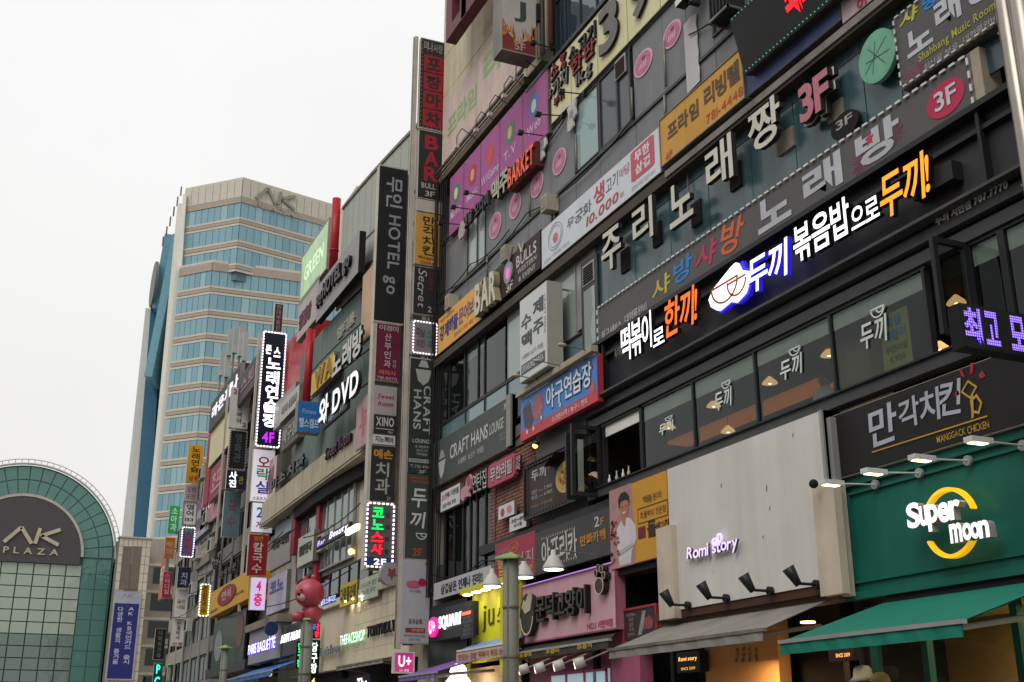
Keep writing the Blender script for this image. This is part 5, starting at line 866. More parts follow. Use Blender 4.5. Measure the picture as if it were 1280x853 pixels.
# --- third floor teal panel wall (behind the channel letters) and glazing to its left
yT0, yT1 = y_at(1300, 10, 10), y_at(746, 10, 10.3)
tj = [y_at(px, 10, 10.2) for px in (746, 793, 837, 885, 938, 992, 1078, 1121, 1180, 1250)]
panels(mb, tj, [9.0, 10.55, 11.0], 10.04, TEAL, gap=.02)
for px in (768, 812, 862, 912, 960, 1008):
    yy = y_at(px, 10, 10.8); B(mb, 'conduit', STEELD, 9.94, 9.96, yy-.008, yy+.008, 10.4, 11.0)
B(mb, 'sign_shelf', M('shelf_metal', '#4a4038', .6, dirt=.3, k=.8), 9.8, 10.32, YN, 27.9, 10.74, 10.93)
B(mb, 'sign_shelf_lip', STEELD, 9.77, 9.8, 8.2, y_at(826, 9.7, 11.1), 10.8, 10.92)
wy = [y_at(px, 10, 10) for px in (743, 727, 719, 687, 660, 632, 606, 598, 581, 562, 551)]
B(mb, 'pier', ALU, 10.0, 10.3, y_at(745, 10, 10), y_at(721, 10, 10), 9.25, 10.98)
w3 = [y_at(px, 10, 10) for px in (720, 687.6, 660, 633, 606, 598, 581.5, 562, 550)]
window(mb, w3[:2], 9.22, 10.9, 10, GLASSP, ALU, .035, [1], BLINDG)
window(mb, w3[1:4], 9.22, 10.9, 10, GLASSP, DFRAME, .035, [1], BLINDG)
window(mb, w3[3:], 9.22, 10.9, 10, GL('cafe_glass'), DFRAME, .035, [0, .25, .3, 0, .2], BLINDG)
w3b = [y_at(px, 10, 9) for px in (742, 688, 634, 606, 582, 551)]
window(mb, w3b, 8.2, 9.14, 10, GL('pale_glass_b', '#9fb4b8', 1.6, .03, .02, .8, '#6f898d'), DFRAME, .04)
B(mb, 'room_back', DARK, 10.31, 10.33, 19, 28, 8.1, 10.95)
# narrow casement with louvre, right of the strip
fl = FR(729, 330, 478, 749, 9.98)
vt = MB().obox(fl, 0, 1, 0, 1, 0, .03).build('window', GREYD, mb)
MB().obox(fl, .16, .84, .06, .74, .03, .034).build('pane', GLASSP, vt)
MB().obox(fl, .14, .86, .78, .96, .03, .045).build('vent_frame', ALU, vt)
m = MB()
for k in range(7): m.obox(fl, .2, .8, .795+.022*k, .806+.022*k, .045, .06)
m.build('louvre', DARK, vt)

# --- fourth floor grey cladding, z 12.2 .. 14.3
yj = [y_at(px, 10, 13.4) for px in (556, 585, 607, 632, 660, 688, 718, 748, 792, 829, 858, 890, 925, 970, 1020)] + [8.5, 7.2, YN]
panels(mb, yj, [11.1, 12.62], 10.05, GREY, gap=.02)
panels(mb, yj, [12.68, 14.34], 10.04, GREY, gap=.016, skip=[(len(yj)-2-k, 0) for k in (1, 6, 7)])
panels(mb, [q for q in yj if q < 17.4], [14.4, 16.3], 10.04, GREY, gap=.02)
B(mb, 'ledge', GREYD, 9.98, 10.1, YN, 27.9, 12.62, 12.68)
B(mb, 'ledge', GREYD, 9.98, 10.1, YN, 27.9, 14.33, 14.37)
# windows: warm lit one at far left, pale one, dark casement pair
wd1 = [y_at(px, 10, 13.6) for px in (585, 597, 607)]
window(mb, wd1, 12.75, 14.2, 10.0, GLASSP, GREYD, .04, [0, 1], BLIND)
B(mb, 'room_back', M('warm_room', '#8a7650', .8), 10.15, 10.2, wd1[-1]-.05, wd1[0]+.05, 12.7, 14.25)
wd2 = [y_at(px, 10, 13.6) for px in (719, 748)]
window(mb, wd2, 12.75, 14.28, 10.0, GL('pale_mint_glass', '#9fb4b0', 1.4, .05, .01, .9, '#8fa5a3'), GREYD, .03)
wd3 = [y_at(px, 10, 13.6) for px in (750, 772, 788)]
window(mb, wd3, 12.75, 14.28, 10.0, GL('grey_opaque_glass', '#666666', 1.4, .1, .01, .9, '#4c4e50'), DFRAME, .07)
fv = FR(770, 82, 98, 783, 9.99)
MB().obox(fv, 0, 1, -.3, 1.2, 0, .03).build('vent_frame', ALU, mb)
m = MB()
for k in range(9): m.obox(fv, .08, .92, -.2+.14*k, -.13+.14*k, .03, .045)
m.build('louvre', M('vent_dark', '#3c2f2a', .7), mb)
# grey casements at the upper right (px 870..945, y 0..60)
for (pa, pb) in ((889, 914),):
    yy = sorted((y_at(pa, 10, 14), y_at(pb, 10, 14)))
    window(mb, yy, 12.9, 14.9, 9.99, GL('grey_opaque_glass'), DFRAME, .05)
yy = sorted((y_at(925, 10, 13.9), y_at(975, 10, 13.9)))
window(mb, yy, 13.4, 15.4, 9.99, GLASSP, ALU, .06, [1], GREY)
# thin vertical downpipes on the joints
for px, za, zb in ((607, 12.1, 12.75), (660, 12.7, 13.4), (688, 12.1, 12.7), (718, 12.7, 13.6), (788, 12.75, 13.4), (829, 12.75, 13.7), (829, 12.1, 12.6)):
    yy = y_at(px+2, 9.97, (za+zb)/2); MB().tube((9.97, yy, za), (9.97, yy, zb), .022, 8).build('drainpipe', STEELD, mb, True)
# --- fifth floor: rail over the purple sign, stone wall, dark glazing
B(mb, 'pipe_ledge', M('rusty_ledge', '#6a5a4c', .7, dirt=.35, k=.8), 9.85, 10.2, 21.9, 27.9, 16.12, 16.32)
B(mb, 'ledge', GREYD, 9.88, 10.2, 9, 21.9, 15.86, 15.95)
MB().tube((9.8, 21.9, 16.46), (9.8, 27.8, 16.46), .04, 8).build('cable_duct', STEELD, mb, True)
MB().tube((9.83, 21.9, 16.36), (9.83, 27.8, 16.36), .03, 8).build('cable_duct', STEELD, mb, True)
B(mb, 'top_wall', DARK, 10.3, 16, 12, YF, 16.4, 24)
sy = [y_at(px, 10, 19) for px in (554, 572, 590, 606, 622, 640, 658, 676)]
panels(mb, sy, [16.4, 17.7, 19.0, 20.3, 21.6, 22.9, 24.0], 10.03, BEIGE, gap=.02, name='stone_panel')
B(mb, 'stone_backing', STONEG, 10.035, 10.3, min(sy), YF, 16.4, 24)
uy = [y_at(px, 10, 17.3) for px in (692, 708, 722, 742, 766, 800)]
window(mb, uy, 16.0, 17.5, 10.05, GL('sky_blue_glass', '#5f7a9a', 1.9, .02, .03, .7, '#2a3a4a'), DFRAME, .05)
window(mb, uy, 17.6, 20.5, 10.05, GL('sky_blue_glass'), DFRAME, .05, rails=(18.6,))
for k, px in enumerate((673, 678, 683, 688)):
    yy = y_at(px, 9.85, 18)
    MB().tube((9.85, yy, 16.3), (9.85, yy, 23), .05, 8).build('riser_pipe', (BEIGE, STEELD, BEIGE, H('#7a4a42'))[k], mb, True)

# --- steel column at right
py_ = y_at(1262, 9.62, 9.0)
sc = thing('steel_column', 'tall brushed steel column of bundled pipes at the right edge, in front of the dark fascia', 'column', (9.4, py_, GZ))
B(sc, 'core', STEELD, 9.66, 9.96, py_-.3, py_+.12, GZ, 14)
for k, (x, y, rr) in enumerate(((9.62, py_, .1), (9.6, py_-.22, .12), (9.66, py_-.4, .09))):
    MB().tube((x, y, GZ), (x, y, 14), rr, 20).build('steel_pipe', STEEL, sc, True)
for z in (7.2, 9.1, 11): MB().box(9.58, 9.96, py_-.46, py_+.12, z, z+.03).build('bracket', STEELD, sc)

# ================================================================== SIGNS, right to left, top floors first
DSIGN = M('dark_sign_face', '#5e5b5a', .55, dirt=.1, k=.85)
# 샤방 노래방 long sign
fr = FR(747.5, 384.5, 433, 1217, 9.9)
p = sign('karaoke_sign', 'very long dark grey karaoke sign with white lettering and a red oval 3F', fr, DSIGN, STEELD, .3)
bulbs(p, fr, H('#cfd3cf'), .16, .03, .03, 'tblr', 3.2)
cA = [('샤', .15, .205, '#b9b24a'), ('방', .215, .268, '#2f7fc4'), ('샤', .285, .345, '#c23358'), ('방', .36, .425, '#d2603a')]
hfr = lambda px: (fr.O[1]-y_at(px, 9.9, 9.1))/fr.W
for s_, px0, px1, c_, b0, b1 in (('샤', 815, 838, '#b9b24a', .24, .72), ('방', 842, 866, '#2f7fc4', .28, .82), ('샤', 869, 897, '#c23358', .25, .8), ('방', 901, 931, '#d2603a', .22, .9)):
    txt(fr, s_, (hfr(px0), b0, hfr(px1), b1), H(c_), p, 0, .012, 'b', shear=.15, jit=.15)
for s_, px0, px1 in (('노', 947, 988), ('래', 1004, 1052), ('방', 1070, 1124)):
    txt(fr, s_, (hfr(px0), .2, hfr(px1), .86), H('#b3b5bb'), p, 0, .012, 'x')
txt(fr, '최고서비스,', (hfr(752), .08, hfr(778), .3), H('#c8c7c4'), p, 0, .012, 'r')
txt(fr, '대형룸완비', (hfr(781), .12, hfr(808), .34), H('#c8c7c4'), p, 0, .012, 'r')
MB().ell(fr, hfr(1181), .5, .033, .3, .006, .012).build('red_oval', H('#b5304e'), p)
txt(fr, '3F', (hfr(1168), .34, hfr(1195), .68), H('#3a2026'), p, 0, .014, 'x')
txt(fr, '3F', (hfr(1168), .35, hfr(1195), .68), H('#c8c8cc'), p, 0, .018, 'b')
def burst(fr, a, b, ra, rb, mat, p, n=22, c=.01):
    m = MB(); rn = random.Random(int(a*999))
    for k in range(n):
        t = 2*math.pi*k/n+rn.uniform(-.1, .1); q = rn.uniform(.5, 1); w = .05
        m.poly(fr, [(a, b), (a+ra*q*math.cos(t-w), b+rb*q*math.sin(t-w)), (a+ra*q*math.cos(t+w), b+rb*q*math.sin(t+w))], c)
    return m.build('firework_print', mat, p)
def star(fr, a, b, ra, rb, mat, p, c=.016):
    pts = [(a+(ra if k % 2 == 0 else ra*.45)*math.sin(math.pi*k/5), b+(rb if k % 2 == 0 else rb*.45)*math.cos(math.pi*k/5)) for k in range(10)]
    return MB().poly(fr, pts, c).build('star', mat, p)
burst(fr, hfr(1075), .33, .022, .36, H('#8a3f62'), p); burst(fr, hfr(1120), .45, .014, .3, H('#7d4260'), p); burst(fr, hfr(868), .6, .008, .2, H('#a06a58'), p)
star(fr, hfr(1088), .66, .01, .14, H('#b83548'), p)
m = MB()
for k in range(12): m.ell(fr, hfr(800)+.004*math.sin(k*5.1)*k*.4, .45+.3*math.cos(k*3.3), .002, .018, .01, n=8)
m.build('dot_print', H('#96605c'), p)
B(p, 'end_cap', M('cream_metal', '#a49a88', .6, dirt=.2), 9.9, 10.2, fr.O[1]-fr.W-.14, fr.O[1]-fr.W-.001, fr.O[2]+.02, fr.O[2]+fr.H)

# square 샤방 sign, upper right, behind the long one
f = FR(1122, 20, 117, 1252, 9.86)
p = sign('karaoke_sign', 'large square dark karaoke sign reading Shahbang Music Room at the top right corner', f, DSIGN, STEELD, .18)
bulbs(p, f, H('#cfcac4'), .12, .022, .02, 'tblr', 3)
ya = y_at(1127, 9.86, 10); hx = lambda px, z: (f.O[1]-y_at(px, 9.86, z))/f.W
txt(f, '샤', (.06, .78, .26, .97), H('#b9b24a'), p, 0, .012, 'x', shear=.2, jit=.1)
txt(f, '방', (.3, .77, .45, .98), H('#2f7fc4'), p, 0, .012, 'x', jit=.1)
txt(f, '노', (.1, .33, .36, .66), H('#b9bac0'), p, 0, .012, 'x')
txt(f, '래', (.4, .4, .64, .8), H('#b9bac0'), p, 0, .012, 'x')
txt(f, '방', (.69, .4, .96, .84), H('#b9bac0'), p, 0, .012, 'x')
star(f, .76, .8, .06, .07, H('#c0304a'), p)
txt(f, 'Shahbang Music Room', (.2, .155, .92, .3), H('#a6a23e'), p, 0, .012, 'b')
txt(f, '최신곡 보유, 대형룸완비', (.24, .03, .92, .12), H('#aaaaac'), p, 0, .012, 'r')
burst(f, .14, .12, .12, .14, H('#9a5570'), p)

# channel letters 주리노래짱 3F, each its own letter on a carrier frame
CHF = M('channel_letter_face', '#c6c4b4', .6, dirt=.08, streak=.06); CHS = M('channel_letter_side', '#2c2926', .7)
p = thing('channel_letter_sign', 'row of big cream raised letters with a pink 3F mounted on the teal panels', 'sign', (9.9, 14, 9.6))
for s_, (xa, yt, yb, xb), mt, st in (('주', (757, 296, 346, 781), CHF, 'b'), ('리', (796, 263, 314, 821), CHF, 'b'), ('노', (842, 237, 290, 871), CHF, 'b'),
                                 ('래', (888, 190, 246, 921), CHF, 'b'), ('짱', (941, 145, 200, 981), CHF, 'b'), ('3F', (1005, 112, 160, 1042), M('faded_pink', '#b5707c', .6), 'x')):
    f = FR(xa, yt, yb, xb, 9.82)
    if s_ == '3F': txt(f, s_, (-.06, -.04, 1.04, 1.04), CHF, p, .08, -.09, 'x', side=CHS, name='letter', gap=-.02)
    txt(f, s_, (0, 0, 1, 1), mt, p, .09, .0, st, side=CHS, name='letter', gap=.0)
    if s_ in '짱3F': MB().obox(f, .45, .95, -.16, .3, -.19, -.15).build('carrier_plate', M('old_board', '#7d766a', .8, dirt=.4), p)
    else: MB().obox(f, .4, .8, -.06, .5, -.19, -.15).build('carrier_plate', DARK, p)
# round green disc sign and a small dark one
f = FR(1076, 55, 120, 1121, 9.86)
p = MB().ell(f, .5, .5, .5, .5, -.04, .03, 36).build('round_sign', M('verdigris', '#6fa58c', .6, dirt=.2), None); tag(p, 'round pale green disc sign with thin crossed lines on the teal panels', 'sign')
m = MB()
for (a, b, c_, d) in ((.15, .3, .8, .75), (.3, .75, .7, .25), (.2, .5, .85, .45), (.35, .2, .5, .8)):
    v = Vector((c_-a, d-b)).normalized()*.008; m.poly(f, [(a-v.y, b+v.x), (c_-v.y, d+v.x), (c_+v.y, d-v.x), (a+v.y, b-v.x)], .034)
m.build('line_print', H('#3c6250'), p)
f = FR(1041, 152, 185, 1075, 9.93)
p = MB().ell(f, .5, .5, .5, .5, -.03, .03).build('round_sign', DARK, None); tag(p, 'small black round 3F sign half hidden behind the long karaoke sign', 'sign')
txt(f, '3F', (.2, .45, .8, .8), H('#9a9a98'), p, 0, .035, 'b')

# row of cabinet signs at z 11.2
f = FR(676.9, 289, 338, 825.6, 9.78)
p = sign('restaurant_sign', 'long white pork belly restaurant sign with red 10.000 price beside the yellow sign', f, M('white_sign_face', '#c9ccd2', .5, dirt=.06, streak=.05), STEELD, .25)
txt(f, '무궁화', (.25, .42, .47, .72), H('#5d6368'), p, 0, .012, 'r', shear=.1, jit=.12)
txt(f, '생', (.49, .46, .58, .9), H('#b84450'), p, 0, .012, 'b', jit=.1)
txt(f, '고기', (.59, .5, .69, .84), H('#6d7378'), p, 0, .012, 'r', jit=.12)
txt(f, '마당', (.7, .58, .78, .82), H('#c07078'), p, 0, .012, 'r', jit=.12)
txt(f, '10.000', (.42, .14, .69, .36), H('#b8505c'), p, 0, .012, 'b', shear=.15)
txt(f, '원', (.7, .16, .73, .26), H('#b8505c'), p, 0, .012, 'r')
MB().poly(f, [(.79, .3), (.79, .92), (.81, .95), (.94, .95), (.96, .92), (.96, .3), (.94, .27), (.81, .27)], .01).build('pink_badge', H('#bf5a68'), p)
txt(f, '무한\n삼겹', (.82, .36, .93, .88), H('#d8d8da'), p, 0, .013, 'x')
txt(f, '전문점 국내산 생고기 24시', (.79, .08, .96, .18), H('#8d9298'), p, 0, .012, 'r')
m = MB().ring(f, .14, .56, .07, .33, .05, .008, .012).ring(f, .14, .56, .055, .26, .04, .008, .012); m.build('blossom_outline', H('#9aa0a4'), p)
MB().ell(f, .14, .52, .025, .12, .01, n=12).build('blossom_heart', H('#c07078'), p)
txt(f, '삼겹살 무한리필 전문점', (.03, .08, .27, .17), H('#9298a8'), p, 0, .012, 'r')
f = FR(825.6, 150, 211, 930, 9.74)
p = sign('residence_sign', 'mustard yellow residence sign with brown lettering and phone number 781-4448', f, M('mustard_face', '#b98a3c', .6, dirt=.1, streak=.12, k=1.15), STEELD, .28, rim=.02)
txt(f, '프라임', (.1, .4, .49, .76), H('#5c4636'), p, 0, .012, 'x'); txt(f, '리빙텔', (.56, .42, .96, .84), H('#5c4636'), p, 0, .012, 'x')
txt(f, '781-4448', (.57, .1, .98, .28), H('#b04a32'), p, 0, .012, 'r'); txt(f, '4F', (.06, .05, .15, .2), H('#b04a32'), p, 0, .012, 'b')
f = FR(931, 68+26, 124, 1050, 9.78); f.H = .92*1.0
p = sign('blank_sign', 'blank dusty blue sign panel below the black LED message board', f, M('dusty_blue', '#56648e', .55, dirt=.14, streak=.18, k=.9), STEELD, .25)
f = FR(1053, 20, 31, 1092, 9.78); f.H = .92
p = sign('faded_sign', 'faded pinkish white sign at the top edge right of the blue panel', f, M('faded_pink_white', '#b9a2a8', .6, streak=.2), STEELD, .25)
txt(f, '8F', (.5, .02, .9, .3), H('#b03a46'), p)
# LED board, leaning out
y0, z0 = onx(931, 95, 9.6); y1 = y_at(1075, 9.6, z0+.3)
fr = Fr((9.6, y0, z0), (0, -1, 0), (-.22, 0, 1), y0-y1, .98, None)
fr.n = Vector((-1, 0, -.22)).normalized()
p = sign('led_board', 'black LED message board leaning out above the blue panel with red glowing characters', fr, M('led_black', '#131110', .4, k=1), M('led_case', '#3a342e', .6), .22)
txt(fr, '최고맛', (.45, .2, .85, .95), E('#e01a22', 1.6, grid=0), p, 0, .014, 'x')
bulbs(p, fr, E('#3f9a86', .9), .09, .016, .04, 'tb', 1)
# BAR sign etc
f = FR(602, 353, 395.7, 676, 9.8)
p = sign('bar_sign', 'dark brown western bar sign with large cream raised BAR letters', f, M('brown_face', '#3a2a28', .6), DARK, .22)
txt(f, 'BAR', (.0, -.04, .38, .86), CHF, p, .16, .02, 'x', side=M('letter_side_tan', '#8e8468', .7), each=True, gap=.03)
txt(f, 'BULLS', (.62, .5, .94, .82), H('#bcb8b4'), p, 0, .012, 'b'); txt(f, 'WESTERN\n& EVENT', (.64, .08, .94, .44), H('#b0aca8'), p, 0, .012, 'b')
txt(f, '3F', (.45, .06, .56, .3), H('#cfcbc6'), p, 0, .012, 'b')
MB().ell(f, .5, .56, .07, .3, .01, .05, 20).build('oval_badge', M('badge_rim', '#8f8a9c', .4, metal=.3), p)
MB().ell(f, .5, .54, .035, .16, .052).build('pink_spot', E('#d86ab0', .5), p)
MB().tube(f.pt(.52, .85, .04), f.pt(.58, 1.18, .04), .03, 6).build('arrow', ALU, p)
for s in (-1, 1): MB().tube(f.pt(.72, .8, .03), f.pt(.72+.05*s, 1.16, .03), .03, 6, .006).build('bull_horn', H('#b8b2a8'), p)
f = FR(547.7, 400, 443.6, 602, 9.78)
p = sign('restaurant_sign', 'orange yellow octopus restaurant sign left of the cream BAR letters', f, M('orange_face', '#d09a48', .55, dirt=.05, streak=.05, k=1.1), STEELD, .22)
txt(f, '강제해물', (.05, .3, .48, .74), H('#3c3c78'), p, 0, .012, 'x', gap=.02); txt(f, '문어보쌈', (.5, .32, .96, .76), H('#6a5a80'), p, 0, .012, 'b', gap=.02)
txt(f, '해물문어 보쌈전문점', (.05, .82, .4, .92), H('#9a4a30'), p, 0, .012, 'r'); txt(f, '점심특선 포장 배달 가능', (.4, .1, .95, .22), H('#a8503a'), p, 0, .012, 'r')
for px, py in ((565, 378), (636, 318), (747-60, 255)):
    y, z = onx(px, py, 9.85)
    m = thing('small_light_box', {565: 'small cream light box with a character at the left end above the orange sign', 636: 'small cream fixture above the raised BAR letters', 687: 'small cream fixture standing on the white sign end'}[px], 'light box', (9.8, y, z-.2))
    MB().box(9.7, 10.0, y-.14, y+.14, z-.2, z+.18).build('case', M('old_cream', '#a39c88', .7, dirt=.2), m)
    MB().box(9.69, 9.7, y-.1, y+.1, z-.14, z+.12).build('face', M('old_cream_face', '#8b8474', .7), m)
    B(m, 'bracket', DARK, 9.98, 10.05, y-.03, y+.03, z-.25, z-.2)

# purple "Music / Movie" sign: four printed bays
f = FR(562, 225, 295.7, 685, 9.9)
p = sign('entertainment_sign', 'magenta media room sign with round icons and the words Web, T.V, Music', f, M('magenta_face', '#9d4f88', .55, dirt=.08, streak=.1, k=1.05), STEELD, .15)
hm = lambda px: (f.O[1]-y_at(px, 9.9, 15.2))/f.W
ctr = [(.08, 'Movie', '#3f7a66', '#c8c88a'), (.27, 'Music', '#b03048', '#d89a70'), (.46, 'WiiGame', '#c04a40', '#c8505a'), (.66, 'T.V', '#4f7a5a', '#c8a478'), (.88, 'Web', '#4a78b0', '#c8d0b8')]
for k, (a, s_, c1, c2) in enumerate(ctr):
    MB().ell(f, a, .62, .045 if k != 2 else .04, .17, .008, n=20).build('round_icon', H(c1), p)
    MB().ell(f, a, .62, .022, .1, .012, n=12).build('icon_print', H(c2), p)
    txt(f, s_, (a-.06 if k != 2 else a-.09, .24, a+.06 if k != 2 else a+.09, .38), H('#c8b0c8'), p, 0, .012, 'b')
    if k: MB().obox(f, a-.1-.002, a-.1+.002, 0, 1, .005, .01).build('joint_strip', M('joint', '#6a3a5c', .6), p)
# cream sign with 39
f = FR(760, 8, 88.7, 960, 9.93)
y1 = y_at(688.5, 9.93, 15); f = FB(y1, f.O[1]-f.W, 14.38, 15.82, 9.93)
p = sign('beef_sign', 'long cream yellow beef restaurant sign with huge grey 39 numerals and 1kg text', f, M('cream_face', '#cfc9a0', .6, dirt=.06, streak=.1), STEELD, .12)
ha = lambda px, z=15.1: (f.O[1]-y_at(px, 9.93, z))/f.W
DG = M('raised_grey', '#6c6a68', .6); BK = M('raised_black', '#3a3838', .6); RD = M('raised_red', '#8a2f32', .6); BKS = M('raised_side', '#1f1d1c', .7)
txt(f, '소고기', (ha(713), .62, ha(747), .9), BK, p, .06, .0, 'b', side=BKS, gap=0)
txt(f, '한판', (ha(716), .38, ha(746), .66), RD, p, .06, .0, 'b', side=BKS)
txt(f, '1kg', (ha(722), .08, ha(741), .34), DG, p, .06, .0, 'b', side=BKS)
txt(f, '3', (ha(752), .16, ha(776), .92), DG, p, .05, .03, 'x', side=BKS)
txt(f, '9', (ha(790), .16, ha(817), .92), DG, p, .05, .03, 'x', side=BKS)
txt(f, '0', (ha(832), .16, ha(862), .92), DG, p, .05, .03, 'x', side=BKS)
txt(f, '소%', (ha(691), .68, ha(710), .98), RD, p, .06, .0, 'b', side=BKS, jit=.2)
txt(f, '3가지', (ha(688), .38, ha(712), .66), DG, p, .06, .0, 'b', side=BKS, jit=.15)
txt(f, '부위', (ha(694), .2, ha(706), .36), RD, p, .05, .0, 'b', side=BKS)
for px in (714, 747, 784, 824, 870): MB().obox(f, ha(px)-.001, ha(px)+.001, 0, 1, .004, .01).build('joint_strip', M('cream_joint', '#8a8468', .7), p)
# pale white vertical letter (partly off the top) and its peeling strip
f = FR(849, -30, 25, 869, 9.75)
p = thing('channel_letter_sign', 'white raised letter cut by the top edge above the peeling white strip', 'sign', f.pt(.5, 0))
txt(f, '파', (0, 0, 1.15, 1), M('bright_channel', '#cfd6c6', .5), p, .2, -.1, 'x', side=CHS, each=True)
f = FR(857, 28, 110, 873, 9.985)
p = MB().poly(f, [(0, -.12), (.95, -.1), (1.0, .1), (.93, .2), (1.0, .35), (.94, .5), (1.0, .62), (.93, .8), (1, .96), (.5, 1), (0, .97)], 0, .012).build('peeling_strip', M('peeling_white', '#b7b3b3', .8, dirt=.1), None)
tag(p, 'torn white vertical paper strip on the grey panels below the white letter', 'poster')
# pink round stickers
for i, (px, py, w_) in enumerate(((620, 288, 12), (645, 263, 12), (672, 237, 13), (700, 209, 14), (805, 89, 20), (841, 53, 20))):
    f = FR(px-w_/2-2, py-14, py+17, px+w_/2+1, 10.0)
    p = MB().ell(f, .5, .5, .5, .5, -.004, .012, 26).build('round_sticker', M('pink_rim', '#c8a0b2', .6), None)
    tag(p, 'round pink pictured sticker, %s' % ('leftmost of the six on the grey panels', 'second from left on the grey panels', 'third from left, right of the red BARKET sign', 'fourth from left, under the pale window', 'fifth from left, beside the dark casement', 'sixth and rightmost, left of the torn strip')[i], 'sticker', 'pink round stickers on the grey panels')
    MB().ell(f, .5, .5, .43, .43, .014, n=20).build('pink_print', H('#b8708e', dirt=.35, scale=14), p)
    m = MB()
    for k in range(4): m.poly(f, [(.3+.1*k, .3), (.36+.1*k, .3), (.4+.1*k, .52+.08*(k % 2)), (.34+.1*k, .5)], .018)
    m.build('figure_print', H('#d2b2bc'), p)
    MB().ell(f, .55, .68, .1, .07, .018, n=10).build('dark_print', H('#7a4058'), p)
# 맥주 BARKET
f = FR(636, 225, 256, 668, 9.86); MBK = M('marker_red', '#9a4030', .5)
y0, z0 = onx(637, 241, 9.8); f = FR(637, 211, 240, 670, 9.8)
p = sign('neon_sign', 'dark box sign with red outlined BARKET letters above the pink stickers', f, M('barket_face', '#4a2622', .6), M('barket_side', '#5a2a26', .6), .25)
txt(f, 'BARKET', (.02, .08, .98, .92), E('#c4533c', .45), p, .05, .01, 'b', side=M('barket_letter_side', '#7a3028'), gap=.04)
p = thing('channel_letter_sign', 'cream raised beer letters left of the red BARKET box', 'sign', (9.9, onx(626, 245)[0], 14.0))
f = FR(615, 231, 257, 636, 9.82)
txt(f, '맥주', (0, 0, 1, 1.1), M('beer_letters', '#a8a594', .6), p, .12, -.1, 'x', side=CHS, each=True, gap=0)
p = thing('channel_letter_sign', 'dark script letters above the warm window, left end of the grey panels', 'sign', (9.9, onx(600, 270)[0], 14.2))
f = FR(583, 268, 290, 614, 9.86)
txt(f, '옛날 오다리', (0, .1, 1, .9), M('dark_script', '#4a4a48', .6), p, .08, 0, 'x', side=CHS, jit=.15)
f = FR(575, 283, 302, 584, 9.9)
p = MB().ell(f, .5, .5, .5, .55, 0, .05, 18, .2).build('mascot_free_board', M('cutout_cream', '#b0a09c', .7), None); p.name = 'cutout_board'
tag(p, 'small cream and pink cutout board at the left end of the dark script letters', 'sign')
for (px, py, s_, lb) in ((717, 150, '쿡', 'white cutout board beside the pale window above the grey panels'), (680, 188, '쁘', 'white cutout letter board right of the red BARKET box')):
    f = FR(px-6, py-16, py+18, px+5, 9.95)
    p = MB().poly(f, [(0, .05), (.3, 0), (.7, .08), (.62, .3), (1, .42), (.9, .7), (1, .96), (.4, 1), (0, .9), (.15, .6), (0, .4)], 0, .04).build('cutout_board', M('white_cutout', '#b8b6b2', .7), None); tag(p, lb, 'sign')
    txt(f, s_, (.25, .35, .75, .7), H('#8a8684'), p, 0, .045, 'b')
# spot lights on rods over the purple and cream signs: head, rod
def rodlamp(hx, hy, bx, by, label, X=9.95, group='black rod spotlights over the upper signs', mat=None):
    yb, zb = onx(bx, by, X); xh = x_at(hx, yb, zb+.02); zz = ony(hx, hy, yb)[1]
    xh = max(xh, X-2.2)
    p = thing('arm_spotlight', label, 'spotlight', (X, yb, zb), group)
    MB().tube((X, yb, zb), (xh, yb, zz), .014, 6).build('rod', mat or BLACKM, p)
    MB().box(xh-.07, xh+.05, yb-.06, yb+.06, zz-.045, zz+.035).build('lamp_head', mat or BLACKM, p)
    MB().box(xh+.05, xh+.055, yb-.05, yb+.05, zz-.03, zz+.02).build('lens', H('#8a8a84'), p)
    B(p, 'mount', mat or BLACKM, X-.03, X+.04, yb-.05, yb+.05, zb-.05, zb+.05)
for (a, b, c_, d, lb) in ((551, 279, 577, 281, 'lowest black rod spotlight at the left end of the purple sign'), (567, 259, 590, 262, 'black rod spotlight by the word Movie'), (583, 241, 611, 246, 'black rod spotlight in front of the green round icon'),
                          (651, 166, 681, 170, 'black rod spotlight in front of the T.V icon'), (673, 143, 703, 145, 'black rod spotlight in front of the blue Web icon'), (702, 115, 730, 118, 'black rod spotlight under the cream sign near the 1kg letters'), (667, 54, 690, 60, 'black rod spotlight beside the hanging J sign')):
    rodlamp(a, b, c_, d, lb)
# faded banner with wire lamps above
f = FR(556, 131, 203, 663, 9.95)
p = MB().obox(f, 0, 1, 0, 1, 0, .02).build('banner', M('faded_banner', '#c5b0a8', .8, dirt=.1, streak=.12), None)
tag(p, 'faded pinkish banner with pale green lettering on the beige stone wall', 'banner')
txt(f, '프라임', (.05, .3, .42, .66), H('#8ba870'), p, 0, .024, 'x'); txt(f, '리빙', (.5, .42, .92, .92), H('#8ba870'), p, 0, .024, 'x')
for i, (px, py) in enumerate(((571, 183), (595, 163), (612, 143), (630, 120), (645, 98))):
    y, z = onx(px, py, 9.5)
    p = thing('wire_lamp', 'small white wire-arm lamp below the faded banner, %s' % ('lowest and leftmost', 'second from left', 'middle one', 'fourth from left', 'highest, by the hanging J sign')[i], 'lamp', (9.5, y, z), 'wire-arm lamps below the faded banner')
    MB().box(9.45, 9.55, y-.06, y+.06, z-.06, z+.03).build('lamp_head', H('#c0baae'), p)
    m = MB(); m.tube((9.5, y, z+.06), (9.5, y, z+.28), .012, 5); m.tube((9.5, y, z+.28), (9.5, y-.35, z+.34), .012, 5); m.tube((9.5, y-.35, z+.34), (9.95, y-.5, z-.02), .012, 5)
    m.build('wire_arm', BLACKM, p)
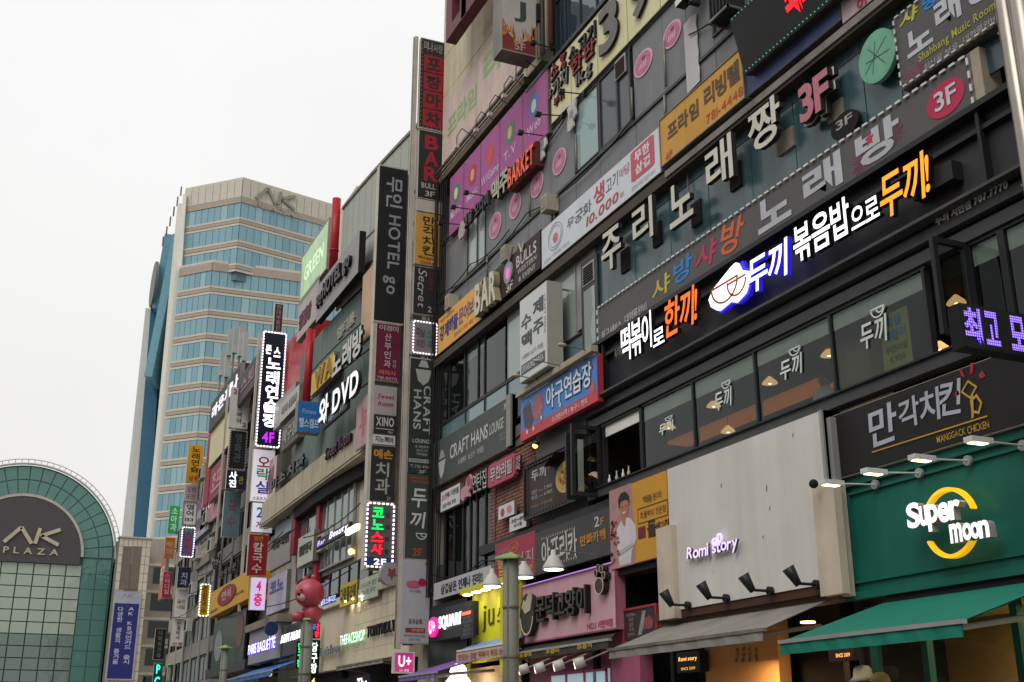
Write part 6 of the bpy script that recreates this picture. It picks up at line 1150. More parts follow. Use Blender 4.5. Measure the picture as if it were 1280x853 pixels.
# hanging J sign
f = PR(627, 670, -16, 67, Y=None, Xr=9.75)
p = sign('projecting_sign', 'grey hanging box sign with a black letter J and orange flames', f, M('j_face', '#a9a6a0', .6), STEELD, .5)
txt(f, 'J', (.36, .47, .7, .78), H('#3a4440'), p, 0, .012, 'b')
m = MB().poly(f, [(.02, .02), (.98, .02), (.98, .46), (.8, .24), (.5, .14), (.2, .26), (.02, .48)], .008); m.build('maroon_print', H('#7a302c'), p)
rn = random.Random(5); m = MB()
for k in range(26):
    a = rn.uniform(.06, .94); b = .12+.3*abs(a-.5)+rn.uniform(-.04, .1); m.poly(f, [(a-.03, b), (a+.03, b+.01), (a+rn.uniform(-.06, .06), b+.14)], .012)
m.build('flame_print', H('#c07a30'), p)
txt(f, '5F', (.36, .04, .68, .15), H('#9a9090'), p, 0, .016, 'b')
B(p, 'bracket', BLACKM, f.pt(1, 0)[0], 10, f.O[1]-.06, f.O[1]+.2, f.O[2]+f.H*.55, f.O[2]+f.H*.8)
# dark red block letters at top
p = thing('block_letter_sign', 'huge dark red three-dimensional block letters at the top left of the stone wall', 'sign', (9.4, 27, 20))
for (xa, yt, yb, xb, dx) in ((558, -40, 52, 583, 0), (577, -60, 25, 605, 1)):
    f = FR(xa, yt, yb, xb, 9.2); R_ = M('maroon_block', '#643038', .5, dirt=.1)
    m = MB(); m.obox(f, 0, .3, 0, 1, -.3, 0).obox(f, .7, 1, 0, 1, -.3, 0).obox(f, .3, .7, 0, .14, -.3, 0).obox(f, .3, .7, .5, .62, -.3, 0); m.build('letter', R_, p)
# AC unit and lamp at top
y, z = onx(893, 12, 9.6)
p = thing('air_conditioner', 'black outdoor air conditioning unit hung below the top edge', 'air conditioner', (9.7, y, z-.4))
MB().box(9.7, 9.98, y-.3, y+.3, z-.05, z+.7).build('case', H('#2a2a2c'), p)
m = MB()
for k in range(6): m.box(9.67, 9.7, y-.27+.1*k, y-.25+.1*k, z, z+.6)
m.build('grille', BLACKM, p)
m = MB().box(9.65, 10, y-.3, y-.27, z-.1, z-.06).box(9.65, 10, y+.27, y+.3, z-.1, z-.06).box(9.65, 9.68, y-.3, y+.3, z-.1, z-.06); m.build('bracket', STEELD, p)
# projecting 수제맥주 box: face parallel to the street, deep box
f = FR(650, 377, 480, 684, 9.45)
p = sign('beer_box_sign', 'white vertical craft beer box sign standing out from the third floor glass', f, M('beer_white', '#c6c8c6', .5, dirt=.04), M('beer_side', '#98978e', .6, dirt=.1), .35)
txt(f, '수', (.06, .6, .44, .78), H('#4a5256'), p, 0, .012, 'b'); txt(f, '제', (.5, .68, .88, .86), H('#4a5256'), p, 0, .012, 'x')
txt(f, '맥', (.08, .38, .46, .56), H('#4a5256'), p, 0, .012, 'x'); txt(f, '주', (.5, .44, .88, .61), H('#4a5256'), p, 0, .012, 'b')
txt(f, '수제맥주 보드카 칵테일', (.1, .25, .86, .31), H('#6a7074'), p, 0, .012, 'r')
MB().obox(f, .06, .92, .08, .2, .006, .01).build('grey_band', H('#54585c'), p); txt(f, 'DRINKING AREA', (.1, .1, .88, .18), H('#c0c2c4'), p, 0, .014, 'b')
txt(f, 'CRAFT HANS', (.9, .4, .96, .85), H('#8a9094'), p, 0, .012, 'r', rot=True)
m = MB()
for s_ in (.02, .95): m.tube(f.pt(.9, s_, -.3), (10.02, f.pt(.9, 0)[1], f.pt(0, s_)[2]), .02, 6)
m.build('bracket', STEELD, p)
# batting cage sign
f = FR(651, 500, 553, 747, 9.7)
p = sign('batting_cage_sign', 'bright blue and red batting cage sign with white outlined lettering', f, M('bat_blue', '#3f7cc0', .45, dirt=.05), H('#a33a44'), .12)
MB().obox(f, .0, 1, .0, .24, .005, .008).build('red_band', H('#c24a50'), p)
txt(f, '야구연습장', (.36, .36, .95, .94), H('#2c4a70'), p, 0, .012, 'x', gap=.0); txt(f, '야구연습장', (.37, .39, .94, .92), H('#dadfe4'), p, 0, .018, 'b', gap=.04)
txt(f, '스크린사격 / 농구 / 펀치', (.44, .06, .88, .19), H('#e0c8c8'), p, 0, .012, 'b')
MB().ell(f, .25, .6, .08, .3, .01, n=18).build('ball_print', H('#a86a78', dirt=.3, scale=12), p); MB().ell(f, .94, .34, .035, .13, .012, n=14).build('ball_print', H('#b8606a'), p)
MB().poly(f, [(.03, .75), (.14, .8), (.19, .35), (.14, .18), (.06, .3)], .01).build('glove_print', H('#5a4a58', dirt=.4, scale=10), p)
m = MB().ring(f, .11, .62, .08, .26, .06, .014, .018, .2, 2.8); m.build('net_line', H('#90b8d8'), p)
m = MB(); [m.ell(f, a, b, .014, .055, .014, n=10) for a, b in ((.3, .3), (.55, .35), (.1, .15), (.19, .15))]; m.build('small_balls', H('#c8ccd8'), p)
# light rail above it
p = thing('lamp_rail', 'pale metal lamp rail with projecting lamps along the top of the batting cage sign', 'lamp rail', f.pt(.5, 1.1))
MB().obox(f, 0, 1, 1.03, 1.16, -.02, .12).build('rail', M('cream_metal', '#a49a88'), p)
for a in (.32, .62, .93):
    q = Vector(f.pt(a, 1.12, .05)); MB().tube(q, q+Vector((-.5, 0, .05)), .012, 6).build('arm', STEELD, p)
    MB().ball(tuple(q+Vector((-.55, 0, .04))), .07, 10, (1.4, .8, .6)).build('lamp_head', M('old_cream'), p, True)
# CRAFT HANS long sign
f = FR(640.4, 493, 557, 541, 9.88)
p = sign('lounge_sign', 'long dark green grey lounge sign reading CRAFT HANS LOUNGE', f, M('craft_face', '#4f5453', .55, dirt=.08, k=.85), M('craft_side', '#8e8a84', .5, metal=.3), .2)
MB().obox(f, .955, 1.0, 0, 1.02, -.2, .05).build('end_cap', M('craft_side'), p)
txt(f, 'CRAFT HANS', (.25, .42, .73, .72), H('#b8b8b4'), p, 0, .012, 'b', gap=.03); txt(f, 'LOUNGE', (.75, .44, .91, .66), H('#b8b8b4'), p, 0, .012, 'b', shear=.15)
txt(f, '수제맥주  보드카  칵테일', (.36, .18, .68, .32), H('#a8a8a4'), p, 0, .012, 'b'); txt(f, '3F', (.91, .78, .945, .9), H('#c0c0bc'), p, 0, .012, 'r'); txt(f, '예약문의\n단체환영', (.86, .2, .93, .36), H('#8a8a88'), p, 0, .012, 'r')
MB().poly(f, [(.08, .5), (.19, .5), (.16, .2), (.135, .1), (.11, .2)], .01).build('cone_mark', H('#a8a8a4'), p); MB().poly(f, [(.09, .55), (.18, .55), (.15, .74), (.12, .74)], .01).build('cone_mark', H('#8f918e'), p)

# ---- Dookki channel letters on the recessed fascia
p = thing('channel_letter_sign', 'glowing white and orange raised lettering with bowl logo on the black fascia', 'sign', (9.9, 14, 7.8))
LW = E('#ffffff', .95); LO = E('#f0641e', .95); LY = E('#f5931e', 1.0); LS = M('letter_return_dark', '#15151a', .5); LB = E('#2a1fd0', .6)
def ch(s, xa, yt, yb, xb, mat, side=LS, st='x', X=9.8, d=.08, **kw):
    f = FR(xa, yt, yb, xb, X); txt(f, s, (0, 0, 1, 1), mat, p, d, -.02, st, side=side, **kw); return f
ch('떡볶이', 780, 411, 456, 818, LW, st='b', each=True, gap=.02); ch('로', 820, 415, 436, 834, LW, st='b')
ch('한끼!', 835, 379, 426, 876, LO, st='b', shear=.15, gap=0, each=True)
ch('두끼', 938, 327, 372, 990, LW, LB, 'b', shear=.12, gap=0, each=True)
ch('볶음밥', 996, 286, 333, 1066, LW, st='b', each=True, gap=.03); ch('으로', 1068, 263, 291, 1103, LW, st='b', gap=.02, each=True)
ch('두끼!', 1104, 222, 280, 1167, LY, st='b', shear=.12, gap=0, each=True)
f = FR(888, 348, 396, 938, 9.78)
MB().poly(f, [(.0, .42), (.12, .62), (.6, .92), (.72, .96), (.8, .7), (.95, .6), (.97, .38), (.85, .1), (.62, -.02), (.5, .1), (.2, .02), (.05, .2)], -.03, .04).build('bowl_logo', LW, p)
MB().poly(f, [(.03, .4), (.14, .66), (.66, .96), (.8, .98), (.86, .74), (1.0, .62), (1.02, .36), (.9, .05), (.66, -.06), (.5, .04), (.2, -.04), (.06, .14)], -.1, -.035).build('bowl_logo_back', LB, p)
m = MB().ring(f, .42, .6, .34, .5, .1, .042, .048, math.pi*1.02, math.pi*2.02, 20); m.ring(f, .72, .5, .24, .4, .12, .042, .048, math.pi*.95, math.pi*1.95, 18)
m.obox(f, .08, .76, .58, .63, .042, .047).obox(f, .5, .95, .48, .53, .048, .052); m.build('bowl_outline', H('#b4462a'), p)
# backing plate of the letters and side box
for (xa, yt, yb, xb) in ((1140, 228, 252, 1190),):
    f = FR(xa, yt, yb, xb, 9.84); MB().obox(f, 0, 1, 0, 1, -.16, 0).build('plate', BLACKM, p)
txt(FR(768, 437, 450, 804, 9.84), '속이꽉찬 유통기한 없는', (0, 0, 1, 1), H('#8d8a84'), p, 0, .0, 'r')
p = thing('phone_lettering', 'small silver shop name and telephone number 707.7770 on the dark lintel', 'sign', (9.87, 10, 7.36))
f = FR(1170, 268, 284, 1259, 9.87)
f = FB(y_at(1170, 9.87, 7.55), y_at(1261, 9.87, 7.55), 7.5, 7.68, 9.9)
f = FR(1170, 271, 284, 1260, 9.87)
txt(f, '두끼 서현점 707.7770', (0, 0, 1, 1), H('#c4c0bc'), p, .015, 0, 'b')

# chicken sign
f = FR(1041.6, 520, 601, 1330, 9.84)
p = sign('chicken_sign', 'large black chicken restaurant sign with white brush lettering and yellow underline', f, M('black_face', '#242222', .5, dirt=.12, streak=.1, k=.85), H('#a09c92'), .1)
hc = lambda px, z=5.3: (f.O[1]-y_at(px, 9.84, z))/f.W
g_ = FR(1087, 512, 562, 1122, 9.84); txt(g_, '만', (0, 0, 1, 1), H('#a9adb6'), p, 0, .012, 'b', jit=.1, shear=.08)
g_ = FR(1124, 500, 538, 1204, 9.84); txt(g_, '각치킨', (0, -.1, 1, 1), H('#a9adb6'), p, 0, .012, 'b', jit=.12, shear=.08, gap=0)
g_ = FR(1203, 476, 528, 1229, 9.84); m = MB().ring(g_, .42, .72, .4, .24, .26, .01, .014, n=4).ring(g_, .66, .3, .3, .26, .3, .015, .019, n=5).poly(g_, [(.5, .55), (.6, .56), (.5, .02), (.38, .0)], .02); m.build('yellow_mark', H('#b8922e'), p)
m = MB(); m.poly(g_, [(.15, 1.1), (.3, 1.06), (.2, 1.3), (.08, 1.28)], .012).poly(g_, [(.55, 1.06), (.68, 1.1), (.8, 1.32), (.64, 1.34)], .012).poly(g_, [(-.1, .8), (-.06, .68), (-.28, .66), (-.28, .76)], .012).poly(g_, [(.95, 1.0), (1.0, .88), (1.25, .9), (1.15, 1.06)], .012); m.build('red_mark', H('#b0283e'), p)
g_ = FR(1091, 560.5, 571, 1235, 9.84); MB().obox(g_, 0, 1, .42, .58, .008, .014).build('underline', H('#b8922e'), p)
g_ = FR(1172, 544, 555, 1237, 9.84); txt(g_, 'MANGGACK CHICKEN', (0, 0, 1, .9), H('#b8922e'), p, 0, .012, 'r', jit=.08)
# purple LED board projecting at the right
f = PR(1202, 1300, 388, 441, Y=8.0)
p = sign('led_board', 'projecting black LED board with violet glowing dots at the right edge', f, M('led_black'), DARK, .16)
txt(f, '최', (.02, .1, .24, .92), E('#8a6af5', 2.6, grid=190), p, 0, .014, 'x'); txt(f, '고', (.28, .12, .46, .9), E('#8a6af5', 2.6, grid=190), p, 0, .014, 'x')
txt(f, '모', (.6, .1, .8, .9), E('#8a6af5', 2.6, grid=190), p, 0, .014, 'x')

def cable(pts, r=.014):
    m = MB()
    for (a, b) in zip(pts[:-1], pts[1:]):
        a, b = Vector(a), Vector(b); n = 6; sag = .06*(b-a).length
        for k in range(n):
            t0, t1 = k/n, (k+1)/n
            p0 = a+(b-a)*t0-Vector((0, 0, sag*4*t0*(1-t0))); p1 = a+(b-a)*t1-Vector((0, 0, sag*4*t1*(1-t1))); m.tube(p0, p1, r, 5)
    m.build('cable', DARK, mb)
rn = random.Random(21)
for (y0, y1, z0) in ((17, 27, 12.75), (20, 27.6, 14.2), (22, 27.8, 7.75), (18, 27.8, 5.4), (23, 27.9, 12.95), (9, 15, 13.2)):
    n = rn.randint(2, 4); cable([(9.96-rn.uniform(0, .02), y0+(y1-y0)*k/n, z0+rn.uniform(-.12, .12)) for k in range(n+1)])
for k in range(7):
    yy = 27.2+.1*k+rn.uniform(-.05, .05); cable([(9.9-.02*k, yy, z) for z in (4.8, 7.4, 9.2, 11.3, 13.9, 16.2)], .018)

# ================================================================== SECOND FLOOR, left part of the main building (brick bar front)
BRICK = M('red_brick', '#94695c', .85, dirt=.4, scale=7, k=.85); MORT = M('mortar', '#5b4c45', .9)
ybr = (y_at(661, 10, 6.6), y_at(621, 10, 6.4))
B(mb, 'brick_backing', MORT, 10.02, 10.2, 21.6, 24.2, 5.35, 7.5)
m = MB(); rn = random.Random(2)
zz = 5.4; row = 0
while zz < 7.45:
    yy = 21.62-(.11 if row % 2 else 0)
    while yy < 24.15:
        d = rn.uniform(0, .012); m.box(10.0-d, 10.03, max(21.6, yy), min(24.2, yy+.2), zz, zz+.062); yy += .22
    zz += .078; row += 1
o = m.build('brick', BRICK, mb); o['kind'] = 'stuff'
B(mb, 'lintel_beam', M('brick_lintel', '#4a322a', .85, dirt=.3, scale=6), 9.98, 10.2, 24.2, 27.8, 6.95, 7.62)
wb = [y_at(px, 10, 6) for px in (620, 607, 596, 588, 579, 568, 556)]
window(mb, wb, 5.1, 6.93, 10, GL('bar_glass', '#8a8d8a', 1.3, .03, .004), DFRAME, .06)
B(mb, 'bar_back_wall', M('bar_wall', '#41342b', .8, dirt=.4), 12.2, 12.3, 22, 28, 4.8, 7.6)
B(mb, 'room_ceiling', M('bar_ceiling', '#2a2320', .8), 10.2, 12.2, 22, 28, 7.4, 7.5)
B(mb, 'base_beam', GREYD, 9.95, 10.2, 22, 27.9, 4.95, 5.08)
B(mb, 'grey_band', M('band_grey', '#6b6a68', .6, dirt=.12, streak=.1, k=.8), 9.96, 10.2, 19.3, 24.2, 7.52, 8.0)
B(mb, 'grey_band', M('band_grey'), 9.97, 10.2, 19.3, 21.6, 5.6, 7.52)
B(mb, 'dark_band', BLACKM, 9.9, 10.2, 16.6, 24.6, 5.42, 5.62)
# warm things in the bar: a green and a red neon tube
for (a, c_, zc) in ((25.0, '#2bd070', 6.4), (25.05, '#e02038', 5.7)):
    MB().tube((10.4, a, zc-.35), (10.4, a, zc+.25), .02, 6).build('neon_tube', E(c_, 2), mb)
y, z = onx(597, 672, 10.8); MB().box(10.8, 10.85, y-.2, y+.2, z-.2, z+.2).build('lit_picture', E('#c08838', .9), mb)
# small signs of the grill bar
WH = M('white_panel', '#c2c2c4', .5, dirt=.05)
f = FR(551, 616, 641, 575, 9.86); p = sign('small_sign', 'small white sign with pink and black text, leftmost over the bar windows', f, WH, STEELD, .1)
txt(f, '언제나 무한리필', (.25, .55, .94, .85), H('#4a4648'), p, 0, .01, 'b'); txt(f, '고기', (.06, .5, .22, .8), H('#b04a6a'), p, 0, .01, 'b'); txt(f, '삼겹 목살 항정', (.12, .15, .8, .35), H('#4a4648'), p, 0, .01, 'b')
f = FR(577, 606, 628, 590, 9.86); p = MB().poly(f, [(0, .2), (.1, .7), (.5, .8), (.6, 1.15), (.9, 1.3), (1, 1.0), (.95, .5), (.8, .4), (.85, .1), (.5, .15), (.3, -.05)], -.02, .04).build('cutout_sign', H('#c08a94'), None)
tag(p, 'pink rounded cutout sign next to the white outlined letters over the bar windows', 'sign'); MB().ell(f, .82, .95, .16, .3, .045, n=14).build('red_print', H('#a04048'), p)
f = FR(590, 594, 618, 608, 9.86); p = thing('channel_letter_sign', 'white outlined raised letters beside the pink rounded cutout', 'sign', f.pt(.5, 0))
txt(f, '연탄집', (-.02, -.04, 1.02, 1.04), H('#26241f'), p, .05, -.06, 'x', side=CHS, gap=0); txt(f, '연탄집', (.02, .02, .98, .98), H('#b8b6ae'), p, 0, .0, 'r', gap=.06)
f = FR(610, 583, 611, 643, 9.82); p = thing('rounded_sign', 'raspberry pink rounded sign with white letters meaning unlimited refill', 'sign', f.pt(.5, 0))
MB().poly(f, [(.05, 0), (.95, 0), (1, .1), (1, .9), (.95, 1), (.05, 1), (0, .9), (0, .1)], -.1, 0).build('cabinet', M('raspberry', '#a8465a', .5), p)
txt(f, '무한리필', (.08, .16, .94, .84), H('#4a2028'), p, 0, .006, 'x', gap=0); txt(f, '무한리필', (.1, .2, .92, .82), H('#c6b8bc'), p, 0, .012, 'b', gap=.04)
f = FR(644, 572, 590, 651, 9.86); p = thing('channel_letter_sign', 'small white raised letters right of the raspberry refill sign', 'sign', f.pt(.5, 0)); txt(f, '정육', (0, 0, 1, 1), H('#a4a29c'), p, .05, -.04, 'b', side=CHS, vert=True)
f = FR(623, 634, 651, 643, 9.84); p = sign('small_sign', 'small white sign with two pink fruit shapes on the brick wall', f, WH, STEELD, .06)
MB().ell(f, .28, .45, .12, .3, .008, n=14).build('pink_print', H('#a8405a'), p); MB().ell(f, .7, .5, .16, .28, .008, n=14).build('pink_print', H('#c07a88'), p)
f = FR(637, 648, 671-5, 658, 9.84); p = sign('small_sign', 'small white sign with two lines of black text on the brick wall', f, WH, STEELD, .06)
txt(f, '초밥+냉면\n식사됨', (.12, .2, .88, .82), H('#3a3836'), p, 0, .01, 'b')
# menu board with trellis
f = FR(659, 586, 648, 722, 9.8); p = sign('menu_board', 'dark framed noodle menu board with a big yellow bowl picture on the brick wall', f, M('menu_face', '#332c2a', .5), BLACKM, .06)
txt(f, '두끼', (.1, .68, .4, .9), H('#b8b4b0'), p, 0, .01, 'b'); txt(f, '성인 ---- 7,900\n학생 ---- 6,900', (.1, .3, .52, .5), H('#b0aca8'), p, 0, .01, 'r'); txt(f, '떡볶이 무한리필', (.1, .14, .52, .2), H('#b08030'), p, 0, .01, 'r')
txt(f, '무한리필', (.36, .78, .56, .84), H('#b83a3a'), p, 0, .01, 'r')
MB().poly(f, [(.56, .02), (.56, .98), (.98, .98), (.98, .02)], .006).build('photo_print', H('#3a2420', dirt=.4, scale=8), p)
MB().ell(f, .78, .5, .19, .3, .01, n=24).build('bowl_print', H('#b8a070'), p); MB().ell(f, .78, .5, .15, .24, .014, n=24).build('soup_print', H('#c09a48', dirt=.5, scale=22), p)
m = MB(); rn = random.Random(9)
for k in range(14): a, b = .78+rn.uniform(-.1, .1), .5+rn.uniform(-.16, .16); m.ell(f, a, b, .02, .035, .017, n=7)
m.build('topping_print', H('#6b7a30'), p)
m = MB()
for k in range(8): a, b = .78+rn.uniform(-.08, .08), .5+rn.uniform(-.14, .14); m.ell(f, a, b, .018, .03, .02, n=7)
m.build('pepper_print', H('#a83228'), p)
m = MB()
for k in range(16):
    a = k/16; 
    for b in (-.02, .98): m.obox(f, a+.01, a+.05, b, b+.05, .02, .04)
m.obox(f, -.02, 1.02, 1.04, 1.07, .0, .06).obox(f, -.02, 1.02, -.05, -.02, .0, .06).obox(f, -.03, -.01, 0, 1, .0, .06).obox(f, 1.01, 1.03, 0, 1, .0, .06)
m.build('trellis_frame', BLACKM, p)
# black hood lamp
y, z = onx(680, 572, 9.5)
p = thing('wall_lamp', 'small glowing lamp with a black angular hood under the batting cage sign', 'lamp', (9.9, y, z))
m = MB(); m.quad((9.95, y+.45, z+.02), (9.95, y-.3, z+.1), (9.55, y-.4, z+.02), (9.6, y+.25, z-.12)); m.quad((9.95, y+.45, z-.01), (9.6, y+.25, z-.15), (9.55, y-.4, z-.01), (9.95, y-.3, z+.07)); m.build('hood', BLACKM, p)
y2, z2 = onx(669, 557, 9.6); MB().ball((9.6, y2, z2), .06, 8).build('bulb', E('#ffb860', 4), p); MB().ball((9.62, y2, z2+.04), .08, 10, (1, 1, .8)).build('lamp_head', BLACKM, p)
# 24h massage sign and manga cafe sign
f = FR(669, 663, 719, 619, 9.86)
p = sign('massage_sign', 'crimson massage parlour sign with 24 hour roundel behind the lamp post', f, M('crimson_face', '#983048', .5, dirt=.06), STEELD, .12)
txt(f, '사가정비즈', (.08, .7, .34, .84), H('#a88a98'), p, 0, .01, 'r'); MB().ring(f, .48, .78, .13, .13, .14, .006, .01).build('roundel', H('#b07038'), p); txt(f, '24시', (.4, .7, .56, .85), H('#c07a3a'), p, 0, .012, 'b')
txt(f, '발마사지', (.1, .3, .96, .62), H('#b0a0a4'), p, 0, .01, 'r'); txt(f, '발', (.1, .2, .26, .58), H('#b89a30'), p, 0, .014, 'b'); txt(f, '풋', (.86, .08, .96, .26), H('#b89a30'), p, 0, .012, 'b')
f = FR(765, 632, 693, 669, 9.84)
p = sign('manga_cafe_sign', 'dark grey cafe sign with spiky white letters, orange words and 2F', f, M('africa_face', '#454446', .5, dirt=.08, k=.85), BLACKM, .14)
txt(f, '아프리카', (.1, .16, .58, .8), H('#b8b6b0'), p, 0, .01, 'b', jit=.1, gap=0); txt(f, '만화카페', (.62, .34, .93, .58), H('#b87a28'), p, 0, .01, 'x', gap=0)
txt(f, '2', (.8, .66, .86, .88), H('#b8b6b0'), p, 0, .01, 'b'); txt(f, 'F', (.875, .66, .915, .82), H('#b87a28'), p, 0, .01, 'b')
m = MB(); rn = random.Random(4)
for k in range(30):
    a = .1+.48*k/30; b = .17 if k % 2 else .78; m.poly(f, [(a, b), (a+.012, b), (a+.006, b+(-.07 if b < .5 else .07))], .012)
o = m.build('spike_print', H('#b8b6b0'), p)
# yellow banner with man
f = FR(763, 614, 713, 836, 9.8)
p = sign('photo_banner', 'mustard banner with a printed smiling man in a white shirt, arms folded, beside flowers', f, M('banner_mustard', '#b8862a', .55, dirt=.05, k=1.1), M('banner_edge', '#7a2a2a'), .08, cat='banner')
MB().poly(f, [(0, 0), (.42, 0), (.46, .3), (.42, .6), (.4, 1), (0, 1)], .006).build('pink_print', H('#a87f7c', dirt=.2, scale=6), p)
MB().poly(f, [(.16, .02), (.12, .3), (.13, .48), (.22, .58), (.3, .6), (.38, .56), (.46, .46), (.47, .3), (.38, .16), (.36, .02)], .01).build('shirt_print', H('#c6bfc4'), p)
MB().poly(f, [(.21, .6), (.2, .78), (.24, .83), (.31, .83), (.35, .78), (.34, .66), (.3, .6), (.28, .5), (.25, .5)], .014).build('skin_print', H('#a8705c'), p)
MB().poly(f, [(.18, .72), (.17, .84), (.22, .91), (.3, .92), (.36, .86), (.37, .73), (.345, .8), (.3, .815), (.22, .81)], .018).build('hair_print', H('#2a2220'), p)
m = MB().ell(f, .24, .735, .012, .008, .019, n=8).ell(f, .31, .74, .012, .008, .019, n=8); m.build('eye_print', H('#2a2220'), p)
MB().poly(f, [(.24, .67), (.31, .67), (.29, .645), (.26, .645)], .019).build('smile_print', H('#c8bcb8'), p)
MB().poly(f, [(.16, .2), (.4, .26), (.42, .22), (.18, .15)], .016).build('arm_print', H('#b0a4a8'), p)
m = MB(); rn = random.Random(8)
for k in range(26): m.ell(f, rn.uniform(.02, .16), rn.uniform(.05, .6), .022, .018, .02, n=6)
m.build('flower_print', H('#8a3040'), p)
BR = H('#3a2a1c')
txt(f, '백종원의', (.6, .68, .9, .78), BR, p, 0, .01, 'r', jit=.08); txt(f, '차돌박이 전문점', (.54, .5, .96, .6), BR, p, 0, .01, 'r', jit=.08)
m = MB().obox(f, .5, .99, .46, .468, .008, .011).obox(f, .5, .99, .64, .648, .008, .011).obox(f, .5, .505, .468, .64, .008, .011).obox(f, .985, .99, .468, .64, .008, .011); m.build('box_line', BR, p)
MB().obox(f, .5, .62, .28, .42, .008, .012).build('maroon_seal', H('#6a2230'), p); txt(f, '돌', (.65, .26, .8, .46), BR, p, 0, .01, 'x', jit=.1); txt(f, '배기집', (.8, .3, 1.0, .42), BR, p, 0, .01, 'b', jit=.1)
B(mb, 'dark_ledge', DARK, 9.86, 10.2, 16.62, 18.2, 4.2, 4.72)
# small dark thing under: menu poster with red frame
f = FR(779, 762, 806, 822, 9.95)
p = sign('menu_board', 'slanting black menu poster with red frame beside the grey awning', f, M('menu_face'), H('#8a2a30'), .05, rim=.04, rimmat=H('#9a2a34'))
txt(f, '추천메뉴\n라면\n김밥\n우동\n돈까스', (.12, .2, .4, .85), H('#8d8883'), p, 0, .01, 'r'); MB().ell(f, .72, .5, .2, .18, .01, rag=.3).build('print', H('#8a4848', dirt=.5, scale=20), p)
MB().poly(f, [(.45, .2), (.6, .85), (.7, .85), (.56, .2)], .012).build('print_strip', H('#8c8a88', dirt=.4, scale=20), p)

# ================================================================== GROUND FLOOR SHOPS
# Romi story box front
RW = M('romi_white', '#cbc7bf', .5, dirt=.07, streak=.1, scale=.7)
f = FB(y_at(1034, 9.7, 5), y_at(836, 9.7, 5), 3.42, 5.66, 9.7)
p = thing('shop_front', 'large off-white blank shopfront fascia with thin streaks, behind the small Romi story letters', 'shop front', f.pt(.5, 0))
MB().obox(f, 0, 1, 0, 1, -.3, 0).build('fascia_panel', RW, p)
MB().obox(f, .985, 1.0, -.02, 1.0, -.3, .03).build('corner_trim', ALU, p)
f2 = FR(1020, 605, 747, 1047, 9.64); MB().obox(f2, 0, 1, 0, 1, -.12, 0).build('pilaster', M('warm_render', '#c0b3a0', .6, streak=.12), p)
f2 = FR(1046, 604, 747, 1055, 9.8); MB().obox(f2, 0, 1, 0, 1, -.1, 0).build('pilaster', M('warm_render'), p)
f3 = FR(822, 661, 776, 841, 9.6); MB().obox(f3, 0, 1, 0, 1, -.4, 0).build('pilaster', M('warm_render'), p)
y, z = onx(1017, 605, 9.5); MB().ball((9.5, y, z), .06, 10).build('knob', DARK, p, True)
f_ = FR(1035, 522, 606, 1041, 9.74); MB().obox(f_, 0, 1, 0, 1, -.1, 0).build('metal_strip', ALU, mb)
B(mb, 'soffit_strip', M('soffit_brown', '#4a3226', .6), 9.72, 10.2, 12.1, 16.6, 3.3, 3.42)
m = MB(); rn = random.Random(31)
for (a, b, h) in ((.66, .62, .05), (.67, .5, .03), (.3, .2, .012), (.38, .74, .03), (.83, .9, .03), (.62, .34, .02), (.12, .3, .01), (.2, .33, .012)): m.poly(f, [(a, b), (a+.004, b+.01), (a+.006, b+h), (a+.001, b+h*.8), (a-.002, b+h*.4)], .004)
m.build('rust_mark', M('rust', '#6f6a5c', .9, dirt=.3), p)
p = thing('channel_letter_sign', 'small lit lilac Romi story letters with a ribbon flourish on the off-white fascia', 'sign', f.pt(.3, .3))
LL = E('#d9c6f4', .75); g_ = FR(858, 685, 705, 922, 9.62)
txt(g_, 'Romi story', (0, 0, 1, 1), LL, p, .04, -.04, 'b', side=M('letter_side_brown', '#6a5a50'), shear=.1, jit=.05, gap=.0)
g_ = FR(889, 668, 684, 903, 9.62); m = MB().ring(g_, .3, .35, .25, .3, .35, -.02, .01).ring(g_, .72, .5, .22, .42, .3, -.02, .012, -1.5, 3.6).ring(g_, .5, .2, .2, .2, .35, -.02, .012); m.build('ribbon', LL, p)
# black spotlights
for i, (px, py) in enumerate(((861, 757), (909, 748), (964, 739), (1022, 731))):
    y, z = onx(px, py, 9.68); p = thing('spotlight', 'black wall spotlight on the off-white fascia, %s' % ('leftmost of four', 'second from left', 'third from left', 'rightmost of four, by the pilaster')[i], 'spotlight', (9.68, y, z), 'black wall spotlights on the off-white fascia')
    MB().lathe((9.66, y, z), [(.06, -.03), (.06, .03)], 12, 'x').build('base', BLACKM, p); MB().tube((9.66, y, z), (9.4, y, z), .02, 8).build('arm', BLACKM, p)
    MB().tube((9.4, y+.02, z-.02), (9.28, y+.06, z+.2), .045, 12, .085).build('lamp_head', BLACKM, p, True)
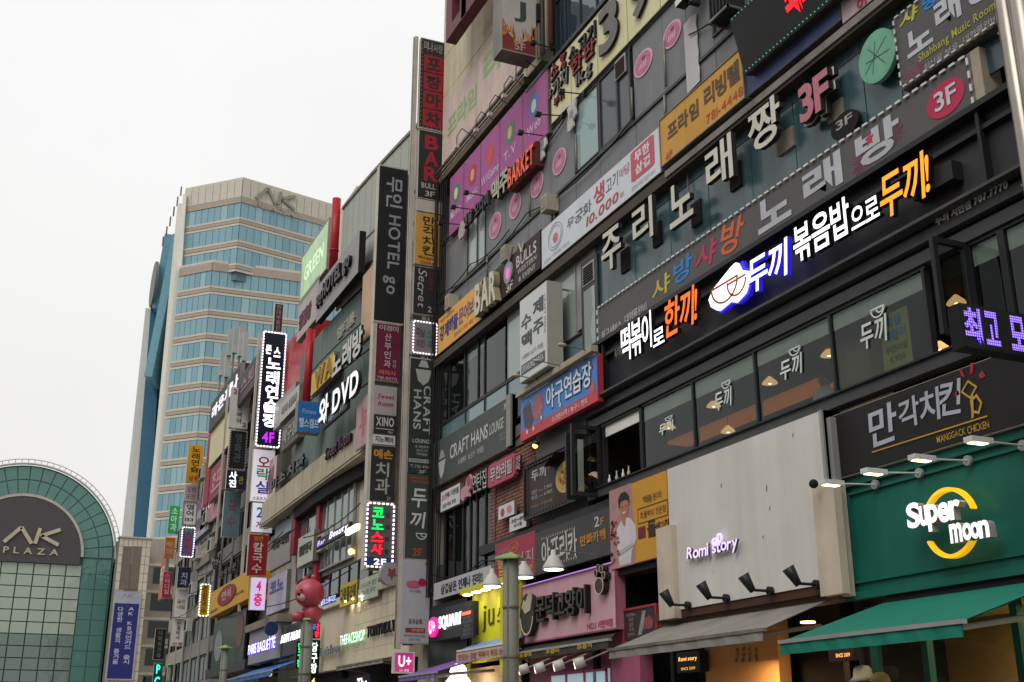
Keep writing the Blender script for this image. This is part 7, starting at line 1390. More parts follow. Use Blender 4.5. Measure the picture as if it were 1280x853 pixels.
# awnings
def awning(name, label, pts_back, px_fl, px_fr, px_val, cloth, trim, cat='awning'):
    (bx, by) = pts_back; yb, zb = onx(bx, by, 9.95)
    xf, zf = ony(px_fl[0], px_fl[1], yb); yn = onx(px_fr[0], px_fr[1], xf)[0]
    zv = ony(px_val[0], px_val[1], yb)[1]
    p = thing(name, label, cat, (9.95, (yb+yn)/2, zb))
    t = .012
    m = MB(); n = 10
    for k in range(n):
        a = yb+(yn-yb)*k/n; b = yb+(yn-yb)*(k+1)/n
        m.quad((9.95, a, zb), (xf, a, zf), (xf, b, zf), (9.95, b, zb)); m.quad((9.95, a, zb-t), (9.95, b, zb-t), (xf, b, zf-t), (xf, a, zf-t))
    m.build('canopy', cloth, p)
    m = MB(); n = 26
    for k in range(n):
        a = yb+(yn-yb)*k/n; b = yb+(yn-yb)*(k+1)/n; wa = .012*math.sin(k*1.7); wb_ = .012*math.sin((k+1)*1.7)
        m.quad((xf-.02, a, zf), (xf-.03+wa, a, zv), (xf-.03+wb_, b, zv), (xf-.02, b, zf)); m.quad((xf-.008, a, zf), (xf-.008, b, zf), (xf-.018+wb_, b, zv), (xf-.018+wa, a, zv))
    m.build('valance', cloth, p)
    MB().box(xf-.04, xf+.03, min(yn, yb)-.02, max(yn, yb)+.02, zf-.03, zf+.012).build('front_rail', trim, p)
    for q in (.08, .92):
        a = yb+(yn-yb)*q; MB().tube((9.9, a, zb-.35), (xf+.05, a, zf-.06), .03, 8).build('arm', trim, p)
    return p, xf, zf, yb, yn
GAW = M('grey_awning_cloth', '#8b8680', .8, dirt=.1, streak=.15, k=.85)
awning('awning', 'wide grey shop awning with a darker drooping valance below the off-white fascia', (843, 778), (763, 812), (955, 789), (763, 824), GAW, STEELD)
GRN = M('green_awning_cloth', '#1a7c68', .75, dirt=.14, scale=.8, k=.78)
aw, xf, zf, yb_, yn_ = awning('awning', 'teal green shop awning with a plain valance below the Super Moon letters', (1104, 754), (977, 802), (1204, 777), (977, 819), GRN, ALU)
# green shopfront
GP = M('green_paint', '#1b6557', .4, dirt=.12, streak=.12, scale=.6, k=.95)
f = FB(y_at(1052, 9.92, 4), 6.2, 3.2, 4.73, 9.92)
p = thing('shop_front', 'dark green painted shopfront fascia with moulded frame around the Super Moon letters', 'shop front', f.pt(.5, 0))
MB().obox(f, 0, 1, 0, 1, -.12, -.03).build('fascia_panel', GP, p)
m = MB().obox(f, 0, .012, 0, 1, -.03, .02).obox(f, .012, 1, .93, 1, -.03, .02).obox(f, .012, 1, 0, .06, -.03, .02); m.build('outer_moulding', GP, p)
m = MB().obox(f, .03, .037, .13, .88, -.03, .005).obox(f, .037, 1, .86, .88, -.03, .005).obox(f, .037, 1, .13, .15, -.03, .005); m.build('inner_moulding', GP, p)
B(mb, 'awning_recess', DARK, 9.94, 10.1, 6.2, 11.4, 3.06, 3.2)
p = thing('channel_letter_sign', 'lit white Super Moon letters with a yellow crescent ring on the dark green fascia', 'sign', f.pt(.4, .5))
g_ = FR(1189, 609, 699, 1225, 9.8); cxr = g_.O[1]; R_ = g_.H/2; gg = Fr((9.8, cxr+R_, g_.O[2]), (0, -1, 0), (0, 0, 1), 2*R_, 2*R_, (-1, 0, 0))
YL = E('#f2b61c', .75); YS = M('ring_side', '#b8862a', .4)
m = MB(); n = 64; i0 = 0
def cres(t0, t1):
    k0 = len(m.v); N_ = 30
    for k in range(N_+1):
        t = t0+(t1-t0)*k/N_; w = .06+.05*abs(math.sin((t-t0)/(t1-t0)*math.pi))
        for (q, cc) in ((1, -.03), (1, .05), (1-w, .05), (1-w, -.03)): m.v.append(gg.pt(.5+.5*q*math.cos(t), .5+.5*q*math.sin(t), cc))
    for k in range(N_):
        A = k0+4*k
        for j in range(4): m.f.append((A+j, A+(j+1) % 4, A+4+(j+1) % 4, A+4+j))
    m.f.append((k0, k0+1, k0+2, k0+3)); e = k0+4*N_; m.f.append((e, e+3, e+2, e+1))
cres(math.radians(15), math.radians(152)); m.build('crescent', YL, p); m = MB(); cres(math.radians(205), math.radians(342)); m.build('crescent', YL, p)
LWs = M('letter_side_white', '#a9a7a4', .5)
for s_, xa, yt, yb, xb in (('S', 1134, 631, 661, 1150), ('u', 1150, 634, 658, 1160), ('p', 1160, 632, 664, 1173), ('e', 1173, 630, 654, 1187), ('r', 1187, 627, 650, 1201)):
    g_ = FR(xa, yt, yb, xb, 9.68); txt(g_, s_, (0, -.05, 1.02, 1.02), E('#fdf6ff', .85), p, .1, -.09, 'x', side=LWs, each=True)
for s_, xa, yt, yb, xb in (('m', 1188, 656, 679, 1203), ('o', 1204, 655, 676, 1215), ('o', 1214, 654, 674, 1225), ('n', 1224, 652, 673, 1237)):
    g_ = FR(xa, yt, yb, xb, 9.68); txt(g_, s_, (0, -.05, 1.0, 1.02), E('#fdf6ff', .85), p, .1, -.09, 'x', side=LWs, each=True)
# arm lamps over the green fascia
for i, (hx, hy, bx, by) in enumerate(((1040, 604, 1094, 606), (1093, 590, 1149, 591.5), (1153, 573, 1210, 576), (1224, 551, 1279, 557))):
    yb, zb = onx(bx, by, 9.9); xh = x_at(hx, yb, zb); zz = ony(hx, hy, yb)[1]
    p = thing('arm_lamp', 'slim white arm lamp over the green fascia, %s' % ('leftmost of four, beside the pilaster', 'second from left', 'third from left', 'rightmost, below the chicken sign text')[i], 'lamp', (9.9, yb, zb), 'arm lamps along the top of the green fascia')
    MB().lathe((9.9, yb, zb), [(.06, -.02), (.06, .02)], 14, 'x').build('base', ALU, p); MB().tube((9.9, yb, zb), (xh+.1, yb, zz), .011, 8).build('arm', M('lamp_white', '#c8c8c4', .4), p)
    MB().box(xh-.16, xh+.14, yb-.06, yb+.06, zz-.03, zz+.03).build('lamp_head', M('lamp_white'), p); MB().box(xh-.13, xh+.08, yb-.045, yb+.045, zz-.036, zz-.031).build('lens', E('#ffd8a0', 6), p)
# Super moon shop window and interior
window(mb, [6.3, 8.0, 9.6, 11.0, 11.9], 1.0, 3.02, 10.1, GL('cafe_glass'), M('green_frame', '#1d5a4c', .4, k=.8), .1)
B(mb, 'shop_ceiling', M('shop_ceiling', '#c8b890', .8), 10.2, 14.2, 6.2, 12.05, 3.0, 3.06)
B(mb, 'shop_wall', M('shop_wall_warm', '#b8a070', .8), 12.8, 12.9, 6.2, 12.05, GZ, 3.0)
B(mb, 'shop_floor', M('shop_floor', '#8a7458', .6), 10.1, 14.2, YN, YF, GZ, GZ+.12)
def plight(name, loc, e, col, size=.3):
    l_ = bpy.data.lights.new(name, 'AREA'); l_.energy = e; l_.color = col; l_.size = size; l_.shape = 'DISK'
    o = bpy.data.objects.new(name, l_); COL.objects.link(o); o.location = W(loc)
    return o
plight('shop_downlight', (11.0, 9.5, 2.95), 170, (1, .8, .45), .8); plight('shop_downlight', (10.9, 7.4, 2.95), 170, (1, .8, .45), .8)
plight('cafe_downlight', (11.8, 11.5, 6.95), 14, (1, .72, .4), .8); plight('cafe_downlight', (11.8, 15.5, 6.95), 14, (1, .72, .4), .8)
# clothes on a rail
p = thing('clothes_rail', 'steel clothes rail behind the boutique glass at the bottom right corner', 'clothes rail', (10.8, 7.6, 2.6)); MB().tube((10.8, 6.4, 2.62), (10.8, 9.0, 2.62), .012, 6).build('rail', STEEL, p)
for i, (yy, c_, w_, l_) in enumerate(((8.75, '#c9b48a', .2, .8), (8.5, '#b8a078', .16, .95), (8.28, '#2a2422', .12, 1.0), (8.1, '#a89c80', .18, .9), (7.88, '#2e2a30', .1, .8), (7.68, '#8a7048', .16, .7), (7.42, '#3a3a30', .18, 1.0), (7.15, '#6a5a4a', .16, .8))):
    m = MB(); top = 2.58
    pr = [(-w_*.35, 0), (w_*.35, 0), (w_, -.08), (w_*1.15, -.1-l_*.55), (w_*.8, -.1-l_*.55), (w_*.75, -l_), (-w_*.75, -l_), (-w_*.8, -.1-l_*.55), (-w_*1.15, -.1-l_*.55), (-w_, -.08)]
    i0 = len(m.v)
    for s_ in (-.04, .04):
        for (a, b) in pr: m.v.append((10.8+s_+.02*math.sin(b*20), yy+a, top+b))
    n = len(pr); m.f.append(tuple(range(n))[::-1]); m.f.append(tuple(range(n, 2*n)))
    for k in range(n): m.f.append((k, (k+1) % n, n+(k+1) % n, n+k))
    o = m.build('garment', H(c_, rough=.9), None); tag(o, ('cream knit top at the left end of the boutique rail', 'long tan coat second on the boutique rail', 'black long garment third on the boutique rail', 'pale olive shirt fourth on the boutique rail', 'narrow dark garment fifth on the boutique rail', 'brown short jacket sixth on the boutique rail', 'dark olive coat seventh on the boutique rail', 'brown grey garment last on the boutique rail')[i], 'clothing', 'garments on the boutique rail')
# hats on stands
for i, (px, py, c_) in enumerate(((1078, 838, '#c0b498'), (1100, 846, '#a88e62'))):
    y, z = onx(px, py, 9.9)
    p = thing('hat', ('cream bucket hat on a stand under the left end of the green awning', 'tan peaked cap on a stand right of the cream bucket hat')[i], 'hat', (9.9, y, z-.1))
    if i == 0: MB().lathe((9.9, y, z-.08), [(.17, -.05), (.12, .0), (.11, .09), (.08, .13), (.02, .14)], 18).build('crown', H(c_, rough=.9), p, True)
    else:
        MB().ball((9.9, y, z-.04), .12, 14, (1, 1, .8)).build('crown', H(c_, rough=.9), p, True); MB().box(9.72, 9.86, y-.1, y+.1, z-.08, z-.065).build('peak', H(c_, rough=.9), p)
    s_ = thing('hat_stand', ('thin stand below the cream bucket hat', 'thin stand below the tan cap')[i], 'stand', (9.9, y, GZ+.1)); MB().tube((9.9, y, GZ+.1), (9.9, y, z-.1), .02, 8).build('rod', STEELD, s_); MB().ball((9.9, y, z-.12), .08, 10, (1, 1, 1.3)).build('head_form', DARK, s_, True)
# Romi interior
yR = lambda px, z=2.3: y_at(px, 10.1, z)
B(mb, 'shop_jamb', M('peach_wall', '#c89058', .7, dirt=.05), 10.1, 10.3, yR(975), yR(883), GZ, 3.3)
B(mb, 'shop_wall', M('shop_dark', '#2a211c', .8), 10.5, 10.6, 13.0, 16.6, GZ, 3.3)
B(mb, 'shop_ceiling', M('shop_ceiling2', '#6a5a4a', .8), 9.8, 10.1, 12.1, 16.6, 3.22, 3.3)
B(mb, 'shop_display', M('warm_room2', '#a88258', .7), 11.4, 11.5, 10.9, 13.0, GZ, 3.0)
f = FB(y_at(1050, 11.3, 2.2), y_at(1000, 11.3, 2.2), 1.4, 2.35, 11.35); m = MB().obox(f, 0, 1, .94, 1, 0, .05).obox(f, 0, .04, 0, .94, 0, .05); m.build('light_frame', M('peach_wall'), mb)
plight('shop_downlight', (9.6, 13.9, 2.6), 30, (1, .7, .38), .4); plight('shop_downlight', (10.7, 12.2, 3.1), 60, (1, .75, .45), .5)
y, z = onx(1010, 779, 9.9); p = MB().lathe((9.9, y, z), [(.1, 0), (.1, .02)], 14).build('ceiling_light', E('#ffd8a0', 5), None); tag(p, 'round warm downlight under the right end of the grey awning', 'light')
f = FR(846, 816, 842, 875, 9.9); p = sign('light_box_sign', 'small black Romi story light box under the grey awning', f, M('black_face'), BLACKM, .15, cat='sign')
txt(f, 'Romi story', (.1, .5, .9, .75), E('#ffb860', 1.6), p, 0, .01, 'b', shear=.15); txt(f, 'SINCE 2009', (.2, .12, .8, .25), E('#ffb860', 1), p, 0, .01, 'r')
f = FR(1036, 812, 828, 1068, 9.7); p = sign('light_box_sign', 'small brown light box under the left end of the green awning', f, H('#3a2a20'), BLACKM, .1); txt(f, 'SINCE 2009', (.3, .3, .85, .6), E('#ffb860', 1), p, 0, .01, 'b')
# butterfly / flower decorations on the peach wall
rn = random.Random(12)
for k in range(12):
    px, py = 921+(k % 4)*8+rn.uniform(-1, 1), 812+(k//4)*6.5+rn.uniform(-1, 1); y, z = onx(px, py, 10.08)
    o = MB().ell(FB(y-.03, y+.03, z-.028, z+.028, 10.09), .5, .5, .5, .5, 0, .015, 8, .5).build('wall_ornament', H('#8a6a58'), None); tag(o, 'small dark flower ornament on the peach shop wall, %s row, %s' % (('top', 'middle', 'bottom')[k//4], ('leftmost', 'second from left', 'third from left', 'rightmost')[k % 4]), 'ornament', 'flower ornaments on the peach shop wall')
# pink cat shop
PK = M('pink_face', '#bd949c', .5, dirt=.07, streak=.07, k=1.0); PKS = M('pink_side', '#9c6070', .5)
f = FR(653, 733, 806, 771, 9.82)
p = sign('cat_shop_sign', 'large dusty pink sign with black raised cat and paw shapes and lettering', f, PK, PKS, .17, rim=.03, rimmat=M('pink_rim_dark', '#8a4a66'))
BLK = M('black_letter', '#2a2827', .4); BLS = M('black_letter_side', '#151414', .5)
txt(f, '문덕고양이', (.22, .3, .76, .74), BLK, p, .12, .0, 'b', side=BLS, each=True, gap=.05)
MB().ell(f, .13, .46, .085, .36, .02, .14, 22).build('cat_shape', BLK, p)
MB().poly(f, [(.08, .6), (.1, .72), (.12, .66), (.15, .78), (.19, .84), (.2, .7), (.18, .52), (.12, .48)], .142, .16).build('cat_print', H('#9a9084'), p)
MB().poly(f, [(.0, .36), (.03, .5), (.06, .4), (.07, .3), (.03, .2)], .05, .09).build('fish_shape', H('#9a8a84'), p)
MB().ring(f, .13, .42, .075, .3, .08, .142, .15, math.pi, 2*math.pi).build('white_line', H('#b8b0a8'), p)
m = MB(); [m.ell(f, a, b, ra*.85, rb*.85, .02, .13, 16) for a, b, ra, rb in ((.9, .66, .05, .15), (.87, .86, .018, .07), (.895, .93, .018, .07), (.925, .9, .018, .07), (.945, .8, .018, .07))]; m.build('paw_shape', BLK, p)
m = MB(); [m.ring(f, a, b, ra*.85, rb*.85, .12, .132, .14) for a, b, ra, rb in ((.9, .66, .05, .15), (.87, .86, .018, .07), (.895, .93, .018, .07), (.925, .9, .018, .07), (.945, .8, .018, .07))]; m.build('paw_outline', H('#b8a890'), p)
txt(f, 'NO.1 서현역점', (.72, .05, .96, .17), H('#9a2a5a'), p, 0, .012, 'b')
MB().obox(f, .02, .98, .975, .99, .02, .05).build('light_strip', E('#a878d0', .6), p)
# bell lamps
for i, (px, py, X) in enumerate(((615, 733, 8.9), (692, 712, 8.9), (655, 722, 8.95))):
    y, z = onx(px, py, X); p = thing('bell_lamp', 'white ribbed bell lamp with lit mouth, %s' % ('left of the lamp post over the yellow front', 'over the top of the pink cat sign', 'partly behind the lamp post, over the pink sign')[i], 'lamp', (X, y, z), 'white bell lamps over the shop signs')
    WL = M('white_enamel', '#b8b4b0', .4, dirt=.1)
    MB().lathe((X, y, z), [(.2, 0), (.19, .04), (.1, .2), (.05, .26), (.04, .34)], 20).build('lamp_shade', WL, p, True)
    MB().lathe((X, y, z-.01), [(.17, 0), (.17, .012)], 18).build('lit_mouth', E('#fff6e0', 5), p); MB().tube((X, y, z+.3), (X, y, z+.42), .012, 6).build('stem', BLACKM, p); MB().tube((X, y, z+.34), (9.95, y, z+.3), .012, 6).build('arm', STEELD, p)
    if i == 0: plight('bell_light', (X, y, z-.03), 4, (1, .9, .7), .2)
# black awning of cat shop with gold script
p, xa_, za_, y0a, y1a = awning('awning', 'folded black awning with yellow script lettering under the pink cat sign', (655, 806), (642, 817), (762, 795), (646, 827), M('black_awning_cloth', '#34322e', .7), ALU)
f = Fr((xa_-.04, y0a, za_-.13), (0, -1, 0), (0, 0, 1), y0a-y1a, .12, (-1, 0, 0))
for a in (.1, .4, .72): txt(f, '츄릅이', (a, .1, a+.14, .9), H('#b89a28'), p, 0, .012, 'b', jit=.15)
for i, (px, py) in enumerate(((657, 836), (677, 834), (701, 831), (727, 828))):
    y, z = onx(px, py, 9.3); p = thing('spotlight', 'white cylinder spotlight under the black awning, %s' % ('leftmost', 'second from left', 'third from left', 'rightmost')[i], 'spotlight', (9.3, y, z), 'white spotlights under the black awning')
    MB().tube((9.36, y, z+.02), (9.2, y+.08, z-.04), .09, 12).build('lamp_head', M('white_enamel'), p, True); MB().tube((9.22, y+.07, z-.035), (9.195, y+.083, z-.041), .075, 12).build('lens', E('#fff0d8', 3), p); MB().tube((9.36, y, z+.02), (9.98, y-.3, z+.3), .015, 6).build('arm', STEELD, p)
# pink shop interior
B(mb, 'shop_wall', M('pink_wall', '#96506a', .7), 10.15, 10.25, 18.3, 22.4, 2.45, 3.3)
B(mb, 'shop_wall', M('pink_wall'), 10.15, 10.25, 21.2, 22.4, GZ, 2.45); B(mb, 'shop_wall', M('pink_wall'), 10.0, 10.25, 17.6, 18.6, GZ, 3.3)
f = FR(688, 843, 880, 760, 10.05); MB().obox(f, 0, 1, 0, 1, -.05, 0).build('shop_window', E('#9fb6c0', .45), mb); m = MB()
for a in (0, .3, .62, .98): m.obox(f, a, a+.02, 0, 1, 0, .03)
m.obox(f, 0, 1, .93, 1, .0, .03); m.build('window_frame', M('pink_wall'), mb)
# yellow shop
YW = M('lemon_paint', '#c9c428', .5, dirt=.05, k=.95)
f = FR(590, 738, 808, 652, 9.9)
p = thing('shop_front', 'bright lemon yellow shopfront with a lit canopy and thin dark letters beside the lamp post', 'shop front', f.pt(.5, 0))
MB().obox(f, 0, 1, -.3, 1, -.1, 0).build('fascia_panel', YW, p)
MB().obox(f, .0, 1.0, .9, 1.0, 0, .3).build('canopy', YW, p)
MB().obox(f, .93, 1.0, -.6, .86, 0, .4).build('side_fin', YW, p)
for k in range(5): MB().obox(f, .03+.19*k, .12+.19*k, .88, .898, .12, .26).build('downlight', E('#fff2c0', 8), p)
plight('canopy_light', f.pt(.2, .82, .35), 5, (1, .95, .7), .3); plight('canopy_light', f.pt(.6, .82, .35), 5, (1, .95, .7), .3)
OL = M('olive_letter', '#4a4620', .6)
txt(f, 'j', (.24, .2, .31, .66), OL, p, .02, 0, 't'); txt(f, 'u', (.36, .3, .48, .58), OL, p, .02, 0, 't'); txt(f, '스', (.54, .34, .64, .56), OL, p, .02, 0, 't'); txt(f, '앙', (.68, .24, .82, .62), OL, p, .02, 0, 't')
# awning banner blue/cream
p, xa_, za_, y0a, y1a = awning('awning', 'narrow blue topped awning with a cream printed valance under the lemon shopfront', (596, 803), (573, 814), (640, 801), (571, 829), H('#5a78a8'), H('#c8c8c4'))
f = Fr((xa_-.045, y0a, za_-.27), (0, -1, 0), (0, 0, 1), y0a-y1a, .22, (-1, 0, 0)); MB().obox(f, 0, 1, 0, 1, 0, .006).build('print_strip', H('#b09a88'), p); txt(f, '맛있는 김밥 떡볶이 튀김 순대', (.05, .2, .95, .8), H('#8a4a3a'), p, 0, .012, 'b')
B(mb, 'shop_wall', M('cream_lit', '#d0b48a', .7), 10.05, 10.1, 22.6, 26.0, GZ, 3.0); 
m = MB().box(9.95, 10.05, 25.4, 25.6, GZ, 3.2).box(9.95, 10.05, 25.7, 25.9, GZ, 3.2); m.build('yellow_post', YW, mb)
plight('shop_downlight', (9.5, 24.4, 2.9), 16, (1, .85, .6), .4)
y, z = onx(573, 842, 9.3); p = thing('globe_lamp', 'bright white snowman shaped light at the bottom, left of the lemon shopfront', 'lamp', (9.3, y, z-.3)); MB().ball((9.3, y, z+.02), .19, 14).ball((9.3, y, z-.3), .3, 16).build('globe', E('#fff8f0', 2.2), p, True)
y, z = onx(617+30, 853, 9.0); p = MB().lathe((8.9, y_at(642, 8.9, 2.4), 2.15), [(.0, -.05), (.45, -.04), (.45, .04), (.0, .05)], 26, 'x'); p = p.build('round_sign', M('brown_grey', '#7a6460'), None); p.location.z = p.location.z
tag(p, 'large round brownish sign disc behind the lamp post at the bottom', 'sign')
# 삼겹살은 언제나 진리 sign
f = FR(542, 730, 751, 617, 9.8)
p = sign('slogan_sign', 'white strip sign with black slogan about pork belly under the bar windows', f, M('slogan_white', '#a8a8ae', .5, dirt=.05), STEELD, .12); txt(f, '삼겹살은 언제나 진리!!', (.14, .2, .84, .8), H('#242224'), p, 0, .01, 'x')
# U+ square
f = FR(540, 764, 803, 588, 9.7)
p = sign('phone_shop_sign', 'black phone shop box sign with a pink roundel and white SQUARE letters', f, M('square_black', '#1e2026', .35), BLACKM, .3)
MB().ell(f, .1, .45, .13, .32, .02, .08, 24).build('pink_roundel', E('#d8268a', .8), p); txt(f, 'U+', (.02, .25, .18, .65), E('#ffffff', 1.3), p, 0, .09, 'x'); txt(f, 'SQUARE', (.22, .3, .82, .74), E('#ffffff', 1.1), p, .02, .02, 'b', gap=.05)
B(mb, 'shop_wall', M('square_black'), 9.95, 10.0, 25.4, 28.0, 3.1, 4.6)
f = FR(576, 765, 800, 592, 9.66); p = sign('poster', 'black notice panel with rows of small white text beside the SQUARE letters', f, BLACKM, BLACKM, .04, cat='poster'); txt(f, '휴대폰\n액세서리\n유심\n충전기\n케이스', (.1, .1, .9, .8), H('#7a868c'), p, 0, .01, 'r'); MB().obox(f, .1, .8, .84, .95, .006, .02).build('red_light', E('#f06040', 1.5), p)
# purple awning + projecting U+ sign
awning('awning', 'purple awning left of the lemon shopfront', (575, 824), (500, 846), (545, 846), (498, 853), H('#6a4a8e'), ALU)
f = PR(492, 518, 815, 842, Y=27.2); p = sign('projecting_sign', 'small square pink U+ light box above the purple awning', f, E('#c83a86', .25), H('#c0b8bc'), .15, rim=.03, rimmat=H('#c8c0c4')); txt(f, 'U+', (.22, .3, .84, .82), E('#f4e0e8', .7), p, 0, .01, 'x'); txt(f, 'U+ 광장', (.3, .08, .75, .2), E('#f4e0e8', .5), p, 0, .01, 'r')

# ================================================================== LAMP POSTS
def lamp_post(px0, px1, pyc, X, label, capw=1.9, base=GZ):
    y, z = onx((px0+px1)/2, pyc, X); w = (onx(px0, pyc, X)[0]-onx(px1, pyc, X)[0])
    r_ = abs(ony(px1, pyc, y)[0]-ony(px0, pyc, y)[0])/2
    p = thing('lamp_post', label, 'lamp post', (X, y, base))
    MB().lathe((X, y, base), [(r_*1.5, 0), (r_*1.5, .3), (r_*1.05, .35), (r_, .5)], 16).build('base', STEELD, p, True)
    MB().lathe((X, y, base+.5), [(r_, 0), (r_, z-base-.5)], 20).build('post', M('post_grey', '#77786f', .5, dirt=.18, streak=.1), p, True)
    m = MB()
    for k in range(4):
        t = math.pi/4+k*math.pi/2; m.tube((X+r_*1.02*math.cos(t), y+r_*1.02*math.sin(t), base+.5), (X+r_*1.02*math.cos(t), y+r_*1.02*math.sin(t), z), r_*.12, 6)
    m.build('corner_rod', STEELD, p)
    for k in range(1, 5): MB().lathe((X, y, z-k*.75), [(r_*1.15, 0), (r_*1.15, .03)], 16).build('collar', STEELD, p)
    MB().lathe((X, y, z), [(r_*capw*1.02, 0), (r_*capw, .03), (r_*.3, r_*.95), (.01, r_*1.05)], 4).build('cap', M('moss_green_cap', '#7d9a5a', .6), p)
    return p, X, y, z
lamp_post(630, 647, 700, 7.4, 'tall grey lamp post with green pyramid cap in front of the lemon shopfront', 2.3)

# ================================================================== SIGN COLUMN 1 (px 497-557), square to the street
Y1 = 27.95
def pcol(xl, xr, yt, yb, Y): return PR(xl, xr, yt, yb, Y)
tw = thing('sign_mast', 'tall steel frame carrying the nearer column of stacked projecting signs at the building corner', 'sign mast', (9.6, Y1+.2, GZ+2))
z_top = ony(525, 46, Y1)[1]; z_bot = ony(505, 806, Y1)[1]
xm = x_at(503, Y1, z_bot+1)
MB().box(xm-.11, xm-.01, Y1+.02, Y1+.12, z_bot-.1, z_top).build('mast_post', M('mast_steel', '#b8b0a4', .5, dirt=.15, streak=.2), tw)
MB().tube((xm-.13, Y1+.1, z_bot-.1), (xm-.13, Y1+.1, z_top), .02, 8).build('pipe', STEEL, tw)
xr_ = x_at(548, Y1, 8)
MB().box(xm+.1, 9.6, Y1+.17, Y1+.25, z_bot, z_top-.05).build('back_frame', STEELD, tw)
for k in range(4): MB().tube((9.72+.08*k, Y1+.1-.02*k, 4.6), (9.72+.08*k, Y1+.1-.02*k, 16.5), .028, 7).build('riser_pipe', (STEELD, M('dark_pipe', '#3c3734', .6), STEELD, M('dark_pipe'))[k], tw)
def psign(xl, xr, yt, yb, Y, label, face, side=None, name='projecting_sign', depth=.16, group=None, rim=0, rimmat=None, Xr=9.86):
    f = PR(xl, xr, yt, yb, Y, Xr); return f, sign(name, label, f, face, side or M('mast_steel'), depth, group=group, rim=rim, rimmat=rimmat)
M('mast_steel')
BF = M('vertical_black', '#2c2b2b', .5, dirt=.1)
f, p = psign(525, 556, 50, 163, Y1, 'topmost black projecting sign with four red squares of lettering', BF)
txt(f, '피나사랑', (.1, .86, .9, .97), H('#a09c98'), p, 0, .01, 'r', jit=.1)
for k, c in enumerate('포장마차'):
    b = .63-.2*k; MB().obox(f, .14, .92, b, b+.185, .006, .01).build('red_square', H('#94202e'), p); txt(f, c, (.24, b+.02, .84, b+.165), BF, p, 0, .014, 'x', jit=.08)
bulbs(p, f, H('#a8a098'), .14, .02, .04, 'lrb', 1)
f, p = psign(523, 553, 164, 250, Y1, 'black projecting sign reading BAR in red capitals with 3F below', BF)
for k, c in enumerate('BAR'): txt(f, c, (.24, .72-.23*k, .82, .93-.23*k), H('#9a2236'), p, 0, .01, 'x')
txt(f, 'BULLS', (.15, .15, .85, .23), H('#a8a8a4'), p, 0, .01, 'b'); txt(f, '3F', (.3, .04, .7, .12), H('#a8a8a4'), p, 0, .01, 'b')
f, p = psign(521, 553, 251, 266, Y1, 'blank pale panel between the BAR sign and the yellow chicken sign', H('#b8aea4'))
f, p = psign(519, 551, 267, 332, Y1, 'mustard yellow projecting chicken sign with black brush lettering', M('mustard_face'))
for k, c in enumerate('만각치킨'): txt(f, c, (.28, .76-.19*k, .76, .94-.19*k), H('#2f2a1e'), p, 0, .01, 'b', jit=.12)
txt(f, 'Manggack\nChicken', (.14, .02, .9, .17), H('#8a3a22'), p, 0, .01, 'b')
f, p = psign(517, 549, 334, 394, Y1, 'black projecting sign with curly white Secret lettering and 2F', BF)
txt(f, 'Secret', (.14, .14, .5, .95), H('#a8a8a8'), p, 0, .01, 'r', rot=True, shear=.2, jit=.1); txt(f, 'CAFE', (.6, .5, .75, .9), H('#7a2a34'), p, 0, .01, 'r', rot=True); txt(f, '2F', (.56, .06, .88, .18), H('#a8a098'), p, 0, .01, 'b')
f, p = psign(515, 547, 402, 444, Y1, 'square grey projecting sign outlined with glowing white bulbs', H('#7e787c', dirt=.1))
bulbs(p, f, E('#fff4ff', 1.9), .09, .03, .03, 'tblr', 1.4); txt(f, '파닭\n치킨', (.14, .2, .5, .8), H('#4a4448'), p, 0, .01, 'b', jit=.15); txt(f, '쪼끼', (.55, .2, .9, .75), H('#2f7a6a'), p, 0, .01, 'b', vert=True, jit=.15)
f, p = psign(511, 545, 448, 594, Y1, 'tall dark green projecting sign reading CRAFT HANS downwards with T 701-4947', M('craft_green', '#2c3532', .5, dirt=.1))
CW = H('#a8aaa6'); txt(f, 'CRAFT', (.52, .34, .8, .76), CW, p, 0, .01, 'b', rot=True); txt(f, 'HANS', (.16, .38, .44, .72), CW, p, 0, .01, 'b', rot=True)
MB().poly(f, [(.2, .9), (.8, .9), (.7, .8), (.5, .76), (.3, .8)], .008).build('badge_print', CW, p); MB().poly(f, [(.3, .92), (.7, .92), (.6, .98), (.4, .98)], .008).build('badge_print', CW, p)
txt(f, 'LOUNGE', (.16, .265, .84, .3), CW, p, 0, .01, 'b'); txt(f, '수제맥주\n보드카\n칵테일', (.24, .16, .78, .245), CW, p, 0, .01, 'r')
MB().obox(f, .04, .96, .1, .13, .006, .01).build('strip', CW, p); txt(f, 'DRINKING AREA', (.08, .105, .92, .125), H('#2c3532'), p, 0, .014, 'r'); txt(f, 'T.701-4947', (.1, .055, .9, .08), CW, p, 0, .01, 'r'); txt(f, '3F', (.4, .01, .68, .04), CW, p, 0, .01, 'r')
f, p = psign(507, 540, 592, 700, Y1, 'dark green projecting sign with large white lettering, bowl mark and orange 2F', M('dookki_green', '#3d4441', .5, dirt=.1))
txt(f, '국물떡볶이 무한리필\n떡볶이 무한리필', (.1, .88, .92, .96), H('#a85028'), p, 0, .01, 'b'); txt(f, '두', (.2, .6, .78, .82), H('#c4c8c4'), p, 0, .01, 'b', shear=.1); txt(f, '끼', (.16, .36, .76, .55), H('#c4c8c4'), p, 0, .01, 'b', shear=.1)
bowl(f, .62, .3, .22, .07, H('#c4c8c4'), p); txt(f, '2F', (.3, .04, .66, .13), H('#b04a24'), p, 0, .01, 'b')
f, p = psign(501, 537, 700, 805, Y1, 'white projecting sign with a pink peach drawing, lowest on the nearer mast', H('#a8a8ae', dirt=.06))
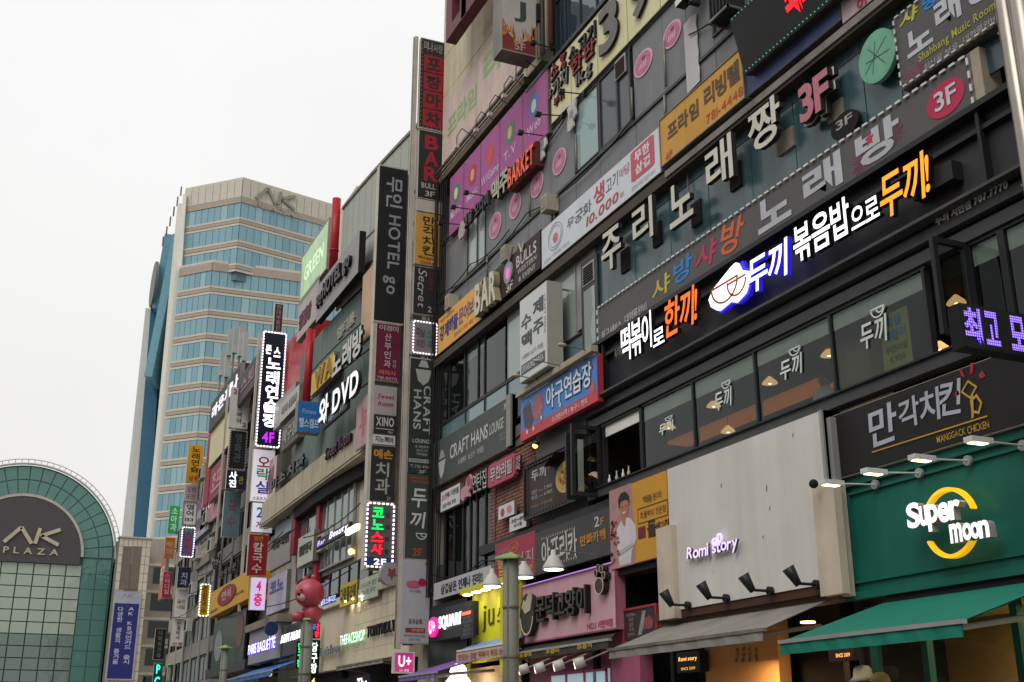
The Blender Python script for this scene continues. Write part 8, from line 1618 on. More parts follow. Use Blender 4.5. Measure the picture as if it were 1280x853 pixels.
MB().ell(f, .42, .7, .26, .05, .008, rag=.1).build('pink_print', H('#b85a72'), p); MB().ell(f, .72, .73, .14, .05, .01).build('red_print', H('#a02838'), p); txt(f, '아지트', (.28, .6, .68, .64), H('#4a4648'), p, 0, .01, 'r')
txt(f, '포차상회', (.28, .23, .74, .29), H('#3a3638'), p, 0, .01, 'b'); MB().obox(f, .18, .86, .13, .185, .006, .01).build('red_strip', H('#9a3038'), p); txt(f, '회식환영', (.4, .14, .8, .175), H('#c0a8a8'), p, 0, .014, 'b'); txt(f, '예약문의 전화주세요\n단체석 완비', (.14, .03, .86, .11), H('#5a5658'), p, 0, .01, 'r'); txt(f, '2F', (.8, .94, .92, .975), H('#4a4648'), p, 0, .01, 'b')

# ================================================================== SIGN COLUMN 2 (px 457-507)
Y2 = 30.0
tw = thing('sign_mast', 'second sign mast behind, carrying the tall HOTEL go sign and dental signs', 'sign mast', (9.5, Y2+.2, GZ+2))
zb2 = ony(460, 712, Y2)[1]; zt2 = ony(480, 206, Y2)[1]; xa2 = x_at(459, Y2, zb2+1)
MB().box(xa2-.05, xa2+.05, Y2+.02, Y2+.3, zb2, zt2).build('mast_post', M('mast_steel'), tw); MB().box(xa2+.05, 9.8, Y2+.15, Y2+.22, zb2, zt2-.1).build('back_frame', STEELD, tw)
x9 = x_at(512, Y2, 12); MB().box(x9-.1, x9+.06, Y2-.05, Y2+.2, 9.0, 16.4).build('brown_panel', M('brown_board', '#5a4034', .7, dirt=.2), tw)
f, p = psign(471, 507, 208, 405, Y2, 'very tall black projecting sign reading HOTEL go in grey downwards', M('hotel_black', '#252427', .4))
HG = H('#8e8e96'); txt(f, 'HOTEL go', (.26, .18, .8, .68), HG, p, 0, .01, 'b', rot=True, gap=.08); txt(f, '무인', (.26, .73, .84, .93), HG, p, 0, .01, 'b', rot=True)
f, p = psign(470, 500, 405, 477, Y2, 'maroon projecting clinic sign with white vertical lettering and 781-0070', H('#6a2038', dirt=.08))
PW = H('#b8a8ac'); txt(f, '이경미', (.1, .87, .9, .97), PW, p, 0, .01, 'b')
for k, c in enumerate('산부인과'): txt(f, c, (.34, .7-.155*k, .62, .83-.155*k), PW, p, 0, .01, 'b')
txt(f, '의원', (.7, .24, .84, .38), PW, p, 0, .01, 'r', vert=True); txt(f, '여의사', (.14, .1, .86, .19), H('#c06a4a'), p, 0, .01, 'b'); txt(f, '781-0070', (.08, .02, .9, .075), PW, p, 0, .01, 'r')
f, p = psign(468, 496, 483, 519, Y2, 'pale projecting sign with red script Sweet Room above the XINO sign', H('#a49c9a', dirt=.05)); txt(f, 'Sweet\nRoom', (.12, .3, .88, .72), H('#98303c'), p, 0, .01, 'b', shear=.25, jit=.06)
f, p = psign(467, 495, 519, 543, Y2, 'black projecting sign reading XINO in white capitals', BF); txt(f, 'XINO', (.1, .4, .9, .88), H('#b8b8b8'), p, 0, .01, 'x'); MB().obox(f, .1, .9, .24, .28, .006, .01).build('line_print', H('#b8b8b8'), p); txt(f, 'Hair', (.64, .06, .88, .2), H('#b8b8b8'), p, 0, .01, 'r')
f, p = psign(466, 494, 544, 556, Y2, 'thin white projecting hair salon strip below the XINO sign', WH); txt(f, '지노헤어', (.1, .2, .9, .85), H('#2a2828'), p, 0, .01, 'b')
f, p = psign(463, 494, 557, 628, Y2, 'black projecting dental sign with orange and grey brush letters', BF)
txt(f, '예손', (.1, .76, .88, .93), H('#b8822c'), p, 0, .01, 'x'); txt(f, '치', (.2, .44, .74, .7), H('#9a9a94'), p, 0, .01, 'b'); txt(f, '과', (.2, .14, .78, .42), H('#9a9a94'), p, 0, .01, 'b'); txt(f, '3F', (.68, .03, .84, .1), H('#9a9a94'), p, 0, .01, 'r')
f, p = psign(457, 492, 629, 710, Y2, 'projecting karaoke sign with green and red glowing letters in a white bulb outline', H('#5c565c'), rim=0)
for k, (c, cc) in enumerate((('코', '#12c858'), ('노', '#12c858'), ('스', '#f01828'), ('사', '#f01828'))): txt(f, c, (.2, .77-.19*k, .62, .93-.19*k), E(cc, 1.5), p, .02, .01, 'x')
for k, c in enumerate(('코인', '노래', '스타', '사랑')): txt(f, c[1], (.7, .78-.19*k, .84, .86-.19*k), H('#2a2628'), p, 0, .01, 'b')
MB().obox(f, .04, .96, .03, .155, .006, .01).build('blue_strip', H('#283c78'), p); txt(f, '2F', (.32, .045, .76, .14), E('#e8e8f8', 1), p, 0, .014, 'x'); bulbs(p, f, E('#fff4ff', 1.9), .12, .04, .02, 'tblr', 1.6)

# ================================================================== CURVED GLASS BUILDING (behind column 2)
cb = thing('curved_building', 'curved grey glass building with ribbed panes and stone band, behind the HOTEL go signs', 'building', (12, 38, GZ))
def bowx(y, k=.62): return 10.0-k*math.sin(math.pi/2*max(0, min(1, (y-28.4)/10.)))+(max(0, y-39)*.03)
ysg = [28.6+.6*k for k in range(23)]
CGL = GL('curved_glass', '#8aa09c', 1.5, .05, .02, .8, '#7b8682'); CST = M('weathered_stone', '#b3ada0', .75, dirt=.15, streak=.3)
def curved(z0, z1, mat, name, off=0, gap=.02, th=.06, lim=99):
    for a, b in zip(ysg[:-1], ysg[1:]):
        if a > lim: break
        m = MB(); xa, xb = bowx(a)+off, bowx(b)+off; a_, b_ = a+gap, b-gap; i = 0
        m.v = [(xa, a_, z0), (xb, b_, z0), (xb, b_, z1), (xa, a_, z1), (xa+th, a_, z0), (xb+th, b_, z0), (xb+th, b_, z1), (xa+th, a_, z1)]
        m.f = [(0, 1, 2, 3), (4, 7, 6, 5), (0, 3, 7, 4), (1, 5, 6, 2), (3, 2, 6, 7), (0, 4, 5, 1)]; m.build(name, mat, cb)
topz = 19.0
curved(16.9, topz, GL('curved_glass_pale', '#a8b4b0', 1.5, .08, .02, .92, '#a9ada4'), 'pane', lim=36.2); curved(15.8, 16.84, GL('curved_glass_pale'), 'pane', lim=36.2); curved(15.2, 15.72, CST, 'stone_panel', -.08, .01, lim=36.2)
for z0, z1 in ((14.0, 15.14), (12.9, 13.94), (11.8, 12.84), (10.42, 11.74)): curved(z0, z1, CGL, 'pane', 0, .015)
def ribbon(z0, z1, mat, name, x0, x1, lim=99):
    yl = [y for y in ysg if y < lim]; m = MB(); n = len(yl)
    for k, y in enumerate(yl): m.v += [(bowx(y)+x0, y, z0), (bowx(y)+x0, y, z1), (bowx(y)+x1, y, z1), (bowx(y)+x1, y, z0)]
    for k in range(n-1):
        A = 4*k
        for j in range(4): m.f.append((A+j, A+(j+1) % 4, A+4+(j+1) % 4, A+4+j))
    m.f += [(0, 1, 2, 3), (4*n-4, 4*n-1, 4*n-2, 4*n-3)]; m.build(name, mat, cb)
ribbon(9.0, 15.18, DARK, 'backing', .1, .5); ribbon(15.18, topz-.02, DARK, 'backing', .1, .5, 37); ribbon(topz, topz+.1, STEELD, 'coping', -.05, .6, 37); ribbon(15.72, 15.78, STEELD, 'ledge', -.12, .1, 37); ribbon(16.84, 16.9, STEELD, 'mullion', -.03, .1, 37)
MB().box(10.5, 16, 28.5, 36.6, GZ, topz).build('main_block', STONEG, cb)
MB().box(10.5, 16, 36.6, 47, GZ, 15.2).build('main_block', STONEG, cb)
MB().box(9.9, 16, 28.25, 28.6, GZ, topz+.1).build('end_wall', CST, cb)
# 3F/2F band of the building: stone spandrel, windows
SP = M('cream_spandrel', '#b0a690', .7, dirt=.12, streak=.2)
def seg(px0, px1, yt, yb, at, X, mat, name, parent=None, th=.2):
    """a flat stretch of street front from photo columns px0..px1; rows yt, yb are read at column `at`"""
    _, z1 = onx(at, yt, X); _, z0 = onx(at, yb, X); zm = (z0+z1)/2
    return MB().box(X, X+th, *sorted((y_at(px0, X, zm), y_at(px1, X, zm))), z0, z1).build(name, mat, parent or cb)
B(cb, 'spandrel', SP, 9.32, 10.5, 31.5, 46.5, 9.42, 10.38)
for k in range(11): B(cb, 'spandrel_panel', SP, 9.29, 9.32, 31.55+1.35*k, 32.85+1.35*k, 9.5, 10.3)
B(cb, 'second_floor_wall', CREAM, 9.9, 10.5, 28.6, 34.5, 6.0, 9.0)
def colsy(pxs, X, z): return [y_at(px, X, z) for px in pxs]
window(cb, colsy((399, 408, 417, 426, 434, 441), 9.75, 7.8), 6.75, 9.0, 9.75, GL('pale_glass_c', '#b0bab6', 1.5, .04, .02, .6, '#7d8682'), ALU, .05)
B(cb, 'red_post', H('#8a2430'), 9.65, 9.8, *sorted(colsy((395, 399), 9.7, 7.8)), 6.4, 9.0)
B(cb, 'second_floor_wall', STONEG, 9.85, 10.5, 34.5, 47.5, 5.6, 9.0)
window(cb, colsy((372, 383, 394), 9.8, 7.8), 6.8, 9.0, 9.8, GL('pale_glass_c'), H('#7a2430'), .06)
window(cb, colsy((400, 412, 424, 436, 448, 462), 9.8, 6.2), 5.65, 6.5, 9.8, GLASSD, DFRAME, .05)
B(cb, 'shopfront_cornice', CREAM, 9.5, 10.5, 28.6, 38.8, 5.32, 5.52)
B(cb, 'shopfront_wall', M('cosmetic_cream', '#c8bda4', .6, dirt=.06, streak=.05), 9.65, 10.5, 28.6, 41.5, 3.45, 5.32)
for k, q in enumerate((33.5, 38.0)): B(cb, 'wall_joint', STEELD, 9.64, 9.66, q, q+.03, 3.45, 5.3)
for i in range(9):
    for j in range(5): B(cb, 'wall_tile', M('cosmetic_cream'), 9.63, 9.65, 29+.5*i+.01, 29.49+.5*i, 3.5+.36*j, 3.85+.36*j)
for px, py in ((434, 766), (443, 762), (452, 758.5)):
    y, z = onx(px, py, 9.5); MB().lathe((9.5, y, 5.28), [(.09, 0), (.09, .03)], 12).build('downlight', E('#fff0c8', 9), cb); plight('wall_washer', (9.52, y, 5.22), 2.5, (1, .9, .65), .15)
p = thing('channel_letter_sign', 'black raised cosmetics shop letters on the cream tiled wall', 'sign', (9.6, 32, 4.6)); f = FR(494, 774, 789, 459, 9.55); txt(f, 'TONYMOLY', (0, 0, 1, 1), H('#16181e'), p, .04, -.02, 'b', side=H('#101014'), gap=.1)
p = thing('channel_letter_sign', 'glowing white THE FACE SHOP letters with green edges on the cream wall', 'sign', (9.6, 35, 4.6)); f = FR(457, 787, 800, 426, 9.55); txt(f, 'THEFACESHOP', (0, 0, 1, 1), E('#ffffff', 1.2), p, .03, 0, 'r', side=E('#20b060', .8), gap=.08)
p = thing('channel_letter_sign', 'thin grey innisfree letters on the cream wall right of the pink bear', 'sign', (9.6, 39, 4.6)); f = FR(426, 803, 815, 401, 9.55); txt(f, 'innisfree', (0, 0, 1, 1), M('silver', '#8d9296', .4, metal=.4), p, .05, 0, 'b')
B(cb, 'shop_front_glass', DARK, 9.9, 10.5, 28.6, 41, GZ, 3.45)
awning('awning', 'small grey awnings under the green-edged glowing letters', (458, 826), (422, 834), (480, 822), (422, 839), GAW, STEELD)
f = FR(444, 845, 870, 462, 9.3); p = sign('small_sign', 'small dark blue sign with white T at the bottom edge', f, H('#1c2440'), BLACKM, .1); txt(f, 'The', (.15, .3, .85, .85), E('#ffffff', 1), p, 0, .01, 'x')
y, z = onx(430, 843, 9.3); p = MB().ball((9.3, y, z), .14, 12).build('speaker', DARK, None, True); tag(p, 'round black speaker under the small grey awning', 'speaker')
# signs on the curved building
f = FR(449, 290, 339, 396, 9.05)
p = sign('hotel_billboard', 'grey slanting billboard with black raised HOTEL go letters', f, M('hotel_grey', '#8b8988', .5, dirt=.08, streak=.06), DARK, .2); txt(f, 'HOTEL go', (.22, .25, .86, .76), BLK, p, .12, 0, 'x', side=BLS, gap=.04); txt(f, '무인', (.04, .3, .18, .64), BLK, p, .1, 0, 'x', side=BLS)
f = FR(403, 316, 378, 374, 9.1); 
f = FR(410, 274, 334, 376, 9.3)
p = sign('led_billboard', 'pale green lit billboard leaning at the roof edge left of the red pipe', f, M('pale_green_board', '#a9c8a0', .5, dirt=.3, emit=.22, scale=1.5), H('#8a8478'), .2, rim=.06, rimmat=H('#a09a8a')); txt(f, 'GREEN', (.15, .35, .85, .65), E('#c8e0b8', .6), p, 0, .01, 'b')
MB().obox(f, 1.02, 1.6, -.3, 1.1, -1.5, -.3).build('support_wall', CREAM, p)
y, z = onx(421, 249, 9.2); p = MB().tube((9.2, y, z-2.8), (9.2, y, z), .15, 18).lathe((9.2, y, z-2.0), [(.17, 0), (.17, .05)], 18).build('red_flue', M('red_paint', '#a02026', .4, dirt=.1), None, True); tag(p, 'bright red vertical flue pipe rising above the curved roofline', 'pipe')
p = MB().tube((9.3, y+3.2, 12.6), (9.3, y+3.2, 15.6), .16, 16).build('red_flue', M('red_paint'), None, True); tag(p, 'lower end of a red pipe under the grey billboard', 'pipe')
f = FR(470, 326, 412, 452, 9.15); p = sign('banner_sign', 'tall faded orange and cream photo panel beside the HOTEL go sign', f, M('faded_orange', '#b8987a', .6, dirt=.15, scale=.8), STEELD, .1)
p = thing('channel_letter_sign', 'large white raised karaoke letters on the curved glass', 'sign', (9, 36, 12.7)); f = FR(456, 405, 439, 418, 9.0); txt(f, '노래방', (0, 0, 1, 1), H('#c4c4be'), p, .08, 0, 'x', side=CHS)
p = thing('channel_letter_sign', 'big white raised DVD letters with black sides on the curved glass', 'sign', (9, 36, 11.5)); f = FR(453, 454, 492, 403, 8.95); txt(f, '와 DVD', (0, 0, 1, 1), E('#ffffff', .35), p, .12, 0, 'x', side=BLK, gap=.03)
p = thing('channel_letter_sign', 'faint cream raised letters above the white karaoke letters', 'sign', (9, 36, 13.7)); f = FR(446, 388, 403, 424, 9.05); txt(f, '멀티룸', (0, 0, 1, 1), H('#8f8b7e'), p, .08, 0, 'x')
f = FR(417, 440, 467, 389, 9.05); p = sign('letter_panel', 'bright yellow W shaped letter panels at the left of the karaoke letters', f, M('yellow_board', '#c89a1e', .5), STEELD, .2); txt(f, 'WA', (.2, .08, .96, .92), H('#8a6a18'), p, .04, 0, 'x')
f = FR(434, 497, 510, 403, 8.9); p = sign('small_sign', 'slim black cutout sign with pale blue numerals under the DVD letters', f, M('black_face'), BLACKM, .1); txt(f, '456-3737', (.1, .2, .9, .8), H('#8ab0c0'), p, 0, .01, 'b')
f = FR(466, 487, 540, 441, 9.2)
f = FR(470, 484, 545, 442+3, 9.1); p = sign('pink_sign', 'square faded pink sign with a darker symbol left of the Sweet Room sign', f, H('#a8888c', dirt=.1), ALU, .06); txt(f, '뷰', (.2, .2, .8, .8), H('#a85a6a'), p, 0, .01, 'x')
p = thing('channel_letter_sign', 'dark maroon script raised letters on the cream spandrel band', 'sign', (9.5, 36, 9.3)); f = FR(440, 536, 552, 408, 9.25); txt(f, 'Sweet Room', (0, 0, 1, 1), H('#52203c'), p, .08, -.02, 'b', side=H('#30121f'), shear=.2, jit=.06)
p = thing('channel_letter_sign', 'black raised letters on the cream band left of the maroon script', 'sign', (9.5, 43, 9.3)); f = FR(382, 566, 580, 340, 9.25); txt(f, '미소치과', (0, 0, 1, 1), BLK, p, .08, -.02, 'x', side=BLS, gap=.15)
f = FR(375, 503, 541, 405, 9.2); f = PR(372, 401, 502, 541, None, 9.2); p = sign('blue_sign', 'bright blue sign with white lettering below the yellow letter panels', f, H('#2a6cb0'), STEELD, .4); txt(f, '헬스캠프', (.08, .15, .92, .45), H('#c8d4e0'), p, 0, .01, 'b'); txt(f, 'Fitness', (.2, .6, .8, .75), H('#9ab8d8'), p, 0, .01, 'r')
f = FR(437, 652, 664, 395, 9.4); p = sign('script_sign', 'dark sign with glowing violet white script letters above the yellow banner', f, BLACKM, BLACKM, .1); txt(f, 'Beauty', (.42, .1, .96, 1.0), E('#e0e0ff', 1.4), p, 0, .012, 'b', shear=.25, jit=.08); txt(f, 'Bar', (.05, .2, .3, .75), E('#b8a8ff', 1.0), p, 0, .012, 'b', shear=.2)
f = FR(450, 655, 662, 436, 9.3); MB().obox(f, 0, 1, 0, 1, 0, .1).build('lit_strip', E('#ffe0a0', 4), p)
f = FR(446, 724, 753, 425, 9.45); p = sign('banner', 'bright yellow banner with black lettering above the cream cosmetics wall', f, H('#c8b020'), STEELD, .06, cat='banner'); txt(f, '다락콜라텍', (.05, .15, .95, .85), H('#2c2810'), p, 0, .01, 'x')
f = FR(473, 716, 745, 449, 9.5); p = sign('banner', 'pale mint banner with small grey lettering right of the yellow banner', f, H('#a8b4a4'), STEELD, .06, cat='banner'); txt(f, '신규오픈 할인\n행사중 문의', (.08, .25, .92, .8), H('#5a6458'), p, 0, .01, 'r')
y, z = onx(488, 718, 9.3); p = MB().lathe((9.3, y, z), [(.26, -.1), (.28, 0), (.26, .1)], 24, 'x'); 
p = MB().poly(Fr((9.0, y-.0, z-.3), (1, 0, 0), (0, 0, 1), .6, .6, (0, -1, 0)), [(.5+.5*math.cos(t*math.pi/12), .5+.5*math.sin(t*math.pi/12)) for t in range(24)], -.1, .1).build('round_sign', H('#9a9698'), None); tag(p, 'round grey projecting sign between the two masts above the cream wall', 'sign')
fq = Fr((9.0, y-.11, z-.3), (1, 0, 0), (0, 0, 1), .6, .6, (0, -1, 0)); txt(fq, '부', (.3, .25, .7, .75), H('#8a3040'), p, 0, .01, 'b')
for px, py in ((421, 697), (423, 702), (441, 664)):
    y, z = onx(px, py, 10.0); 
y, z = onx(441, 690, 9.8); p = MB().ball((9.75, y, z), .1, 10).build('wall_lamp', E('#ffcf70', 5), None); tag(p, 'small warm glowing lamp under the script sign', 'lamp')
f = FR(420, 742, 752, 401, 9.5); p = sign('neon_sign', 'blue white glowing lettering on a dark sign left of the yellow banner', f, BLACKM, BLACKM, .08); txt(f, '셀프스튜디오', (0, .1, 1, .9), E('#b0c0ff', 1.2), p, 0, .01, 'b')

# ================================================================== MIDDLE BUILDINGS px 260-400
def bld(name, label, y0, y1, ztop, mat, x0=10., rows=None, cat='building', gl=None, spm=None, fx=None):
    p = thing(name, label, cat, (12, (y0+y1)/2, GZ))
    MB().box(x0+.25, 16, y0, y1, GZ, ztop).build('core_wall', mat, p)
    z = 3.4; n = max(3, int((y1-y0)/1.3)); ys = [y0+.12+(y1-y0-.24)*k/n for k in range(n+1)]
    while z < ztop-1.2:
        B(p, 'spandrel', spm or mat, x0, x0+.3, y0+.01, y1-.01, z, z+.75)
        window(p, ys, z+.8, min(z+1.95, ztop-.2), x0+.06, gl or GLASSD, DFRAME, .06, [0, .5, 0, .3, 1, 0], BLINDG); z += 2.05
    for q in ys[::2]: B(p, 'pier', spm or mat, x0-.04, x0+.02, q-.16, q+.16, 3.4, z-.01)
    B(p, 'parapet', spm or mat, x0-.05, x0+.3, y0, y1, z, ztop)
    return p
b1 = bld('office_building', 'red trimmed grey building left of the curved glass one, with black and white signs', 47.6, 53.0, 17.5, M('grey_render_b', '#8a8684', .7, dirt=.15, streak=.15), 9.9)
MB().box(9.75, 9.92, 47.7, 53, 15.8, 17.6).build('roof_board', M('dark_board_b', '#4a3a3c', .6), b1)
b2 = bld('office_building', 'dark roofed grey building behind the white hair salon sign', 53.1, 60.5, 17.6, M('dark_render_b', '#6e6a68', .7, dirt=.15, streak=.15), 10.0)
b3 = bld('office_building', 'grey building carrying the yellow bakery sign, left of the dark roofed one', 60.6, 69.0, 16.2, M('grey_render_c', '#85827e', .7, dirt=.15, streak=.15), 10.0, gl=GLASSP)
b4 = bld('office_building', 'far pale building at the end of the row beside the plaza wing', 69.1, 76.0, 13.8, M('pale_render_d', '#9a958c', .7, dirt=.15, streak=.12), 10.0)
# red box volumes on the roof
for (xa, yt, yb, xb, nm, lb, mt, X, th) in ((383, 400, 470, 352, 'roof_box', 'large bright red box volume on the roof behind the vertical karaoke sign', M('red_paint'), 9.9, 1.5),
                                 (331, 432, 560, 325, 'red_fin', 'narrow dark red fin left of the bulb framed karaoke sign', H('#7a2030'), 9.7, .6),
                                 (263, 540, 625, 257, 'red_fin', 'narrow red fin beside the cream lit panel', H('#8a2430'), 9.7, .6),
                                 (370, 590, 690, 365, 'red_fin', 'red vertical frame beside the second floor window', H('#7a2030'), 9.6, .2)):
    f = FR(xa, yt, yb, xb, X); p = MB().obox(f, 0, 1, 0, 1, -th, 0).build(nm, mt, None); tag(p, lb, 'panel')
m = lambda c, **k: H(c, **k)
# facade signs of the middle part: (xa, yt, yb, xb, X, face, label, text, textcol, box)
FS = [
 (398, 345, 395, 372, 9.3, '#a8a096', 'cream grey billboard with maroon raised letters below the pale green board', '찜질방', '#5a1c34', (.1, .2, .7, .6)),
 (369, 478, 512, 340, 9.5, '#8f8d8c', 'grey panel with a faint white figure above the tilted boards', '약', '#b8b8b8', (.6, .3, .9, .8)),
 (374, 480, 505, 350, 9.2, '#b0aca4', 'pale tilted board with small grey writing left of the blue sign', '피부과 성형외과', '#8a8684', (.1, .3, .9, .7)),
 (374, 514, 545, 352, 9.2, '#4c4a48', 'dark tilted board with grey lettering below the pale tilted board', '탁구장', '#8d8a84', (.1, .2, .9, .8)),
 (409, 545, 590, 383, 9.62, '#a89a88', 'cream spandrel signboard with grey lettering', '스킨케어', '#8d8272', (.1, .3, .9, .65)),
 (300, 455, 490, 262, 9.3, '#2b2a2e', 'black signboard with white glowing letters beside the antennas', '라온제나', '#d8d8e0', (.1, .3, .95, .75)),
 (331, 430, 465, 297, 9.25, '#353235', 'dark roof signboard with pink and grey letters', '스토리', '#8a7078', (.15, .25, .9, .75)),
 (300, 555, 575, 285, 9.7, '#8a8a86', 'narrow grey signboard beside the photo studio sign', '학원', '#c0c0c0', (.2, .2, .8, .8)),
 (296, 500, 545, 262, 9.45, '#c0b890', 'pale cream lit panel at the left end of the black letter sign', '', '#8a8a8a', (.2, .2, .8, .8)),
 (277, 580, 640, 252, 9.8, '#b87888', 'dusty pink signboard below the red fin', '미용실', '#d8b8c0', (.1, .3, .9, .7)),
 (280, 570, 610, 262, 9.5, '#7c2c3c', 'dark crimson square sign turned beside the pink board', '호프', '#b87880', (.2, .2, .8, .8)),
 (345, 570, 622, 330, 9.6, '#c0a8a8', 'pale pink vertical board right of the white glowing sign', '오락실', '#8a5a68', (.2, .2, .8, .8)),
 (368, 608, 660, 345, 9.75, '#9aa0b0', 'pale blue grey poster board in a red window frame', '노래', '#4a5a8a', (.2, .3, .8, .7)),
 (364, 655, 700, 337, 9.8, '#8d8b88', 'grey wall panel with small dark raised letters', '세종의원', '#3a2a2c', (.1, .55, .9, .85)),
 (392, 662, 700, 372, 9.5, '#b0b2a4', 'pale green white signboard with dark brush letters near the pink bear', '김밥천국', '#3a4238', (.12, .35, .9, .68)),
 (358, 712, 760, 334, 9.7, '#b4b0c4', 'pale lilac poster with tall coloured letters above the bakery cornice', '코노', '#6a70a8', (.15, .55, .85, .85)),
 (206, 690, 745, 186+14, 9.9, '#a87050', 'small orange board among the far signs', '약국', '#c8b8a8', (.1, .3, .9, .7)),
 (262, 625, 660, 240, 9.8, '#9c9aa0', 'grey lilac signboard in the far row', '정형외과', '#6a6a74', (.1, .3, .9, .7)),
 (262, 672, 700, 245, 9.85, '#7d7468', 'brownish signboard in the far row below the grey lilac one', '피아노', '#b0a898', (.1, .3, .9, .7)),
]
for (xa, yt, yb, xb, X, fc, lb, s_, tcx, bx) in FS:
    f = FR(xa, yt, yb, xb, X); p = sign('facade_sign', lb, f, H(fc, dirt=.1), STEELD, .2)
    if s_: txt(f, s_, bx, H(tcx) if fc != '#2b2a2e' else E(tcx, .7), p, .03, .0, 'x')
# projecting signs: (xl, xr, yt, yb, face, label, [(text, col, a0, b0, a1, b1, vert)], bulbs, lit)
PS = [
 (343, 353, 380, 414, '#2a2228', 'small maroon black vertical sign poking above the bulb framed karaoke sign', [('한대부동산', '#9a6a74', .2, .05, .8, .95, 1)], 0),
 (324, 354, 415, 560, '#16162e', 'tall navy karaoke sign with glowing white letters and a white bulb outline', [('노래연습장', E('#ffffff', 1.4), .22, .17, .84, .77, 1), ('몬', E('#ffffff', 1.3), .15, .8, .4, .88, 0), ('스', E('#ffffff', 1.3), .5, .78, .78, .87, 0), ('4F', E('#a020c0', 1.4), .26, .04, .76, .13, 0)], E('#fff4ff', 1.9)),
 (315, 342, 562, 628, '#dcdce6', 'white projecting arcade sign with red, green and blue letters', [('오', '#b83a4a', .2, .66, .8, .86, 0), ('락', '#3f9a5a', .2, .42, .8, .64, 0), ('실', '#3a3aa8', .2, .16, .8, .4, 0), ('스포츠사격', '#6a6a70', .1, .03, .9, .1, 0)], 0),
 (315, 341, 629, 666, '#d6d6de', 'lower white projecting panel with a blue 2F band', [('2F', '#2c6cb0', .2, .5, .84, .85, 0), ('게임', '#8a3a5a', .2, .12, .8, .38, 0)], 0),
 (310, 334, 668, 720, '#8a1c28', 'deep red projecting noodle sign with white letters', [('얼큰', '#b8862a', .25, .84, .75, .95, 0), ('칼국수', '#c8b4b4', .24, .06, .76, .8, 1)], 0),
 (313, 332, 722, 763, '#c8b8d8', 'lit lilac projecting sign with magenta lettering for the fourth floor', [('4층', E('#c01868', .8), .24, .12, .78, .9, 1)], 0),
 (288, 311, 485, 536, '#c8c6c2', 'pale grey projecting hair salon sign with thin dark letters', [('제우스헤어', '#4c4c50', .36, .12, .64, .86, 1), ('2', '#98303c', .1, .84, .3, .96, 0), ('2', '#98303c', .7, .04, .92, .16, 0)], 0),
 (286, 308, 538, 588, '#1e2022', 'black projecting sign with dim film strip letters', [('영화관', '#50585a', .3, .2, .7, .92, 1)], H('#9a9a98')),
 (283, 306, 588, 612, '#1a2030', 'dark projecting photo studio sign with glowing white letters', [('사진', E('#f0f4ff', 1.3), .12, .1, .56, .92, 1), ('관', '#a89030', .66, .3, .92, .7, 0)], 0),
 (279, 300, 614, 672, '#5a767c', 'slate teal projecting sign with faint red letters', [('국수', '#8a4a50', .26, .2, .74, .8, 1)], 0),
 (234, 253, 556, 604, '#c08a1e', 'amber projecting sign with tilted black letters at the top of the far row', [('노래연습', '#3a2a10', .24, .28, .8, .94, 1), ('상동', '#a83a20', .16, .05, .84, .2, 0)], 0),
 (231, 247, 606, 627, '#b8a0a4', 'small pinkish projecting sign under the amber one', [('도란\n도란', '#8a6a70', .14, .14, .86, .86, 0)], 0),
 (228, 246, 628, 657, '#d2d0cc', 'white projecting sign with a dashed border and dark letters', [('영어', '#2c2c2e', .26, .4, .76, .9, 1), ('153', '#2c2c2e', .22, .18, .78, .32, 0)], H('#4a4a4a')),
 (226, 243, 659, 697, '#3c5484', 'blue projecting sign with red letters and glowing bulb outline', [('노래방', '#b83a4c', .24, .06, .78, .8, 1), ('왕왕', '#9a9a30', .2, .82, .8, .96, 0)], E('#fff4ff', 1.9)),
 (222, 238, 709, 735, '#222440', 'navy projecting dental sign with white letters', [('치과', '#a8a8b4', .22, .1, .78, .74, 1)], 0),
 (219, 234, 737, 772, '#ccc8c2', 'pale projecting nail salon sign with a gold butterfly', [('골든\n네일', '#8a7a4a', .14, .3, .86, .64, 0)], 0),
 (215, 230, 774, 808, '#d0cac4', 'white projecting optician sign with a red foot band', [('안경박사', '#3a3434', .32, .24, .68, .9, 1), ('안경', '#98303c', .1, .03, .9, .14, 0)], 0),
 (211, 224, 632, 667, '#1c9a50', 'bright green projecting paediatric clinic sign at the far end', [('소아과', '#c8d8cc', .2, .08, .8, .92, 1)], 0),
 (206, 218, 672, 698, '#b0602a', 'small orange projecting sign at the far end', [('백운\n의원', '#c0a080', .14, .2, .86, .8, 0)], 0),
 (203, 214, 715, 748, '#a02040', 'crimson projecting sign at the far end of the row', [('스터디실', '#c8a0a8', .2, .16, .8, .94, 1)], 0),
 (193, 206, 786, 825, '#1c1c1e', 'small black projecting sign low at the far end', [('나이아가라', '#7a7a7a', .3, .05, .7, .95, 1)], 0),
 (191, 202, 829, 870, '#0d4a40', 'teal glowing PC room sign at the bottom left of the row', [('PC', E('#30e8c0', 1.6), .2, .3, .8, .95, 1)], 0),
 (249, 262, 730, 771, '#a89420', 'yellow projecting sign with red letters and glowing bulb outline, left of the bakery sign', [('장칼국수', '#a03020', .26, .08, .76, .94, 1)], E('#fffbe8', 1.7)),
]
